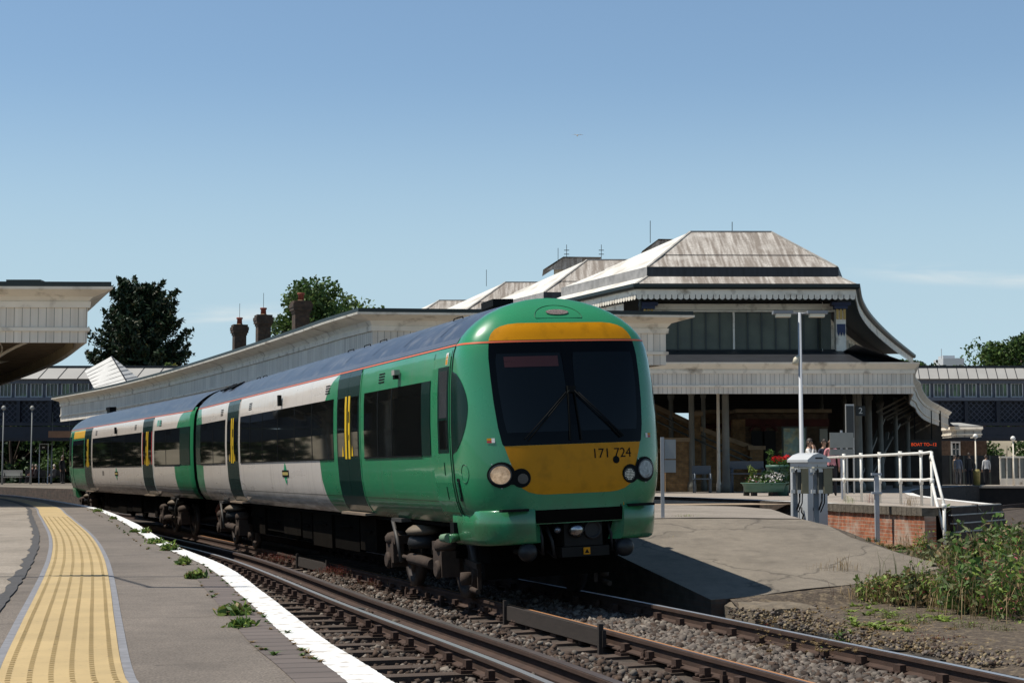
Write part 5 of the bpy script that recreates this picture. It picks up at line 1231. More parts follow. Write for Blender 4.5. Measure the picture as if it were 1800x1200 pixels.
mb = MB().m(rbk); mb.box(((a.x + b.x) / 2, 70.98, 3.55), (b.x - a.x + .08, 10.08, .28)); mb.build('brick_band', T.e)
mb = MB().m(ybk); mb.box((a.x + .02, 65.9, 2.3), (.5, .4, 2.75)); mb.build('corner_pier', T.e)
for px in (1332, 1352):
    c = P(px, 757, d=65.95); mb = MB().m(rbk); mb.tube([(c.x + .28 * math.cos(t), c.y, c.z + .20 * math.sin(t)) for t in [math.pi * k / 10 for k in range(11)]], .06, 6); mb.m(mat('blind_arch', (.02, .02, .02), .8)); mb.box((c.x, c.y, c.z - .9), (.5, .04, 1.8)); mb.build('door_arch', T.e)
# upper storey wall left of it, with brick band
mb = MB().m(ybk); mb.box((P(1262, 700, d=69).x, 69, 2.5), (1.6, .4, 3.1)); mb.m(rbk); mb.box((P(1262, 700, d=69).x, 68.9, 3.5), (1.65, .4, .18)); mb.m(ybc); mb.box((P(1262, 700, d=69).x, 69, 4.08), (1.8, .6, .14)); mb.build('side_wall', T.e)
T.fix()
# posters / information case
def panel(name, px0, py0, px1, py1, d, label, cat, m_, fm, legs=None, th=.06, group=None):
    a, b = P(px0, py0, d=d), P(px1, py1, d=d); c = (a + b) / 2; wd, hh = b.x - a.x, a.z - b.z
    z0 = legs if legs is not None else c.z - hh / 2
    e = empty(name, (c.x, d, z0), label, cat, group); mb = MB().m(fm); mb.box((0, .02, c.z - z0), (wd, th, hh)); mb.build('frame', e); mb = MB().m(m_); mb.box((0, -th / 2 + .005, c.z - z0), (wd * .86, .02, hh * .90)); mb.build('sheet', e)
    if legs is not None:
        for s_ in (-1, 1): mb = MB().m(fm); mb.bar((s_ * (wd / 2 - .03), .02, 0), (s_ * (wd / 2 - .03), .02, c.z - z0 + hh / 2), .05); mb.build('leg', e)
    return e
poster = mat('poster_print', (.30, .42, .36), .4, var=.6, vs=3, col2=(.5, .5, .3), m2=(.5, .55), s2=4)
panel('poster_case', 1374, 749, 1419, 815, 64.5, 'tall framed poster in pale green on the waiting room wall', 'poster', poster, glz, .92)
panel('notice_board', 1440, 753, 1455, 777, 65.5, 'small plain beige notice on the waiting room wall', 'notice', mat('beige_notice', (.42, .40, .32), .7, var=.1), mat('grey_frame', (.2, .2, .19), .6))
panel('poster_board', 1486, 710, 1502, 772, 56, 'tall pale totem with a dark panel under the number 2 sign', 'sign', mat('totem_dark', (.03, .03, .03), .3), mat('totem_pale', (.5, .5, .47), .5), .92)
panel('sign_panel', 1182, 772, 1189, 800, 40, 'x', 'x', white_plain, steel); 
for o in list(bpy.data.objects):
    if o.get('label') == 'x':
        for k in kids(o): bpy.data.objects.remove(k)
        bpy.data.objects.remove(o)

# ---- footbridge
T = Thing('footbridge', (0, 108, 0), 'long covered footbridge with a seamed roof, white windows and dark lattice girders', 'footbridge')
DF = 108.0; ir_d = mat('bridge_blue_iron', (.010, .015, .028), .6, var=.2); ir_g = mat('bridge_grey_boards', (.10, .115, .15), .6, var=.12); br_w = mat('bridge_window_white', (.48, .50, .50), .5)
zr = lambda y: H + (832 - y) * DF / 2989
seg = [(-90, -17.5), (16.8, 60)]
for (x0, x1) in seg:
    L_ = x1 - x0; cx = (x0 + x1) / 2
    mb = MB().m(mat('bridge_roof', (.36, .35, .33), .6, var=.1, vs=.6)); mb.poly([(x0, DF - .5, zr(666)), (x1, DF - .5, zr(666)), (x1, DF + 1.0, zr(643)), (x0, DF + 1.0, zr(643))]); mb.poly([(x0, DF + 2.6, zr(666)), (x1, DF + 2.6, zr(666)), (x1, DF + 1.0, zr(643)), (x0, DF + 1.0, zr(643))]); mb.build('roof', T.e)
    mb = MB().m(slate)
    for x in np.arange(x0 + .4, x1, .62 if x0 > 0 else 1.24): mb.bar((x, DF - .5, zr(666) + .02), (x + .25, DF + 1.0, zr(643) + .02), .035, .03)
    mb.box((cx, DF + 1, zr(642)), (L_, .3, .10)); mb.build('roof_seam', T.e)
    mb = MB().m(ir_g); mb.box((cx, DF, (zr(668) + zr(673)) / 2), (L_, .3, .24)); mb.box((cx, DF + .12, (zr(668) + zr(700)) / 2), (L_, .1, zr(668) - zr(700))); mb.box((cx, DF - .05, zr(701)), (L_, .3, .22)); mb.box((cx, DF + 2.3, (zr(668) + zr(700)) / 2), (L_, .1, zr(668) - zr(700))); mb.build('boarding', T.e)
    n_ = int(L_ / .985)
    for k in range(n_):
        x = x0 + .6 + k * .985
        if x < -35 or x > 35: continue
        mb = MB().m(br_w)
        zc, hh = (zr(673.5) + zr(697)) / 2, zr(673.5) - zr(697)
        for dx in (-.36, .36): mb.box((x + dx, DF + .02, zc), (.055, .16, hh))
        for dx in (-.12, .12): mb.box((x + dx, DF + .03, zc), (.03, .1, hh))
        for dz in (-.5, .5): mb.box((x, DF + .02, zc + dz * hh), (.78, .17, .055))
        wn = mb.build('window', T.e); mb = MB().m(mat('bridge_glass', (.03, .045, .035), .1, var=.6, vs=1.5, col2=(.08, .14, .06), m2=(.5, .6), s2=1.5)); mb.box((x, DF + .06, zc), (.72, .02, hh)); mb.build('pane', wn)
    mb = MB().m(ir_d); za, zb_ = zr(704), zr(742)
    mb.box((cx, DF + .1, zr(703)), (L_, .35, .14)); mb.box((cx, DF + .1, zr(745)), (L_, .4, .22)); mb.box((cx, DF + .2, zr(762)), (L_, .5, .30 * 3.0)); mb.box((cx, DF + 1.2, zr(768)), (L_, 2.6, .2))
    for x in np.arange(x0, x1, 2.02): mb.box((x, DF + .02, (za + zb_) / 2), (.22, .3, za - zb_))
    mb.box((cx, DF + 2.2, (za + zb_) / 2), (L_, .2, za - zb_)) ; mb.build('girder', T.e)
    mb = MB().m(mat('lattice_iron', (.034, .042, .068), .5)); hh = za - zb_
    for x in np.arange(x0 - hh, x1, .36): 
        mb.bar((x, DF + .04, zb_), (x + hh, DF + .04, za), .045, .02, up=(0, 1, 0)); mb.bar((x, DF + .07, za), (x + hh, DF + .07, zb_), .045, .02, up=(0, 1, 0))
    mb.m(ir_d); mb.box((cx, DF + .35, (za + zb_) / 2), (L_, .06, hh)); mb.build('lattice', T.e)
    for x in ((-36, -60, -80) if x0 < 0 else (x0 + 1.0,)): mb = MB().m(ir_d); mb.box((x, DF + 1.0, 2.2), (.5, .6, 4.6)); mb.build('pier', T.e)
# pitched stair roof in front of the left part
ap = P(196, 626, d=106); bl = P(149, 652, d=105); bb = P(168, 687, d=102); br = P(224, 673, d=102.5); rr = P(248, 668, d=105.5); seam = mat('seam_roof', (.60, .59, .56), .5, var=.08)
mb = MB().m(seam); mb.poly([ap, bl, bb, br]); mb.poly([ap, br, rr]); mb.poly([ap, rr, bl + Vector((2.5, 1.5, -.3)), bl]); mb.m(slate)
for k in range(1, 7):
    t = k / 7; mb.bar(bl.lerp(bb, t) + Vector((0, -.03, .02)), ap.lerp(br, t) + Vector((0, -.03, .02)), .02); mb.bar(ap.lerp(br, t) + Vector((0, -.03, .02)), ap.lerp(rr, t) + Vector((0, -.03, .02)), .02)
mb.bar(ap, br, .07); mb.build('stair_roof', T.e); mb = MB().m(ir_g); mb.prism([(bb.x, 102.2), (br.x, 102.6), (rr.x, 105), (bl.x + 1, 106)], 4.2, br.z - .9); mb.build('stair_wall', T.e)
T.fix()

# ---- house with three chimneys behind the canopy
T = Thing('station_house', (-12, 84, 0), 'brick house behind the canopy, only its three chimney stacks showing', 'house')
cbk = brick_mat('chimney_brick', (.085, .048, .028), (.045, .032, .024), (.06, .05, .038), axis='sz')
a, b = Vector((-15.5, 92.6, 0)), Vector((-8.5, 75, 0)); mb = MB().m(cbk); mb.bar((a.x, a.y, 3.2), (b.x, b.y, 3.2), 4.5, 6.4); mb.build('wall', T.e)
dr_ = (b - a).normalized(); rt_ = Vector((dr_.y, -dr_.x, 0)); mb = MB().m(slate)
mb.poly([a + rt_ * 2.5 + Vector((0, 0, 6.3)), b + rt_ * 2.5 + Vector((0, 0, 6.3)), b + Vector((0, 0, 7.6)), a + Vector((0, 0, 7.6))]); mb.poly([a - rt_ * 2.5 + Vector((0, 0, 6.3)), b - rt_ * 2.5 + Vector((0, 0, 6.3)), b + Vector((0, 0, 7.6)), a + Vector((0, 0, 7.6))]); rfh = mb.build('roof', T.e)
for (px, ytop, d, wpx, pot) in ((421, 573, 89.7, 25, 558), (463, 556, 84.7, 27, 541), (529, 532, 77.5, 31, 515)):
    c = P(px, ytop, d=d); wd = wpx * d / 2989 * .84; rzc = .35
    mb = MB().m(cbk); mb.box((c.x, d, (c.z - .5 + 6.4) / 2), (wd, wd, c.z - .5 - 6.4), rzc)
    for k, (g, hh) in enumerate(((1.12, .12), (1.28, .14), (1.36, .18), (1.2, .12))): mb.box((c.x, d, c.z - .50 + sum(q for _, q in ((1.12, .12), (1.28, .14), (1.36, .18), (1.2, .12))[:k]) + hh / 2), (wd * g, wd * g, hh), rzc)
    mb.m(mat('chimney_mortar', (.14, .08, .04), .9)); mb.lathe((c.x, d, c.z + .05), [(wd * .45, -.05), (wd * .3, .03), (.14, .08)], 10); ck = mb.build('chimney', rfh)
    pz = P(px, pot, d=d).z; mb = MB().m(mat('chimney_pot', (.22, .05, .03), .8, var=.2)); mb.lathe((c.x, d, 0), [(.15, c.z + .05), (.13, pz - .10), (.17, pz - .08), (.17, pz), (.12, pz)], 12); mb.build('chimney_pot', ck)
    if px != 529: mb = MB().m(glz); mb.bar((c.x, d, pz), (c.x, d, pz + .75), .02); mb.build('aerial', ck)
T.fix()

# ------------------------------------------------------------------ objects on and around the platforms
def pbox(mb, px0, py0, px1, py1, d, th, off=0):
    a, b = P(px0, py0, d=d), P(px1, py1, d=d); mb.box(((a.x + b.x) / 2, d + th / 2 + off, (a.z + b.z) / 2), (abs(b.x - a.x), th, abs(a.z - b.z)))
# white tubular railing
T = Thing('railing', (8.3, 36, .92), 'white tubular safety railing on the brick wall, sloping down beside the steps', 'railing')
R0, R1_ = P(1484.5, 880, z=.92), Vector((8.5, 35.0, .92)); posts = [R0.lerp(R1_, k) for k in (0, .24, .48, .73, .96)]
pt = lambda p, z: Vector((p.x, p.y, z))
for p in posts:
    mb = MB().m(whitepipe); mb.tube([pt(p, .90), pt(p, 2.02)], .030, 10)
    for z in (1.42, 2.0): mb.lathe((p.x, p.y, 0), [(.042, z - .06), (.046, z), (.042, z + .06)], 10)
    mb.build('post', T.e)
pe = Vector((8.58, 34.75, 0)); pf = Vector((8.36, 32.95, 0)); st0 = R0 + (R0 - R1_).normalized() * 2.0
mb = MB().m(whitepipe); mb.tube([pt(pe, .1), pt(pe, 2.03)], .032, 10); mb.lathe((pe.x, pe.y, 0), [(.045, 1.36), (.048, 1.42), (.045, 1.48)], 10); mb.lathe((pe.x, pe.y, 0), [(.045, 1.86), (.048, 1.9), (.045, 1.95)], 10); mb.build('post', T.e)
mb = MB().m(whitepipe); mb.tube([pt(pf, .0), pt(pf, .98)], .032, 10); mb.lathe((pf.x, pf.y, 0), [(.045, .90), (.05, .95), (.045, 1.0)], 10); mb.build('post', T.e)
for z in (2.0, 1.45):
    mb = MB().m(whitepipe); mb.tube([pt(st0, z - .02), pt(R1_, z), pt(pe, z + .02)], .030, 10); mb.build('rail', T.e)
mb = MB().m(whitepipe); mb.tube([pt(pe, 1.95), pt(pf, .97)], .030, 10); mb.build('sloping_rail', T.e)
mb = MB().m(whitepipe); mb.tube([pt(pe, 1.38), pt(pf, .38)], .030, 10); mb.build('sloping_rail', T.e); T.fix()
# grey equipment cabinet
cab_w = mat('cabinet_grey', (.52, .54, .55), .5, var=.07, col2=(.40, .41, .42), m2=(.6, .7), s2=3); cab_s = mat('cabinet_gap_black', (.02, .02, .02), .8)  # near-black colour for door gaps, a small box and a sign header
q = Vector((P(1424, 900, d=34.5).x, 34.5, .35)); e = empty('equipment_cabinet', q, 'large pale grey double cabinet with a ridged lid beside the brick wall', 'cabinet', rz=R(38))
hh = P(1413, 812, d=34.5).z - .35
mb = MB().m(cab_w); mb.box((.22, .22, hh / 2), (.60, .46, hh)); mb.build('body', e)
mb = MB().m(cab_w); n_ = 9
prof = [(-.12, hh), (-.12, hh + .05), (.05, hh + .15), (.22, hh + .19), (.39, hh + .15), (.58, hh + .05), (.58, hh)]
a = [mb.vert((x, -.06, z)) for x, z in prof]; b = [mb.vert((x, .5, z)) for x, z in prof]; mb.face(a); mb.face(b[::-1])
for i in range(len(prof)): j = (i + 1) % len(prof); mb.face((a[i], b[i], b[j], a[j]))
mb.build('lid', e)
mb = MB().m(cab_s); mb.box((.22, -.012, hh * .5), (.008, .01, hh * .92)); mb.box((-.082, .22, hh * .5), (.01, .008, hh * .9)); mb.box((.22, -.0635, hh + .085), (.22, .006, .03)); mb.build('door_gap', e)
mb = MB().m(rubber)
for z in (.25, .75): mb.box((-.09, .36, hh * z), (.03, .04, .07)); mb.box((.1, -.02, hh * (z + .1)), (.04, .03, .06))
mb.build('hinge', e); mb = MB().m(rubber); mb.tube([(-.12, .12, .55), (-.14, .10, .45), (-.11, .08, .40), (-.10, .12, .3)], .018, 6); mb.build('lock', e)
mb = MB().m(steel); mb.tube([(.0, -.03, hh - .26), (.11, -.05, hh - .18)], .012, 6); mb.build('handle', e)
khaki = mat('khaki_box', (.27, .24, .15), .7, var=.1); dk = mat('khaki_dark', (.05, .055, .05), .7)
for i, (px0, px1, d, lb) in enumerate(((1394, 1421, 33.2, 'left khaki box on a grey post in front of the grey cabinet'), (1430, 1463, 33.0, 'right khaki box on a grey post in front of the grey cabinet'))):
    a, b = P(px0, 823, d=d), P(px1, 867, d=d); w_ = b.x - a.x; hz = a.z - b.z; zb = .3
    e = empty('junction_box', (a.x + w_ / 2, d, zb), lb, 'junction box', 'khaki junction boxes on posts')
    mb = MB().m(mat('post_grey', (.20, .23, .26), .6, var=.1)); mb.box((-w_ * .32, .12, (b.z - zb + hz * .9) / 2), (.09, .09, b.z - zb + hz * .95)); mb.build('post', e)
    mb = MB().m(khaki); mb.box((w_ * .22, -.02, b.z - zb + hz / 2), (w_ * .46, .22, hz)); mb.m(dk); mb.box((-w_ * .14, -.0, b.z - zb + hz / 2), (w_ * .26, .18, hz * .96)); mb.build('box', e)
    mb = MB().m(mat('box_lid', (.38, .37, .30), .6)); mb.box((0, 0, a.z - zb + .02), (w_ * 1.05, .30, .03)); mb.build('lid', e)
    mb = MB().m(whitish)
    for z in (.08, .92): mb.box((-w_ * .16, -.10, b.z - zb + hz * z), (w_ * .22, .02, .06)); mb.box((-w_ * .52, .02, b.z - zb + hz * z), (.08, .06, .07))
    mb.build('bracket', e); mb = MB().m(rubber); mb.tube([(-.02, 0, b.z - zb), (-.03, -.02, b.z - zb - .15), (-.08, .02, b.z - zb - .32)], .016, 6); mb.tube([(.03, 0, b.z - zb), (.02, -.02, b.z - zb - .18), (-.05, .02, b.z - zb - .36)], .012, 6); mb.build('cable', e)
# double headed lamp post
q = P(1410, 860, d=46); q.z = .92; e = empty('lamp_post', q, 'tall grey lamp post with two flat heads and a small camera, above the planters', 'lamp post', 'lamp posts on the platforms')
top = P(1410, 549, d=46).z - .92; lp_m = mat('lamp_post_grey', (.42, .44, .47), .5, var=.08)
mb = MB().m(lp_m); mb.tube([(0, 0, 0), (0, 0, .9), (0, 0, .92), (-.01, 0, top)], [.09, .09, .06, .045], 12); mb.build('pole', e)
for s_ in (-1, 1):
    mb = MB().m(mat('arm_grey', (.22, .23, .24), .5)); mb.tube([(0, 0, top - .03), (s_ * .30, 0, top - .02)], .03, 8); mb.prism([(s_ * .20, -.14), (s_ * .74, -.14), (s_ * .74, .14), (s_ * .20, .14)], top - .05, top + .04); a_ = mb.build('arm', e)
    mb = MB().m(mat('lamp_lens', (.85, .76, .58), .3)); mb.prism([(s_ * .26, -.12), (s_ * .66, -.12), (s_ * .66, .12), (s_ * .26, .12)], top - .13, top - .05); mb.build('lens', a_)
mb = MB().m(mat('camera_cream', (.60, .55, .42), .5)); mb.tube([(-.05, 0, top - 1.20), (-.12, -.04, top - 1.28), (-.15, -.06, top - 1.42)], [.05, .08, .09], 10); mb.build('camera', e)
# off-frame lamp whose shadow crosses the near platform
e = empty('lamp_post', (-4.35, 10.95, ZP), 'lamp post left of the view whose shadow crosses the yellow strip', 'lamp post', 'lamp posts on the platforms')
mb = MB().m(lp_m); mb.tube([(0, 0, 0), (0, 0, 5.6)], [.03, .018], 8); mb.build('pole', e)
mb = MB().m(glz); mb.tube([(0, 0, 2.75), (.0, 0, 3.25)], [.05, .09, ], 8); mb.build('lamp', e)
mb = MB().m(lp_m); mb.tube([(0, 0, 3.4), (.40, -1.0, 3.5), (1.8, -1.15, 4.0)], [.012, .018, .016], 6); mb.box((.65, -1.02, 3.56), (.55, .06, .10)); mb.build('arm', e)
# sign post by the train nose, grey T posts
q = P(1165, 910, d=27.4); e = empty('sign_post', (q.x, q.y, q.z), 'grey post with two pale blank plates close beside the train nose', 'sign post')
tz = P(1165, 768, d=27.4).z - q.z; mb = MB().m(lp_m); mb.box((0, 0, tz / 2), (.055, .055, tz)); mb.build('post', e)
for (y0, y1) in ((772, 806), (808, 830)):
    a, b = P(1168, y0, d=27.4), P(1188, y1, d=27.4); mb = MB().m(mat('plate_pale', (.34, .36, .37), .6, var=.15)); mb.box(((a.x + b.x) / 2 - q.x, 0, (a.z + b.z) / 2 - q.z), (b.x - a.x, .02, a.z - b.z)); mb.build('plate', e)
e = empty('marker_post', (7.36, 34.35, .1), 'square grey post with two short cross bars in front of the brick wall', 'post')
zz = lambda y: P(1540, y, d=34.35).z - .1
mb = MB().m(lp_m); mb.box((0, 0, zz(836) / 2), (.085, .085, zz(836))); mb.build('post', e)
for y in (833, 866): mb = MB().m(lp_m); mb.box((0, 0, zz(y)), (.20, .12, .045)); mb.build('cross_bar', e)
# backs of signs on the railing side
q = P(1481, 880, d=44); e = empty('sign_board', (q.x, 44, .92), 'grey back of a double sign at the left end of the white railing', 'sign')
mb = MB().m(mat('sign_back', (.26, .27, .25), .6, var=.1)); a, b = P(1460, 760, d=44), P(1502, 787, d=44); mb.box((0, 0, (a.z + b.z) / 2 - .92), (b.x - a.x, .03, a.z - b.z)); mb.build('plate', e)
mb = MB().m(MATS['sign_back']); a, b = P(1460, 789, d=44), P(1502, 800, d=44); mb.box((0, .01, (a.z + b.z) / 2 - .92), (b.x - a.x, .03, a.z - b.z)); mb.build('plate', e)
mb = MB().m(lp_m); mb.bar((0, .03, 0), (0, .03, P(1481, 756, d=44).z - .92), .05); mb.build('pole', e)
# ---- planters
tub = mat('planter_green', (.07, .16, .12), .5, var=.1)
def foliage(mb, c, rad, n, size, mats, flat=.6):
    V, Fc = leaf_cloud(n, size); 
    return
def leaf_quads(cent, size, tilt=1.0, asp=2.2, jit=.4):
    n = len(cent); cent = np.asarray(cent); s = size * RNG.uniform(1 - jit, 1 + jit, n)[:, None]
    a = RNG.normal(size=(n, 3)); a /= np.linalg.norm(a, axis=1)[:, None]; b = RNG.normal(size=(n, 3)); b -= (b * a).sum(1)[:, None] * a; b /= np.linalg.norm(b, axis=1)[:, None]
    V = np.stack([cent - a * s * asp * .5, cent + b * s * .5, cent + a * s * asp * .5, cent - b * s * .5], 1).reshape(-1, 3)
    F_ = np.arange(4 * n).reshape(-1, 4); return V, F_
def leaf_obj(name, parent, groups, fix=False):
    """groups: list of (verts, faces, material)"""
    Vs, Fs, mi, mats, o = [], [], [], [], 0
    for k, (V, F_, m_) in enumerate(groups): Vs.append(V); Fs.append(F_ + o); mi += [k] * len(F_); mats.append(m_); o += len(V)
    V = np.concatenate(Vs); F_ = np.concatenate(Fs); me = bpy.data.meshes.new(name)
    me.vertices.add(len(V)); me.vertices.foreach_set('co', V.astype(np.float32).ravel()); k = F_.shape[1]
    me.loops.add(F_.size); me.loops.foreach_set('vertex_index', F_.astype(np.int32).ravel()); me.polygons.add(len(F_)); me.polygons.foreach_set('loop_start', np.arange(0, F_.size, k, dtype=np.int32))
    for m_ in mats: me.materials.append(m_)
    me.polygons.foreach_set('material_index', np.array(mi, dtype=np.int32)); me.update(calc_edges=True); me.validate()
    ob = bpy.data.objects.new(name, me); sc.collection.objects.link(ob)
    if parent: ob.parent = parent
    return ob
def leafmat(name, col, isl=.4, rough=.55, trans=.25):
    m = mat(name, col, rough, island=isl, spec=.3); b = m.node_tree.nodes['Principled BSDF']
    if not m.get('tr'):
        m['tr'] = 1; n = m.node_tree.nodes; l = m.node_tree.links; t = n.new('ShaderNodeBsdfTranslucent'); mx_ = n.new('ShaderNodeMixShader'); mx_.inputs[0].default_value = trans
        src = b.inputs['Base Color'].links[0].from_socket; l.new(src, t.inputs[0]); l.new(b.outputs[0], mx_.inputs[1]); l.new(t.outputs[0], mx_.inputs[2]); l.new(mx_.outputs[0], n['Material Output'].inputs[0])
    return m
g_leaf = leafmat('leaf_green', (.075, .14, .03)); g_dark = leafmat('leaf_dark', (.022, .055, .016)); g_lime = leafmat('leaf_lime', (.19, .26, .05)); p_red = leafmat('petal_red', (.62, .03, .03), .2); p_white = leafmat('petal_white', (.8, .76, .74), .1); p_pink = leafmat('petal_pink', (.55, .16, .18), .3); g_dry = leafmat('stalk_dry', (.28, .20, .10), .4); p_rust = leafmat('leaf_rust', (.16, .03, .02), .4)
def ball(n, c, r, zs=1.): 
    v = RNG.normal(size=(n, 3)); v /= np.linalg.norm(v, axis=1)[:, None]; v *= RNG.uniform(.35, 1, n)[:, None] ** .5 * r; v[:, 2] *= zs; return v + np.array(c)
for (px, py0, py1, d, r, lb, kind) in ((1343, 848, 864, 50.5, .50, 'low oval green planter with white flowers beside the tall tub', 0), (1368, 817, 864, 51, .36, 'tall green planter with red flowers behind the grey cabinet', 1)):
    a, b = P(px, py0, d=d), P(px, py1, d=d); hh = a.z - .92 if kind == 1 else a.z - (.92 + .12); z0 = .92 if kind else 1.04
    e = empty('planter', (a.x, d, .92), lb, 'planter', 'flower planters on the platform')
    mb = MB().m(tub); mb.lathe((0, 0, z0 - .92), [(r * .86, 0), (r * .9, hh * .5), (r * .98, hh * .9), (r * 1.04, hh * .92), (r * 1.04, hh), (r * .96, hh), (r * .9, hh - .06)], 24); 
    if not kind:
        for v in range(len(mb.v)): mb.v[v] = (mb.v[v][0] * 1.35, mb.v[v][1], mb.v[v][2])
    tb = mb.build('tub', e)
    mb = MB().m(rubber); mb.box((-.3 if not kind else 0, 0, .06), (.14 if not kind else r * 1.5, .4, .13)); mb.box((.3, 0, .06), (.14, .4, .13)) if not kind else None; mb.build('foot', e)
    zt = z0 - .92 + hh
    if not kind:
        leaf_obj('foliage', e, [(*leaf_quads(ball(260, (0, 0, zt + .03), .55, .35), .06), g_leaf), (*leaf_quads(ball(160, (.15, 0, zt + .15), .28, .9), .06), g_dark), (*leaf_quads(np.array([[-.35 + RNG.normal() * .05, 0, zt + RNG.uniform(0, .5)] for _ in range(60)]), .04, asp=6), g_lime)])
        leaf_obj('flowers', e, [(*leaf_quads(ball(90, (0, -.15, zt + .10), .55, .28), .055, asp=1.2), p_white), (*leaf_quads(ball(60, (.28, -.1, zt + .22), .3, .3), .055, asp=1.2), p_white), (*leaf_quads(ball(25, (-.35, -.1, zt + .1), .25, .5), .05, asp=1.3), p_pink)])
    else:
        leaf_obj('foliage', e, [(*leaf_quads(ball(150, (0, 0, zt + .06), .35, .5), .06), g_leaf), (*leaf_quads(ball(260, (.15, -.3, zt - .28), .26, 1.4), .05), g_dark), (*leaf_quads(np.array([[RNG.choice((-.28, -.18, .1)) + RNG.normal() * .03, 0, zt + RNG.uniform(0, .45)] for _ in range(70)]), .035, asp=6), g_leaf)])
        leaf_obj('flowers', e, [(*leaf_quads(ball(70, (-.05, -.1, zt + .17), .16, .6), .07, asp=1.2), p_red), (*leaf_quads(ball(60, (.25, -.1, zt + .20), .16, .7), .07, asp=1.2), p_red)])
# small black and white rat trap box beside planter
q = P(1312, 862, d=51); mb = MB().m(cab_s); mb.box((0, 0, .12), (.16, .2, .24)); mb.m(whitish); mb.box((0, -.105, .17), (.12, .01, .07)); o = mb.build('box', loc=(q.x, 51, .92)); tag(o, 'small black box with a white label at the left foot of the low planter', 'box')
# blue grey benches with panels under the roof
bl_ = mat('bench_blue', (.055, .075, .10), .5, var=.1)
for (px0, px1, py0, py1, d, lb) in ((1217, 1250, 818, 833, 58, 'low dark blue bench in front of the brick stairs, left one'), (1283, 1343, 810, 824, 59, 'longer dark blue bench in front of the brick stairs, right one')):
    a, b = P(px0, py0, d=d), P(px1, py1, d=d); L_ = b.x - a.x; e = empty('bench', ((a.x + b.x) / 2, d, .92), lb, 'bench', 'benches under the station roof')
    zt, zb = a.z - .92, b.z - .92
    mb = MB().m(bl_); mb.box((0, .1, (zt + zb) / 2), (L_, .04, zt - zb)); mb.build('backrest', e); mb = MB().m(bl_); mb.box((0, -.15, zb - .16), (L_, .42, .04)); mb.build('seat', e)
    for s_ in (-1, 1): mb = MB().m(bl_); mb.tube([(s_ * (L_ / 2 - .05), -.3, 0), (s_ * (L_ / 2 - .05), -.3, zb), (s_ * (L_ / 2 - .05), .1, zb + .02)], .03, 8); mb.bar((s_ * (L_ / 2 - .05), .1, 0), (s_ * (L_ / 2 - .05), .1, zt), .05); mb.build('leg', e)

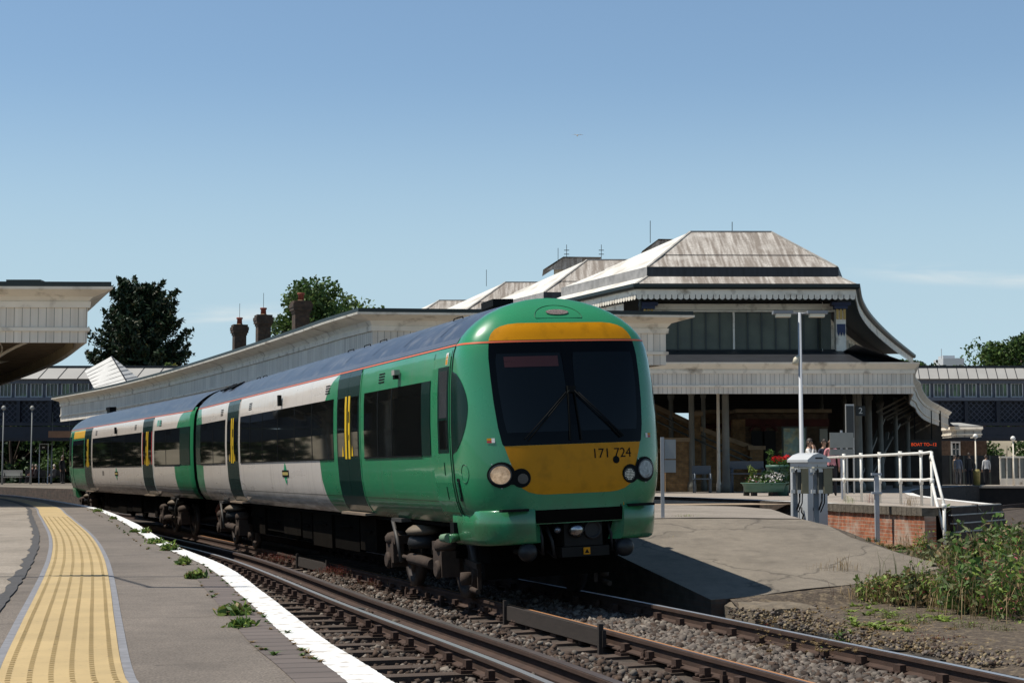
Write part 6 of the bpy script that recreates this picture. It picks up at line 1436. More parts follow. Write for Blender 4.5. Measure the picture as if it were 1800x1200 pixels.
# ---- people
def person(name, loc, rz, label, shirt, trousers, skin=(.42, .25, .17), hair=(.03, .02, .015), h=1.72, sit=False, long_hair=False, phone=False, arms=None, bag=None, group=None, fem=False):
    s = h / 1.75
    J = {}; 
    hipz = .93 if not sit else .47
    J['pel'] = (0, 0, hipz); J['wai'] = (0, 0, hipz + .16); J['che'] = (0, .0, hipz + .36); J['nk0'] = (0, .01, hipz + .53); J['nk1'] = (0, 0, hipz + .60); J['hd0'] = (0, -.012, hipz + .67); J['hd1'] = (0, -.012, hipz + .76); J['hd2'] = (0, 0, hipz + .83)
    rad = dict(pel=(.15, .105), wai=(.125 if fem else .145, .09), che=(.15 if fem else .17, .105), nk0=(.085, .07), nk1=(.05, .055), hd0=(.062, .072), hd1=(.078, .094), hd2=(.055, .07))
    E_ = [('pel', 'wai'), ('wai', 'che'), ('che', 'nk0'), ('nk0', 'nk1'), ('nk1', 'hd0'), ('hd0', 'hd1'), ('hd1', 'hd2')]
    for sd, sg in (('l', -1), ('r', 1)):
        J['sh' + sd] = (sg * .165, .01, hipz + .49); rad['sh' + sd] = (.058, .058)
        ap = (arms or {}).get(sd, 'down')
        if ap == 'down': el, wr, ha = (sg * .22, .03, hipz + .21), (sg * .23, -.05, hipz - .03), (sg * .23, -.07, hipz - .12)
        elif ap == 'up': el, wr, ha = (sg * .24, -.14, hipz + .27), (sg * .12, -.17, hipz + .52), (sg * .085, -.13, hipz + .62)
        elif ap == 'lap': el, wr, ha = (sg * .22, -.04, hipz + .22), (sg * .12, -.26, hipz + .14), (sg * .06, -.32, hipz + .13)
        else: el, wr, ha = (sg * .22, -.05, hipz + .22), (sg * .10, -.24, hipz + .24), (sg * .04, -.27, hipz + .26)
        J['el' + sd], J['wr' + sd], J['ha' + sd] = el, wr, ha; rad['el' + sd] = (.042, .042); rad['wr' + sd] = (.028, .03); rad['ha' + sd] = (.02, .036)
        E_ += [('nk0', 'sh' + sd), ('sh' + sd, 'el' + sd), ('el' + sd, 'wr' + sd), ('wr' + sd, 'ha' + sd)]
        wv = Vector(ha) - Vector(wr); wv.normalize()
        for f in range(4):
            fn = f'f{sd}{f}'; sp_ = (f - 1.5) * .018; J[fn] = (ha[0], ha[1] + sp_, ha[2] + 0) if abs(wv.z) > .5 else (ha[0] + sp_ * .5, ha[1], ha[2] + sp_); J[fn] = tuple(Vector(J[fn]) + wv * (.075 - abs(f - 1.3) * .01) + Vector((0, -.015, 0))); rad[fn] = (.008, .008); E_.append(('ha' + sd, fn))
        J['th' + sd] = tuple(Vector(ha) + wv * .02 + Vector((-sg * .02, -.04, 0))); rad['th' + sd] = (.010, .010); E_.append(('wr' + sd, 'th' + sd))
        if not sit: kn, an, to = (sg * .10, -.02, .49), (sg * .105, .02, .09), (sg * .12, -.15, .035)
        else: kn, an, to = (sg * .11, -.44, .48), (sg * .11, -.40, .09), (sg * .12, -.56, .035)
        J['hp' + sd] = (sg * .09, 0 if not sit else -.05, hipz - .07 if not sit else hipz); J['kn' + sd], J['an' + sd], J['to' + sd] = kn, an, to
        rad['hp' + sd] = (.092, .095); rad['kn' + sd] = (.060, .062); rad['an' + sd] = (.040, .046); rad['to' + sd] = (.040, .028)
        E_ += [('pel', 'hp' + sd), ('hp' + sd, 'kn' + sd), ('kn' + sd, 'an' + sd), ('an' + sd, 'to' + sd)]
    keys = list(J); me = bpy.data.meshes.new('b'); me.from_pydata([Vector(J[k]) * s for k in keys], [(keys.index(a), keys.index(b)) for a, b in E_], [])
    ob = bpy.data.objects.new('b', me); sc.collection.objects.link(ob); m1 = ob.modifiers.new('s', 'SKIN'); m2 = ob.modifiers.new('d', 'SUBSURF'); m2.levels = 2
    for i, k in enumerate(keys): me.skin_vertices[0].data[i].radius = (rad[k][0] * s, rad[k][1] * s); me.skin_vertices[0].data[i].use_root = (k == 'pel')
    dg = bpy.context.evaluated_depsgraph_get(); body = bpy.data.meshes.new_from_object(ob.evaluated_get(dg)); bpy.data.objects.remove(ob)
    e = empty('person', loc, label, 'person', group, rz)
    ms = [mat('skin_%02x%02x' % (int(skin[0] * 99), int(skin[1] * 99)), skin, .5), mat('cloth_%d_%d_%d' % tuple(int(c * 99) for c in shirt), shirt, .85), mat('cloth_%d_%d_%d' % tuple(int(c * 99) for c in trousers), trousers, .85), rubber]
    body.materials.clear()
    for m_ in ms: body.materials.append(m_)
    bo = bpy.data.objects.new('body', body); sc.collection.objects.link(bo); bo.parent = e
    for p in body.polygons:
        c = p.center / s; p.use_smooth = True
        if c.z > hipz + .555: p.material_index = 0
        elif c.z > hipz + .02 and not (sit and c.y < -.2 and c.z < hipz + .1): 
            p.material_index = 0 if (Vector(c) - Vector(J['hal'])).length < .11 or (Vector(c) - Vector(J['har'])).length < .11 else 1
        elif (Vector(c) - Vector(J['hal'])).length < .10 or (Vector(c) - Vector(J['har'])).length < .10: p.material_index = 0
        elif c.z < .075: p.material_index = 3
        elif abs(c.x) > .185: p.material_index = 1
        else: p.material_index = 2
    hz = (hipz + .76) * s
    mb = MB().m(mat('hair_%d' % int(hair[0] * 1000), hair, .6)); mb.smooth = True
    rows = []
    for i in range(7):
        ph = math.pi / 2 * i / 6; rr = []
        for k in range(15):
            th = 2 * math.pi * k / 14; front = max(0, -math.sin(th)); low = -.075 * (1 - front) - (.16 if long_hair else 0) * (1 - front) ** 2 ; zz2 = lerp(low + .055 * front, .115, math.sin(ph)); r_ = math.cos(ph) * (1.0 if zz2 > -.1 else .95)
            rr.append(Vector((.088 * r_ * math.cos(th), .104 * r_ * math.sin(th) + .004, zz2)) * s + Vector((0, -.008 * s, hz)))
        rows.append(rr)
    mb.grid(rows); mb.build('hair', e)
    mb = MB().m(ms[0]); c = Vector((0, -.105 * s, hz - .012)); mb.lathe((0, -.100 * s, hz - .035 * s), [(.004, .045), (.010, .02), (.014, 0), (.006, -.008)], 8); 
    for sg in (-1, 1): mb.lathe((sg * .083 * s, .0, hz - .02 * s), [(.006, -.03), (.014, -.01), (.016, .015), (.006, .03)], 8)
    fc = mb.build('nose_and_ears', bo)
    mb = MB().m(seal)
    for sg in (-1, 1): mb.lathe((sg * .031 * s, -.090 * s, hz), [(.003, -.007), (.010, 0), (.003, .007)], 8)
    mb.build('eyes', bo); mb = MB().m(mat('lips', (.30, .10, .08), .5)); mb.box((0, -.088 * s, hz - .062 * s), (.042, .014, .010)); mb.build('mouth', bo)
    if bag:
        mb = MB().m(mat('bag_' + str(int(bag[0] * 99)), bag, .6)); mb.box((.22 * s, .04, hipz * s - .02), (.10, .30, .24)); mb.tube([(.22 * s, .04, hipz * s + .1), (.13 * s, .03, (hipz + .50) * s), (.10 * s, .10, (hipz + .52) * s), (.20 * s, .12, hipz * s + .1)], .014, 6); mb.build('shoulder_bag', e)
    return e
def feet(px, py, d=None, z=.92):
    p = P(px, 700, d=d) if d else P(px, py, z=z); return (p.x, p.y, z)
person('person', feet(1460, 0, 50), R(170), 'woman in a pink top with a shoulder bag, standing behind the grey cabinet', (.62, .26, .28), (.02, .02, .025), hair=(.10, .045, .025), h=1.66, long_hair=True, bag=(.05, .02, .02), fem=True)
person('person', feet(1421, 0, 48.5), R(65), 'person in a white shirt raising a hand to the face beside the lamp post', (.75, .73, .70), (.03, .03, .04), h=1.62, arms={'r': 'up', 'l': 'up'})
person('person', feet(1447, 0, 56), R(20), 'person in dark clothes in the shade behind the pink top', (.02, .025, .05), (.02, .02, .025), h=1.75)
person('person', feet(1682, 0, 97), R(150), 'person in a pale top, left one by the dark fence at the far right', (.30, .33, .40), (.25, .23, .22), h=1.72, group='people waiting on the far right')
person('person', feet(1676, 0, 99), R(100), 'person in dark jacket behind the pale topped one by the dark fence', (.06, .05, .03), (.03, .03, .03), h=1.7, group='people waiting on the far right')
person('person', feet(1701, 0, 96), R(200), 'dark clothed person standing left of the far right lamp post', (.03, .025, .025), (.03, .03, .035), h=1.8, group='people waiting on the far right')
person('person', feet(1731, 0, 99), R(180), 'person in a white shirt and dark trousers by the dark fence', (.6, .6, .6), (.012, .012, .015), h=1.72, group='people waiting on the far right')
person('person', feet(112, 0, 112), R(60), 'man in dark clothes standing at the left just before the train end', (.018, .02, .03), (.018, .02, .03), hair=(.12, .1, .09), h=1.82, group='people waiting on the far left')
DL = 114
for (px, lb, sh, rz, hr) in ((98, 'seated person with pale hair beside the standing dark figure', (.10, .10, .11), 70, (.5, .47, .42)), (66, 'seated person in a dark coat on the far left bench, nearest the sign frame', (.06, .05, .06), 80, (.3, .26, .22)), (60, 'seated person at the left end of the far left bench', (.14, .06, .06), 75, (.12, .09, .07))):
    person('person', feet(px, 0, DL), R(rz - 180), lb, sh, (.04, .04, .05), hair=hr, h=1.68, sit=True, arms={'l': 'lap', 'r': 'lap'}, group='people waiting on the far left')
# benches on the far left
gm = mat('bench_grey', (.45, .45, .43), .6); dm = mat('bench_dark', (.03, .03, .035), .6)
for (px, wd, m_, lb) in ((24, 1.3, gm, 'empty pale bench at the far left edge'), (64, 1.4, dm, 'dark bench carrying the two seated people at the far left'), (99, 1.2, dm, 'dark bench carrying the pale haired seated person')):
    q = feet(px, 0, DL + .15); e = empty('bench', q, lb, 'bench', 'benches on the far left')
    mb = MB().m(m_); mb.box((0, 0, .42), (wd, .42, .05)); mb.build('seat', e); mb = MB().m(m_); mb.box((0, .22, .70), (wd, .04, .40)); mb.build('backrest', e)
    for s_ in (-1, 1): mb = MB().m(dm); mb.bar((s_ * wd * .42, -.15, 0), (s_ * wd * .42, -.1, .42), .05); mb.bar((s_ * wd * .42, .2, 0), (s_ * wd * .42, .2, .7), .05); mb.build('leg', e)
q = feet(79, 0, 110); e = empty('platform_sign', q, 'tall grey sign frame with a dark header beside the seated people', 'sign'); ht = P(79, 780, d=110).z - .92
for s_ in (-1, 1): mb = MB().m(steel); mb.bar((s_ * .28, 0, 0), (s_ * .28, 0, ht), .05); mb.build('post', e)
mb = MB().m(steel); mb.box((0, 0, ht), (.62, .06, .06)); mb.build('top_bar', e); mb = MB().m(cab_s); mb.box((0, 0, ht - .22), (.5, .05, .3)); mb.m(whitish); mb.box((-.02, -.03, ht - .22), (.16, .01, .08)); mb.build('header', e)
q = P(107, 763, d=100); e = empty('hanging_sign', q, 'brown wooden name board hanging left of the train end', 'sign'); mb = MB().m(mat('sign_brown', (.20, .10, .05), .6, var=.2)); mb.box((0, 0, 0), (1.45, .08, .38)); mb.build('board', e)
mb = MB().m(glz); mb.bar((-.5, 0, .15), (-.5, 0, 1.3), .03); mb.bar((.5, 0, .15), (.5, 0, 1.3), .03); mb.build('hanger', e)
for (px, d, pt_, lb) in ((7, 105, 720, 'thin pale lamp post at the far left edge'), (57, 107, 720, 'thin lamp post between the left edge and the sign frame'), (266 * .35 + 0, 109, 760, 'thin grey post behind the seated pale haired person'), (1713, 96, 770, 'white globe lamp post with a bin beside the far right people'), (1779, 95, 774, 'white globe lamp post in front of the pale shelter')):
    q = feet(px, 0, d); hgt = P(px, pt_, d=d).z - .92; e = empty('lamp_post', q, lb, 'lamp post', 'small far lamp posts')
    mb = MB().m(mat('dull_post', (.20, .21, .21), .6) if px < 1000 else white_plain); mb.tube([(0, 0, 0), (0, 0, .8), (0, 0, hgt)], [.08, .05, .035], 8); mb.build('pole', e)
    mb = MB().m(mat('lamp_globe', (.85, .83, .78), .3) if px > 1000 else mat('lamp_globe_old', (.30, .30, .28), .5)); mb.lathe((0, 0, hgt), [(.03, -.04), (.13, .04), (.15, .12), (.1, .22), (.02, .26)], 10); mb.build('lamp', e)
q = feet(1714, 0, 95.6); mb = MB().m(mat('bin_yellow', (.30, .25, .08), .6, var=.3)); mb.lathe((0, 0, 0), [(.18, 0), (.2, .7), (.22, .75), (.14, .9)], 12); o = mb.build('litter_bin', loc=q); tag(o, 'small mottled yellow bin at the foot of the far right lamp post', 'bin')
# ---- far right: platform, shelter, fence, brick house, small canopy
mb = MB().m(asph_far); mb.prism([(21.5, 93.2), (60, 88), (70, 130), (10, 130), (16, 104)], .80, .915); struct(mb, 'far_platform'); mb = MB().m(mat('far_wall_dark', (.025, .02, .018), .9, var=.3)); mb.prism([(21.6, 93.3), (60, 88.1), (70, 130), (10, 130), (16, 104)], -.4, .80); tag(mb.build('platform_wall'), 'dark wall below the far right platform edge', 'wall')
mb = MB().m(wl); mb.poly([(24.5, 92.82 - .01, .925), (60, 88.02, .925), (60, 88.4, .925), (24.5, 93.2, .925)]); struct(mb, 'far_platform_edge')
T = Thing('shelter', (29, 99, .92), 'white framed glazed shelter under the footbridge at the right edge', 'shelter'); a, b = P(1758, 803, d=99), P(1815, 848, d=99)
mb = MB().m(mat('shelter_glass', (.16, .17, .16), .2)); mb.box(((a.x + b.x) / 2, 99.1, (a.z + b.z) / 2), (b.x - a.x, .05, a.z - b.z)); mb.build('glass', T.e)
mb = MB().m(white_plain)
for k in range(6): x = lerp(a.x, b.x, k / 5); mb.box((x, 99, (a.z + .92) / 2), (.07, .1, a.z - .92))
mb.box(((a.x + b.x) / 2, 99, a.z), (b.x - a.x + .1, .2, .1)); mb.box(((a.x + b.x) / 2, 99, 1.1), (b.x - a.x, .08, .42)); mb.build('frame', T.e); T.fix()
T = Thing('fence', (26.5, 101, .92), 'tall dark boarded fence behind the far right people', 'fence'); a, b = P(1640, 800, d=101), P(1757, 850, d=101)
mb = MB().m(mat('fence_dark', (.022, .024, .026), .8, var=.3)); mb.box(((a.x + b.x) / 2, 101, (a.z + .9) / 2), (b.x - a.x, .08, a.z - .9)); mb.build('boards', T.e)
for k in range(5): x = lerp(a.x, b.x, (k + .3) / 5); mb = MB().m(glz); mb.box((x, 100.93, (a.z + .9) / 2), (.08, .06, a.z - .9)); mb.build('post', T.e)
T.fix()
T = Thing('brick_house', (26, 118, 0), 'brown brick house with one white sash window under the footbridge', 'house'); a, b = P(1640, 700, d=116), P(1736, 850, d=116)
mb = MB().m(brick_mat('house_brick', (.15, .09, .06), (.12, .075, .05), (.13, .10, .08))); mb.box(((a.x + b.x) / 2, 119, 3.4), (b.x - a.x, 6, 6.8)); mb.build('wall', T.e)
mb = MB().m(slate); mb.prism([(a.x - .2, 115.8), (b.x + .2, 115.8), (b.x + .2, 122.2), (a.x - .2, 122.2)], 6.8, 7.0); mb.build('roof', T.e)
a, b = P(1673, 777, d=115.9), P(1687, 801, d=115.9); mb = MB().m(mat('sash_white', (.7, .7, .68), .5)); cx = (a.x + b.x) / 2; cz = (a.z + b.z) / 2; wd = b.x - a.x; hh = a.z - b.z
for s_ in (-1, 1): mb.box((cx + s_ * wd / 2, 115.9, cz), (.10, .1, hh)); mb.box((cx, 115.9, cz + s_ * hh / 2), (wd + .1, .11, .12))
mb.box((cx, 115.92, cz), (.05, .06, hh)); mb.box((cx, 115.92, cz), (wd, .06, .06)); wn = mb.build('window', T.e); mb = MB().m(glass_b); mb.box((cx, 115.97, cz), (wd, .03, hh)); mb.build('pane', wn); T.fix()
T = Thing('platform_canopy', (27, 104, 3.5), 'small cream canopy end under the footbridge, right of the curved one', 'canopy', 'station canopies')
a, b = P(1678, 750, d=104), P(1722, 768, d=104); fascia('fascia', [(a.x, 107), (a.x + .1, 104), (b.x, 103.6), (b.x + .3, 107)], b.z, a.z, T.e, .08, gut=False, bm=board_mat('boards_small', (.6, .56, .48), (.3, .22, .15), .5)); mb = MB().m(flash); mb.poly([(a.x, 104, a.z + .05), (b.x, 103.6, a.z + .05), (b.x - .4, 107, a.z + .35), (a.x + .5, 107, a.z + .35)]); mb.build('roof', T.e); T.fix()
mb = MB().m(mat('far_white_building', (.5, .52, .54), .7)); a, b = P(1655, 630, d=260), P(1692, 645, d=260); mb.box(((a.x + b.x) / 2, 262, (a.z) / 2), (b.x - a.x, 6, a.z)); c = P(1666, 626, d=260); mb.box((c.x + .3, 262, c.z - .4), (1.8, 3, 1.1)); mb.bar((a.x, 260, a.z), (a.x, 260, a.z + 1.5), .08); o = mb.build('far_building'); tag(o, 'pale flat roofed building peeping over the footbridge roof between trees', 'building')
# the gull
q = P(1015, 238, d=90); mb = MB().m(whitish); 
for s_ in (-1, 1): mb.poly([(0, .08, 0), (s_ * .16, .10, .06), (s_ * .34, 0, .02), (s_ * .15, -.04, .05), (0, -.06, 0)])
mb.tube([(0, -.18, 0), (0, -.06, 0), (0, .12, 0), (0, .2, .01)], [.015, .045, .04, .01], 8); o = mb.build('gull', loc=q); tag(o, 'tiny white bird high in the blue sky above the train', 'bird')

# ------------------------------------------------------------------ trees
bark = mat('bark', (.07, .05, .035), .9, var=.3)
t_mid = leafmat('tree_mid', (.055, .105, .026), .5); t_dk = leafmat('tree_dark', (.016, .038, .014), .45); t_lt = leafmat('tree_light', (.10, .155, .04), .4); t_con = leafmat('conifer_green', (.016, .034, .014), .5, trans=.08); t_con2 = leafmat('conifer_olive', (.045, .045, .016), .4, trans=.08)
def tree(name, base, h, wd, label, cat='tree', blobs=26, leaves=9000, lsize=.28, mats=(t_dk, t_mid, t_lt), crown0=.25, group=None, squash=1.0, seed=0, top_narrow=.0):
    rng = np.random.default_rng(seed); e = empty(name, base, label, cat, group)
    mb = MB().m(bark); mb.tube([(0, 0, 0), (.02 * h, 0, h * .25), (-.01 * h, .01 * h, h * .55), (0, 0, h * .85)], [h * .028, h * .022, h * .013, h * .004], 8)
    cz = h * (crown0 + (1 - crown0) / 2); rzz = h * (1 - crown0) / 2; rx = wd / 2; bl = []
    for i in range(blobs):
        v = rng.normal(size=3); v /= np.linalg.norm(v); r = rng.uniform(.45, .86); p = v * r
        k = 1 - top_narrow * max(0, p[2]); bl.append((p[0] * rx * k, p[1] * rx * k * squash, cz + p[2] * rzz, rng.uniform(.16, .30) * rx * 1.15))
    for b in bl[::2]: mb.tube([(0, 0, h * rng.uniform(.2, .5)), (b[0] * .5, b[1] * .5, (b[2] + h * .35) / 2), b[:3]], [h * .010, h * .006, h * .002], 5)
    mb.build('trunk', e); gs = []
    for k, m_ in enumerate(mats):
        C = []
        for j, b in enumerate(bl):
            if j % len(mats) != k and rng.random() < .6: continue
            n = int(leaves / len(bl) / len(mats) * 1.8); v = rng.normal(size=(n, 3)); v /= np.linalg.norm(v, axis=1)[:, None]; rr = rng.uniform(.35, 1.12, n) ** .55 * b[3] * (1 + .28 * np.sin(v[:, 0] * 7 + j) * np.cos(v[:, 2] * 6 + k))
            C.append(v * rr[:, None] * np.array([1, 1, .8]) + np.array(b[:3]))
        if C: C = np.concatenate(C); gs.append((*leaf_quads(C, lsize, asp=1.5), m_))
    leaf_obj('crown', e, gs); return e
def conifer(base, h, wd, label, n=15000, seed=5):
    rng = np.random.default_rng(seed); e = empty('conifer', base, label, 'tree'); mb = MB().m(bark); mb.tube([(0, 0, 0), (0, 0, h * .9)], [h * .02, h * .004], 8)
    C = []; Vd = []; 
    for i in range(300):
        z = h * (.06 + .93 * (i / 300) ** .85); t = z / h; prof = interp([(0, .85), (.15, 1.0), (.45, 1.0), (.65, .92), (.8, .78), (.9, .60), (.97, .36), (1, .2)], t)
        a = rng.uniform(0, 2 * math.pi); L_ = wd / 2 * prof * rng.uniform(.62, 1.08) * (1 + .16 * math.sin(a * 3 + t * 9)); up = rng.uniform(.15, .75)
        tip = np.array([math.cos(a) * L_, math.sin(a) * L_, z + up * L_ * (.6 + t)]); st = np.array([0, 0, z - .1 * h * .2])
        if i % 3 == 0: mb.tube([tuple(st), tuple((st + tip) / 2 + [0, 0, -.2]), tuple(tip)], [.10, .06, .02], 4)
        k = 190; u = rng.uniform(.25, 1.02, k) ** .7; p = st[None] * (1 - u[:, None]) + tip[None] * u[:, None]; p[:, 2] -= (u * (1 - u)) * .8
        sp_ = (1.15 - u)[:, None] * (L_ * .22 + .18); C.append(p + rng.normal(size=(k, 3)) * sp_ * np.array([1, 1, .55]) * .8)
    mb.build('trunk', e); C = np.concatenate(C); s = rng.random(len(C))
    leaf_obj('crown', e, [(*leaf_quads(C[s < .75], .19, asp=2.6), t_con), (*leaf_quads(C[(s >= .75) & (s < .9)], .18, asp=2.6), t_con2), (*leaf_quads(C[s >= .9], .18, asp=2.4), t_dk)])
    return e
conifer((P(246, 600, d=150).x, 150, -.4), P(246, 512, d=150).z + .4, 9.2, 'tall dark bushy conifer standing behind the left footbridge roof')
a = P(565, 486, d=122); tree('broadleaf_tree', (a.x + .1, 122, -.4), a.z + .9, 8.3, 'broad green tree rising behind the tallest chimney stack', blobs=60, leaves=20000, lsize=.20, crown0=.48, seed=3, mats=(t_mid, t_lt, t_lt, t_mid))
for (px, ytop, d, wd, lb, sd) in ((1795, 572, 175, 8.5, 'tallest green tree at the far right edge above the footbridge roof', 8), (1760, 622, 190, 9, 'rounded tree just left of the tallest right edge tree', 9), (1716, 620, 200, 7.5, 'pale green tree right of the flat roofed pale building', 10), (1634, 626, 185, 5.5, 'small rounded green tree left of the flat roofed pale building', 11), (1606, 625, 195, 4, 'small dark tree peeping just past the station eaves', 12)):
    a = P(px, ytop, d=d); tree('broadleaf_tree', (a.x, d, 0), a.z, wd * 1.5, lb, blobs=26, leaves=12000, lsize=.25, crown0=.35, group='trees beyond the footbridge on the right', seed=sd)
for (px, ytop, d, wd, lb, sd) in ((20, 735, 128, 9, 'dense dark tree seen under the bridge at the left edge', 20), (70, 742, 134, 9, 'dense dark tree seen under the bridge above the seated people', 21), (115, 738, 130, 8, 'leafy tree seen under the bridge just left of the train end', 22), (-30, 730, 132, 9, 'dark tree at the very left edge under the bridge', 23), (160, 742, 136, 9, 'dark tree behind the end of the train under the bridge', 24)):
    a = P(px, ytop, d=d); tree('broadleaf_tree', (a.x, d, -.3), a.z + 1.5, wd, lb, blobs=20, leaves=5200, lsize=.26, crown0=.02, group='trees under the bridge on the left', seed=sd, mats=(t_dk, t_dk, t_mid))
for i, (x, y, wd, hh) in enumerate(((-50, 128, 12, 9), (-61, 132, 13, 10), (-73, 130, 13, 11), (-86, 134, 14, 11), (-100, 136, 15, 12))):
    tree('broadleaf_tree', (x, y, -.3), hh, wd, 'tree off the left edge, mirrored in the carriage windows', blobs=14, leaves=2600, lsize=.5, crown0=.02, group='trees off the left edge', seed=60 + i, mats=(t_dk, t_dk, t_mid))
a = P(112, 775, d=121); tree('shrub', (a.x, 121, .5), a.z - .5, 3.2, 'bright leafy shrub close behind the standing dark figure', 'shrub', blobs=12, leaves=1600, lsize=.2, crown0=.05, seed=31, mats=(t_mid, t_lt, t_mid))
for (px, ytop, wd, lb, sd) in ((1770, 772, 4.6, 'rounded sunlit bush under the footbridge, behind the pale shelter', 41), (1830, 768, 5, 'bush beyond the right edge of the pale shelter', 42)):
    a = P(px, ytop, d=122); tree('bush', (a.x, 122, .5), a.z - .4, wd, lb, 'bush', blobs=14, leaves=3000, lsize=.16, crown0=0, seed=sd, mats=(t_mid, t_mid, t_lt))
mb = MB().m(mat('hill_dry', (.28, .24, .17), .95, var=.2, vs=.3)); mb.smooth = True
mb.grid([[Vector((x, y, z)) for x in np.linspace(-200, 260, 20)] for y, z in ((140, -.4), (160, 4.5), (230, 7.5), (400, 9), (900, 8))]); struct(mb, 'hills')
# yellow-green sprigs above the left bridge roof
for (px, lb, sd) in ((246, 'left yellowish sprig over the bridge roof in front of the conifer', 51), (272, 'middle yellowish sprig over the bridge roof in front of the conifer', 52), (297, 'right yellowish sprig over the bridge roof in front of the conifer', 53)):
    a = P(px, 625, d=118); tree('shrub', (a.x, 118, .2), a.z - .2, 1.9, lb, 'shrub', blobs=7, leaves=700, lsize=.18, crown0=.6, group='sprigs over the bridge roof', seed=sd, mats=(t_lt, leafmat('sprig_yellow', (.20, .20, .05), .3)))

# ------------------------------------------------------------------ ballast stones
def stones(n, xy, z, smin, smax, mats, name, label):
    rng = np.random.default_rng(77); t = np.array([[-1, -1, -1], [1, -1, -1], [1, 1, -1], [-1, 1, -1], [-1, -1, 1], [1, -1, 1], [1, 1, 1], [-1, 1, 1]], float) * .5
    F_ = np.array([[3, 2, 1, 0], [4, 5, 6, 7], [0, 1, 5, 4], [1, 2, 6, 5], [2, 3, 7, 6], [3, 0, 4, 7]])
    s = rng.uniform(smin, smax, (n, 1, 1)) * rng.uniform(.6, 1.25, (n, 1, 3)); V = t[None] * s * (1 + rng.uniform(-.35, .2, (n, 8, 3)))
    q = rng.normal(size=(n, 4)); q /= np.linalg.norm(q, axis=1)[:, None]; w_, x, y, zz = q.T
    Rm = np.stack([1 - 2 * (y * y + zz * zz), 2 * (x * y - zz * w_), 2 * (x * zz + y * w_), 2 * (x * y + zz * w_), 1 - 2 * (x * x + zz * zz), 2 * (y * zz - x * w_), 2 * (x * zz - y * w_), 2 * (y * zz + x * w_), 1 - 2 * (x * x + y * y)], 1).reshape(n, 3, 3)
    V = np.einsum('nij,nkj->nki', Rm, V) + np.concatenate([xy, z[:, None]], 1)[:, None, :]
    gs = []; idx = rng.integers(0, len(mats), n)
    for k, m_ in enumerate(mats):
        Vk = V[idx == k]; nk = len(Vk); gs.append((Vk.reshape(-1, 3), (F_[None] + (np.arange(nk) * 8)[:, None, None]).reshape(-1, 4), m_))
    o = leaf_obj(name, None, gs); o['kind'] = 'stuff'; o['label'] = label; return o
st_g = mat('stone_grey', (.115, .095, .08), .9, island=.5, var=.1, vs=30); st_b = mat('stone_brown', (.06, .038, .026), .9, island=.5); st_p = mat('stone_pale', (.17, .145, .12), .9, island=.35)
def cpath(path, y): return np.array([at_along(path, v).x for v in y])
rng = np.random.default_rng(5)
yv = np.concatenate([9.5 + (22 - 9.5) * rng.random(26000) ** 1.0, rng.uniform(22, 30, 3500)]); n = len(yv); off = rng.uniform(-.70, 1.75, n)
xs = cpath(B, yv) + off / .958; hump = np.where(np.abs(off) < .62, .035, .0)
keep = (np.abs(np.abs(off) - .752) > .10)
z = -.255 + hump + rng.uniform(-.02, .05, n); z = np.where(off > .9, z - .02, z)
stones(keep.sum(), np.stack([xs, yv], 1)[keep], z[keep], .035, .075, (st_g, st_g, st_p, st_b), 'ballast', 'grey ballast stones between the rails in front of the train')
yv = rng.uniform(8.5, 30, 24000); n = len(yv); off = rng.uniform(-1.5, 2.15, n); xs = cpath(A, yv) + off / .96; keep = np.abs(np.abs(off) - .752) > .09
z = -.225 + rng.uniform(-.03, .03, n) + .03 * np.sin(yv * 2.3) * np.cos(xs * 5) + np.where(off > .95, .05, 0)
stones(keep.sum(), np.stack([xs, yv], 1)[keep], z[keep], .03, .06, (st_b, st_b, st_g, st_b, st_b, st_p), 'ballast', 'dark brown ballast between the timber sleepers')

# ------------------------------------------------------------------ weeds
def blades(n, spread, h, wdt, rng, lean=.5):
    """grass-like tapering leaves: two quads each"""
    V = []; Fc = []
    for i in range(n):
        x, y = rng.normal(size=2) * spread; a = rng.uniform(0, 2 * math.pi); L_ = h * rng.uniform(.4, 1.1); ln = L_ * lean * rng.uniform(.2, 1.3); d = np.array([math.cos(a), math.sin(a), 0]); s = np.array([-d[1], d[0], 0]) * wdt * rng.uniform(.5, 1.2)
        b = np.array([x, y, 0]); m_ = b + d * ln * .4 + [0, 0, L_ * .7]; t = b + d * ln + [0, 0, L_ * rng.uniform(.75, 1.0)]; o = len(V)
        V += [b - s * .5, b + s * .5, m_ + s * .6, m_ - s * .6, t + s * .08, t - s * .08]; Fc += [[o, o + 1, o + 2, o + 3], [o + 3, o + 2, o + 4, o + 5]]
    return np.array(V), np.array(Fc)
def stalks(n, spread, h, rng, leafn=22, lsz=.05, lean=.25, st=.006):
    """upright stems with leaves up their length -> (stem V,F), leaf centres"""
    V = []; Fc = []; C = []
    for i in range(n):
        x, y = rng.normal(size=2) * spread; L_ = h * rng.uniform(.5, 1.1); a = rng.uniform(0, 6.28); d = np.array([math.cos(a), math.sin(a), 0]) * L_ * lean * rng.random()
        b = np.array([x, y, 0]); t = b + d + [0, 0, L_]; s = np.array([st, 0, 0]); s2 = np.array([0, st, 0]); o = len(V); V += [b - s, b + s, t + s * .3, t - s * .3, b - s2, b + s2, t + s2 * .3, t - s2 * .3]; Fc += [[o, o + 1, o + 2, o + 3], [o + 4, o + 5, o + 6, o + 7]]
        for u in rng.uniform(.12, 1.0, leafn): C.append(b * (1 - u) + t * u + rng.normal(size=3) * lsz * (1.15 - u * .6))
    return np.array(V), np.array(Fc), np.array(C)
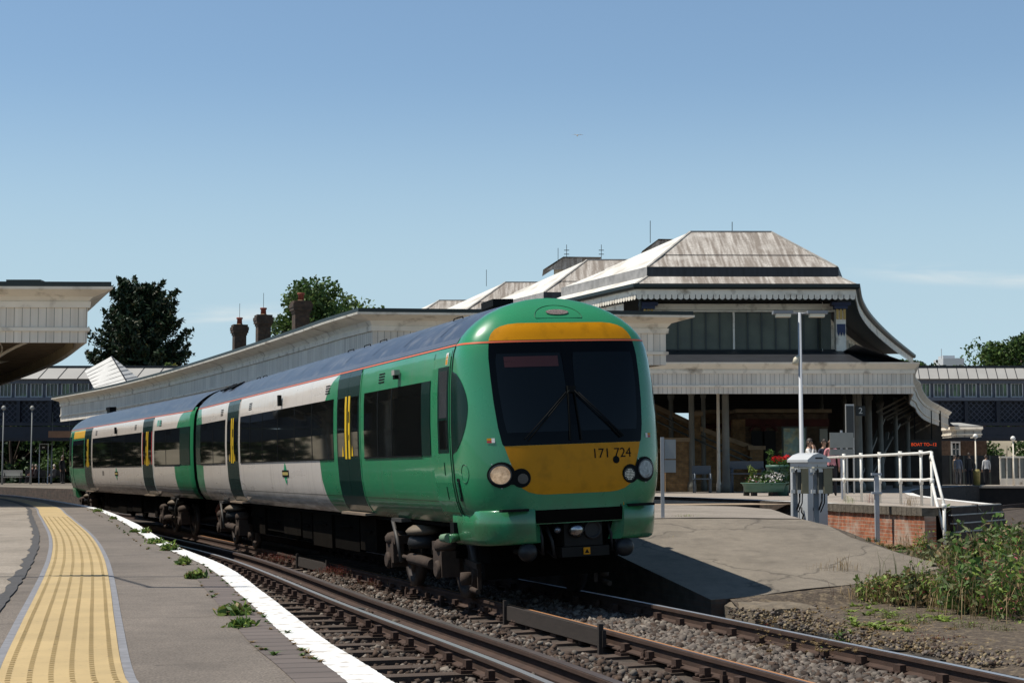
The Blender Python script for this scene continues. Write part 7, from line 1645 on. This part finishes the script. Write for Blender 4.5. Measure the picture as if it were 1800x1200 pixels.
def weed(name, loc, label, cat, group, kind, h, spread, n, rng_seed, mats=None, scale=1.):
    rng = np.random.default_rng(rng_seed); e = empty(name, loc, label, cat, group); G = []
    if kind == 'grass': V, F_ = blades(n, spread, h, h * .07, rng, .8); G.append((V, F_, (mats or [g_leaf])[0])); V, F_ = blades(n // 2, spread * 1.1, h * .8, h * .07, rng, 1.1); G.append((V, F_, (mats or [g_leaf, g_lime])[-1]))
    elif kind == 'bush':
        V, F_, C = stalks(n, spread, h, rng); G.append((V, F_, g_dry if mats is None else mats[-1])); k = rng.random(len(C)); ml_ = mats or [g_leaf, g_lime]
        G.append((*leaf_quads(C[k < .6], h * .07, asp=2.6), ml_[0])); G.append((*leaf_quads(C[k >= .6], h * .06, asp=2.6), ml_[1]))
    elif kind == 'dry': V, F_ = blades(n, spread, h, h * .022, rng, .55); G.append((V, F_, (mats or [g_dry])[0]))
    o = leaf_obj('leaves', e, G); o.scale = (scale,) * 3
    return e
def low_weed(q, lb, h, s_, n, sd):
    rng = np.random.default_rng(sd); e = empty('weed', q, lb, 'weed', 'weeds along the white platform edge')
    V, F_ = blades(n, s_ * .6, h * .75, h * .13, rng, 1.5); C = np.stack([rng.normal(size=n * 5) * s_, rng.normal(size=n * 5) * s_ * 1.3, np.abs(rng.normal(size=n * 5)) * h * .28 + .004], 1); k = rng.random(len(C))
    leaf_obj('leaves', e, [(V, F_, g_lime), (*leaf_quads(C[k < .30], .018, asp=3), g_leaf), (*leaf_quads(C[(k >= .30) & (k < .85)], .016, asp=3), g_lime), (*leaf_quads(C[k >= .85], .016, asp=2), g_dry)])
# along the white line (near platform)
for i, (px, py, h, s_, n, lb) in enumerate(((175, 899, .10, .10, 40, 'farthest small weed by the white platform edge'), (203, 912, .07, .06, 24, 'second farthest tiny weed by the white platform edge'), (243, 935, .06, .06, 24, 'flat weed just short of the bushy ones at the platform edge'), (260, 937, .12, .05, 40, 'dark bushy weed right against the white edge'), (280, 955, .09, .09, 60, 'wide patch of weeds by the white edge, far side of the row'), (305, 967, .12, .07, 80, 'leafiest clump in the row of weeds by the white edge'), (330, 992, .09, .05, 60, 'low round weed left of the white edge, mid row'), (352, 1016, .09, .05, 70, 'round green weed just above the thin shadow line'), (423, 1080, .08, .05, 90, 'nearest larger weed by the bricks of the platform edge'), (437, 1101, .06, .035, 50, 'small weed directly below the nearest larger one'))):
    q = P(px, py, z=ZP); low_weed(q + Vector((-.03, 0, 0)), lb, h * .7, s_ * (.38 if q.y > 11 else .6), n, 100 + i)
# cracks of the ramp
def on_ramp(px, py):
    for _ in range(1):
        zt = .5
        for _ in range(12): p = P(px, py, z=zt); zt = .6 * zt + .4 * rz_(p.y)
    return P(px, py, z=rz_(p.y))
for i, (px, py, kd, h, s_, n, ms_, lb) in enumerate(((1172, 953, 'grass', .12, .05, 30, [g_dry, g_lime], 'yellowish tuft on the ramp beside the right buffer'), (1150, 952, 'grass', .05, .06, 20, [g_dry, g_dry], 'flat dry tuft nearest the right buffer'), (1205, 908, 'grass', .06, .08, 30, [g_lime, g_dry], 'low tuft on the ramp by the foot of the sign post'), (1366, 952, 'grass', .10, .03, 22, [p_rust, p_red], 'tiny red weed alone in the middle of the ramp'), (1478, 1003, 'dry', .24, .06, 26, [g_dry], 'thin dry stalks in the ramp crack, tallest'), (1440, 1002, 'dry', .14, .10, 34, [g_dry], 'low dry stalks in the ramp crack, left'), (1500, 1002, 'dry', .14, .08, 30, [g_dry], 'low dry stalks in the ramp crack, right'), (1532, 952, 'grass', .10, .08, 40, [g_dark, g_leaf], 'dark green tuft at the foot of the marker post'), (1465, 1048, 'dry', .25, .005, 2, [p_rust], 'single rusty stalk at the near edge of the ramp'))):
    weed('weed', on_ramp(px, py), lb, 'weed', 'weeds in the cracks of the ramp', kd, h, s_, n, 130 + i, ms_)
# in the tracks
for i, (px, py, z_, kd, h, s_, n, ms_, lb) in enumerate(((1468, 1160, -.2, 'bush', .26, .03, 9, [g_leaf, g_lime, g_leaf], 'upright bright green weed beside the bright rail'), (1345, 1128, -.2, 'bush', .14, .07, 16, [p_rust, p_rust, p_rust], 'dark red weed left of the bright rail'), (1440, 1150, -.22, 'bush', .09, .09, 16, [p_rust, p_rust, p_rust], 'low dark red weed left of the upright green one'), (1660, 1148, -.15, 'bush', .13, .13, 40, [p_rust, p_rust, p_rust], 'spread of red weeds at the foot of the earth bank'), (1625, 1142, -.15, 'bush', .12, .08, 26, [p_rust, p_rust, p_rust], 'smaller red weeds left of the spread of red weeds'), (1105, 1185, -.2, 'grass', .05, .03, 18, [g_lime, g_lime], 'tiny lime green sprout in the ballast'), (585, 1010, -.15, 'bush', .12, .16, 50, [p_rust, p_rust, g_dry], 'rust red weeds between the rails under the train, nearer patch'), (490, 985, -.15, 'bush', .12, .16, 40, [p_rust, p_rust, g_dry], 'rust red weeds between the rails under the train, farther patch'), (650, 1028, -.18, 'bush', .07, .12, 30, [p_rust, p_rust, g_dry], 'low red weeds between rails, nearest patch'), (1560, 1110, -.1, 'grass', .10, .04, 20, [g_leaf, g_lime], 'small green tuft on the crumbling kerb of the earth bank'), (1400, 1092, -.2, 'dry', .16, .10, 40, [g_dry], 'bleached dry stalks lying by the mossy edge stone'), (1510, 1128, -.2, 'dry', .10, .10, 50, [g_dry], 'pale dead grass beside the upright green weed'))):
    weed('weed', P(px, py, z=z_), lb, 'weed', 'weeds in the ballast', kd, h, s_, n, 160 + i, ms_)
g_sage = leafmat('leaf_sage', (.16, .18, .085), .4)
# the thicket at the right
THK = [(1528, 1052, .02, .30, .10, 26, 0), (1560, 1056, .02, .50, .14, 34, 1), (1600, 1060, .02, .55, .16, 40, 2), (1640, 1062, .0, .62, .20, 46, 1), (1690, 1070, .0, .72, .20, 50, 0), (1735, 1078, .0, .85, .22, 56, 3), (1780, 1088, .0, .95, .22, 56, 3), (1640, 1012, .1, .60, .18, 40, 2), (1690, 1020, .1, .80, .22, 50, 2), (1735, 1028, .1, 1.0, .22, 54, 3), (1785, 1036, .1, 1.05, .25, 60, 3), (1760, 990, .1, .95, .25, 54, 0), (1620, 985, .15, .62, .08, 16, 1), (1800, 1000, .1, 1.0, .25, 50, 3), (1840, 1060, .05, 1.0, .3, 60, 3), (1705, 975, .1, .4, .2, 30, 2)]
for i, (px, py, z_, h, s_, n, kk) in enumerate(THK):
    ms_ = ([g_leaf, g_lime, g_dry], [g_lime, g_sage, g_dry], [g_sage, g_dry, g_dry], [g_leaf, g_sage, g_dry])[kk]
    q = P(px, py, z=z_); rng_ = np.random.default_rng(300 + i)
    lbs = ['low leafy plant at the left tip of the thicket', 'bright green weed second from the left in the thicket', 'mixed green and dry weed in the front of the thicket', 'lime green weed below the sloping handrail', 'green shrubby weed at the front middle of the thicket', 'dark leaved shrub at the front right of the thicket', 'dark leaved shrub at the front right corner', 'dry and green weed behind the front row', 'taller half dry weed in the middle of the thicket', 'tall dark leaved shrub right of the middle', 'tallest dark leaved shrub at the right edge', 'tall green shrub in front of the timber steps', 'thin upright weed near the handrail foot', 'tall shrub at the right edge, back row', 'dark shrub half out of the right edge', 'low dry patch in front of the timber steps'][i]
    h *= .80; s_ *= 1.15
    e = empty('weed', q, lbs, 'weed', 'thicket of weeds at the right'); V, F_, C = stalks(int(n * .45), s_, h * (.85 if i % 3 else 1.15), rng_, leafn=13, lsz=.045, lean=.45, st=.004); k = rng_.random(len(C)); lz = (.026, .034, .05)[i % 3] if kk != 3 else (.038, .055)[i % 2]
    nl = int(420 + n * 9); C2 = rng_.normal(size=(nl, 3)); C2 /= np.linalg.norm(C2, axis=1)[:, None]; C2 *= (rng_.uniform(.25, 1.08, nl) ** .6)[:, None] * (1 + .25 * np.sin(C2[:, :1] * 9 + i)); C2 = C2 * np.array([s_ * 1.7, s_ * 1.7, h * .46]) + np.array([0, 0, h * .40]); C2 = C2[C2[:, 2] > 0]; k2 = rng_.random(len(C2))
    V2, F2 = blades(110, s_ * 1.5, h * .75, .006, rng_, .8)
    leaf_obj('leaves', e, [(V, F_, ms_[2]), (*leaf_quads(C[k < .55], lz, asp=2.6), ms_[0]), (*leaf_quads(C[k >= .55], lz * .8, asp=2.4), ms_[1]), (*leaf_quads(C2[k2 < .34], lz * .85, asp=2.4), ms_[0]), (*leaf_quads(C2[(k2 >= .34) & (k2 < .66)], lz * .75, asp=2.6), g_sage if i % 2 else g_lime), (*leaf_quads(C2[(k2 >= .66) & (k2 < .9)], lz * .6, asp=3.2), g_dry), (*leaf_quads(C2[k2 >= .9], lz * .6, asp=2.4), p_pink if i % 3 == 0 else p_rust), (V2, F2, g_dry)])
for i, px in enumerate((1518, 1546, 1562, 1577, 1590, 1604)):
    q = P(px, 1048 + i, z=.04); rng_ = np.random.default_rng(400 + i); e = empty('grass_stalk', q, ['leftmost tall thin grass stalk at the ramp edge', 'second tall thin grass stalk at the ramp edge', 'third tall thin grass stalk at the ramp edge', 'fourth tall thin grass stalk at the ramp edge', 'fifth tall thin grass stalk at the ramp edge', 'rightmost tall thin grass stalk at the ramp edge'][i], 'grass stalk', 'tall grass stalks'); V, F_ = blades(4, .03, .62, .007, rng_, .35); leaf_obj('leaves', e, [(V, F_, leafmat('stalk_green', (.09, .11, .04), .2))])
# ground cover on the earth bank and verge
rng = np.random.default_rng(9); Vs = []; Fs = []; o = 0
def scatter_grass(n, fn, hr, wd_, sd, m_, name, label):
    rng = np.random.default_rng(sd); Vs, Fs, o = [], [], 0
    V0, F0 = blades(24, .05, 1, .16, rng, .9)
    for i in range(n):
        p = fn(rng); s = rng.uniform(*hr); a = rng.uniform(0, 6.28); c_, s_ = math.cos(a), math.sin(a); V = V0.copy(); V[:, :2] = V[:, :2] @ np.array([[c_, s_], [-s_, c_]]) * (wd_ if False else 1) ; V[:, :2] *= s * 2.2; V[:, 2] *= s; Vs.append(V + np.array(p)); Fs.append(F0 + o); o += len(V)
    ob = leaf_obj(name, None, [(np.concatenate(Vs), np.concatenate(Fs), m_)]); ob['kind'] = 'stuff'; ob['label'] = label
def f1(r):
    px = 1480 + 420 * r.random() ** .75; p = P(px, r.uniform(1035, 1110), z=-.02); return (p.x, p.y, -.05)
scatter_grass(700, f1, (.02, .07), 1, 21, g_dry, 'dry_grass', 'dead straw coloured grass on the earth bank')
scatter_grass(420, f1, (.02, .09), 1, 22, g_lime, 'grass', 'short green grass under the thicket')
scatter_grass(420, lambda r: (lambda p: (p.x, p.y, -.03))(P(r.uniform(1330, 1800), r.uniform(1068, 1150), z=-.05)), (.01, .03), 1, 25, g_dry, 'dry_grass', 'straw and dead stalks strewn over the earth bank')
def f2(r): return (r.uniform(5.7, 8.4), r.uniform(27, 34.5), .12)
scatter_grass(260, f2, (.03, .12), 1, 23, g_dry, 'dry_grass', 'dry grass along the foot of the brick wall')
scatter_grass(160, f2, (.03, .10), 1, 24, g_leaf, 'grass', 'green grass along the foot of the brick wall')
for i, (px, py, z_, h, n, ms_, lb) in enumerate(((1495, 884, .92, .22, 26, [g_lime, g_dry], 'small yellow green tuft at the left railing posts'), (1530, 884, .92, .26, 22, [p_rust, g_dry], 'brown withered weed between railing posts'), (1600, 889, .92, .26, 40, [g_dry, p_rust], 'dry brown weeds at the right railing posts'), (1615, 950, .15, .5, 26, [g_dry, g_dry], 'tall dry weed against the foot of the brick wall'), (1645, 955, .15, .3, 26, [g_leaf, g_lime], 'green tuft at the foot of the sloping handrail'), (1590, 962, .15, .3, 30, [g_dry, p_pink], 'pinkish dry weed right of the marker post'), (1515, 935, .35, .25, 18, [p_rust, g_dry], 'rusty weed between the marker post and the cabinets'))):
    weed('weed', P(px, py, z=z_), lb, 'weed', 'weeds around the brick wall', 'dry' if ms_[0] is not g_leaf else 'grass', h, .07, n, 500 + i, ms_)
# white flowers beside the steps
rng = np.random.default_rng(12); q = P(1690, 953, z=.12); e = empty('weed', q, 'sprawling white flowered weed at the foot of the timber steps', 'weed', 'weeds around the brick wall')
C = np.stack([rng.normal(size=70) * .28, rng.normal(size=70) * .15, rng.uniform(.02, .16, 70)], 1); leaf_obj('flowers', e, [(*leaf_quads(C, .028, asp=1.1), p_white)]); C = np.stack([rng.normal(size=160) * .28, rng.normal(size=160) * .15, rng.uniform(.0, .12, 160)], 1); leaf_obj('leaves', e, [(*leaf_quads(C, .03), g_leaf)])

def f_edge(r):
    y = 6 + 26 * r.random() ** 1.3; p = at_along(EDGE, y); o = r.choice((.165, .185, .32)) + r.normal() * .012; return (p.x - o, p.y, ZP)
scatter_grass(110, f_edge, (.006, .02), 1, 26, g_leaf, 'grass', 'tiny weeds and moss in the joint beside the white line')
scatter_grass(120, f_edge, (.006, .018), 1, 27, g_dry, 'dry_grass', 'dry bits in the joint beside the white line')
# grit on the earth bank, loose track cable
rng = np.random.default_rng(15); pts = []
for k in range(5200):
    p = P(rng.uniform(1280, 1815), 1062 + 105 * rng.random() ** .8, z=-.03)
    if p.x > at_along(offs(B, 1.15), min(max(p.y, 8), 24)).x: pts.append((p.x, p.y))
pts = np.array(pts); stones(len(pts), pts, np.full(len(pts), -.035) + rng.uniform(-.02, .012, len(pts)), .012, .034, (st_b, st_g, mat('straw_bit', (.22, .17, .10), .9, island=.5)), 'grit', 'brown grit and straw strewn on the earth bank')
yv = rng.uniform(10, 20.5, 2600); off = rng.uniform(.85, 1.15, 2600); xs = cpath(B, yv) + off / .958
stones(2600, np.stack([xs, yv], 1), np.full(2600, -.24) + rng.uniform(-.02, .03, 2600), .03, .06, (st_g, st_b, st_b), 'ballast', 'dirty ballast between the bright rail and the earth bank')
q = P(640, 1085, z=-.2); mb = MB().m(rubber); mb.tube([q + Vector((.15 * math.cos(a) - .1, .25 * math.sin(a), .05 + .05 * math.sin(a))) for a in [.3 * k for k in range(14)]] + [q + Vector((.5, .3, .02))], .012, 6); o = mb.build('track_cable'); tag(o, 'loose black cable loop lying beside the shiny rail', 'cable')
for i, (px, py, lb) in enumerate(((1560, 1090, 'low green creeping weed on the bare bank, left'), (1610, 1100, 'low green creeping weed on the bare bank, middle'), (1700, 1108, 'low green creeping weed on the bare bank, right of the middle'), (1760, 1115, 'low green creeping weed on the bare bank, right'), (1480, 1075, 'dry tuft on the bare bank by the ramp foot'), (1650, 1125, 'dry brown tuft near the crumbling kerb'))):
    weed('weed', P(px, py, z=-.04), lb, 'weed', 'weeds on the bare bank', 'bush' if i < 4 else 'dry', .09, .10, 26, 700 + i, [g_sage, g_lime, g_dry] if i < 4 else [g_dry])
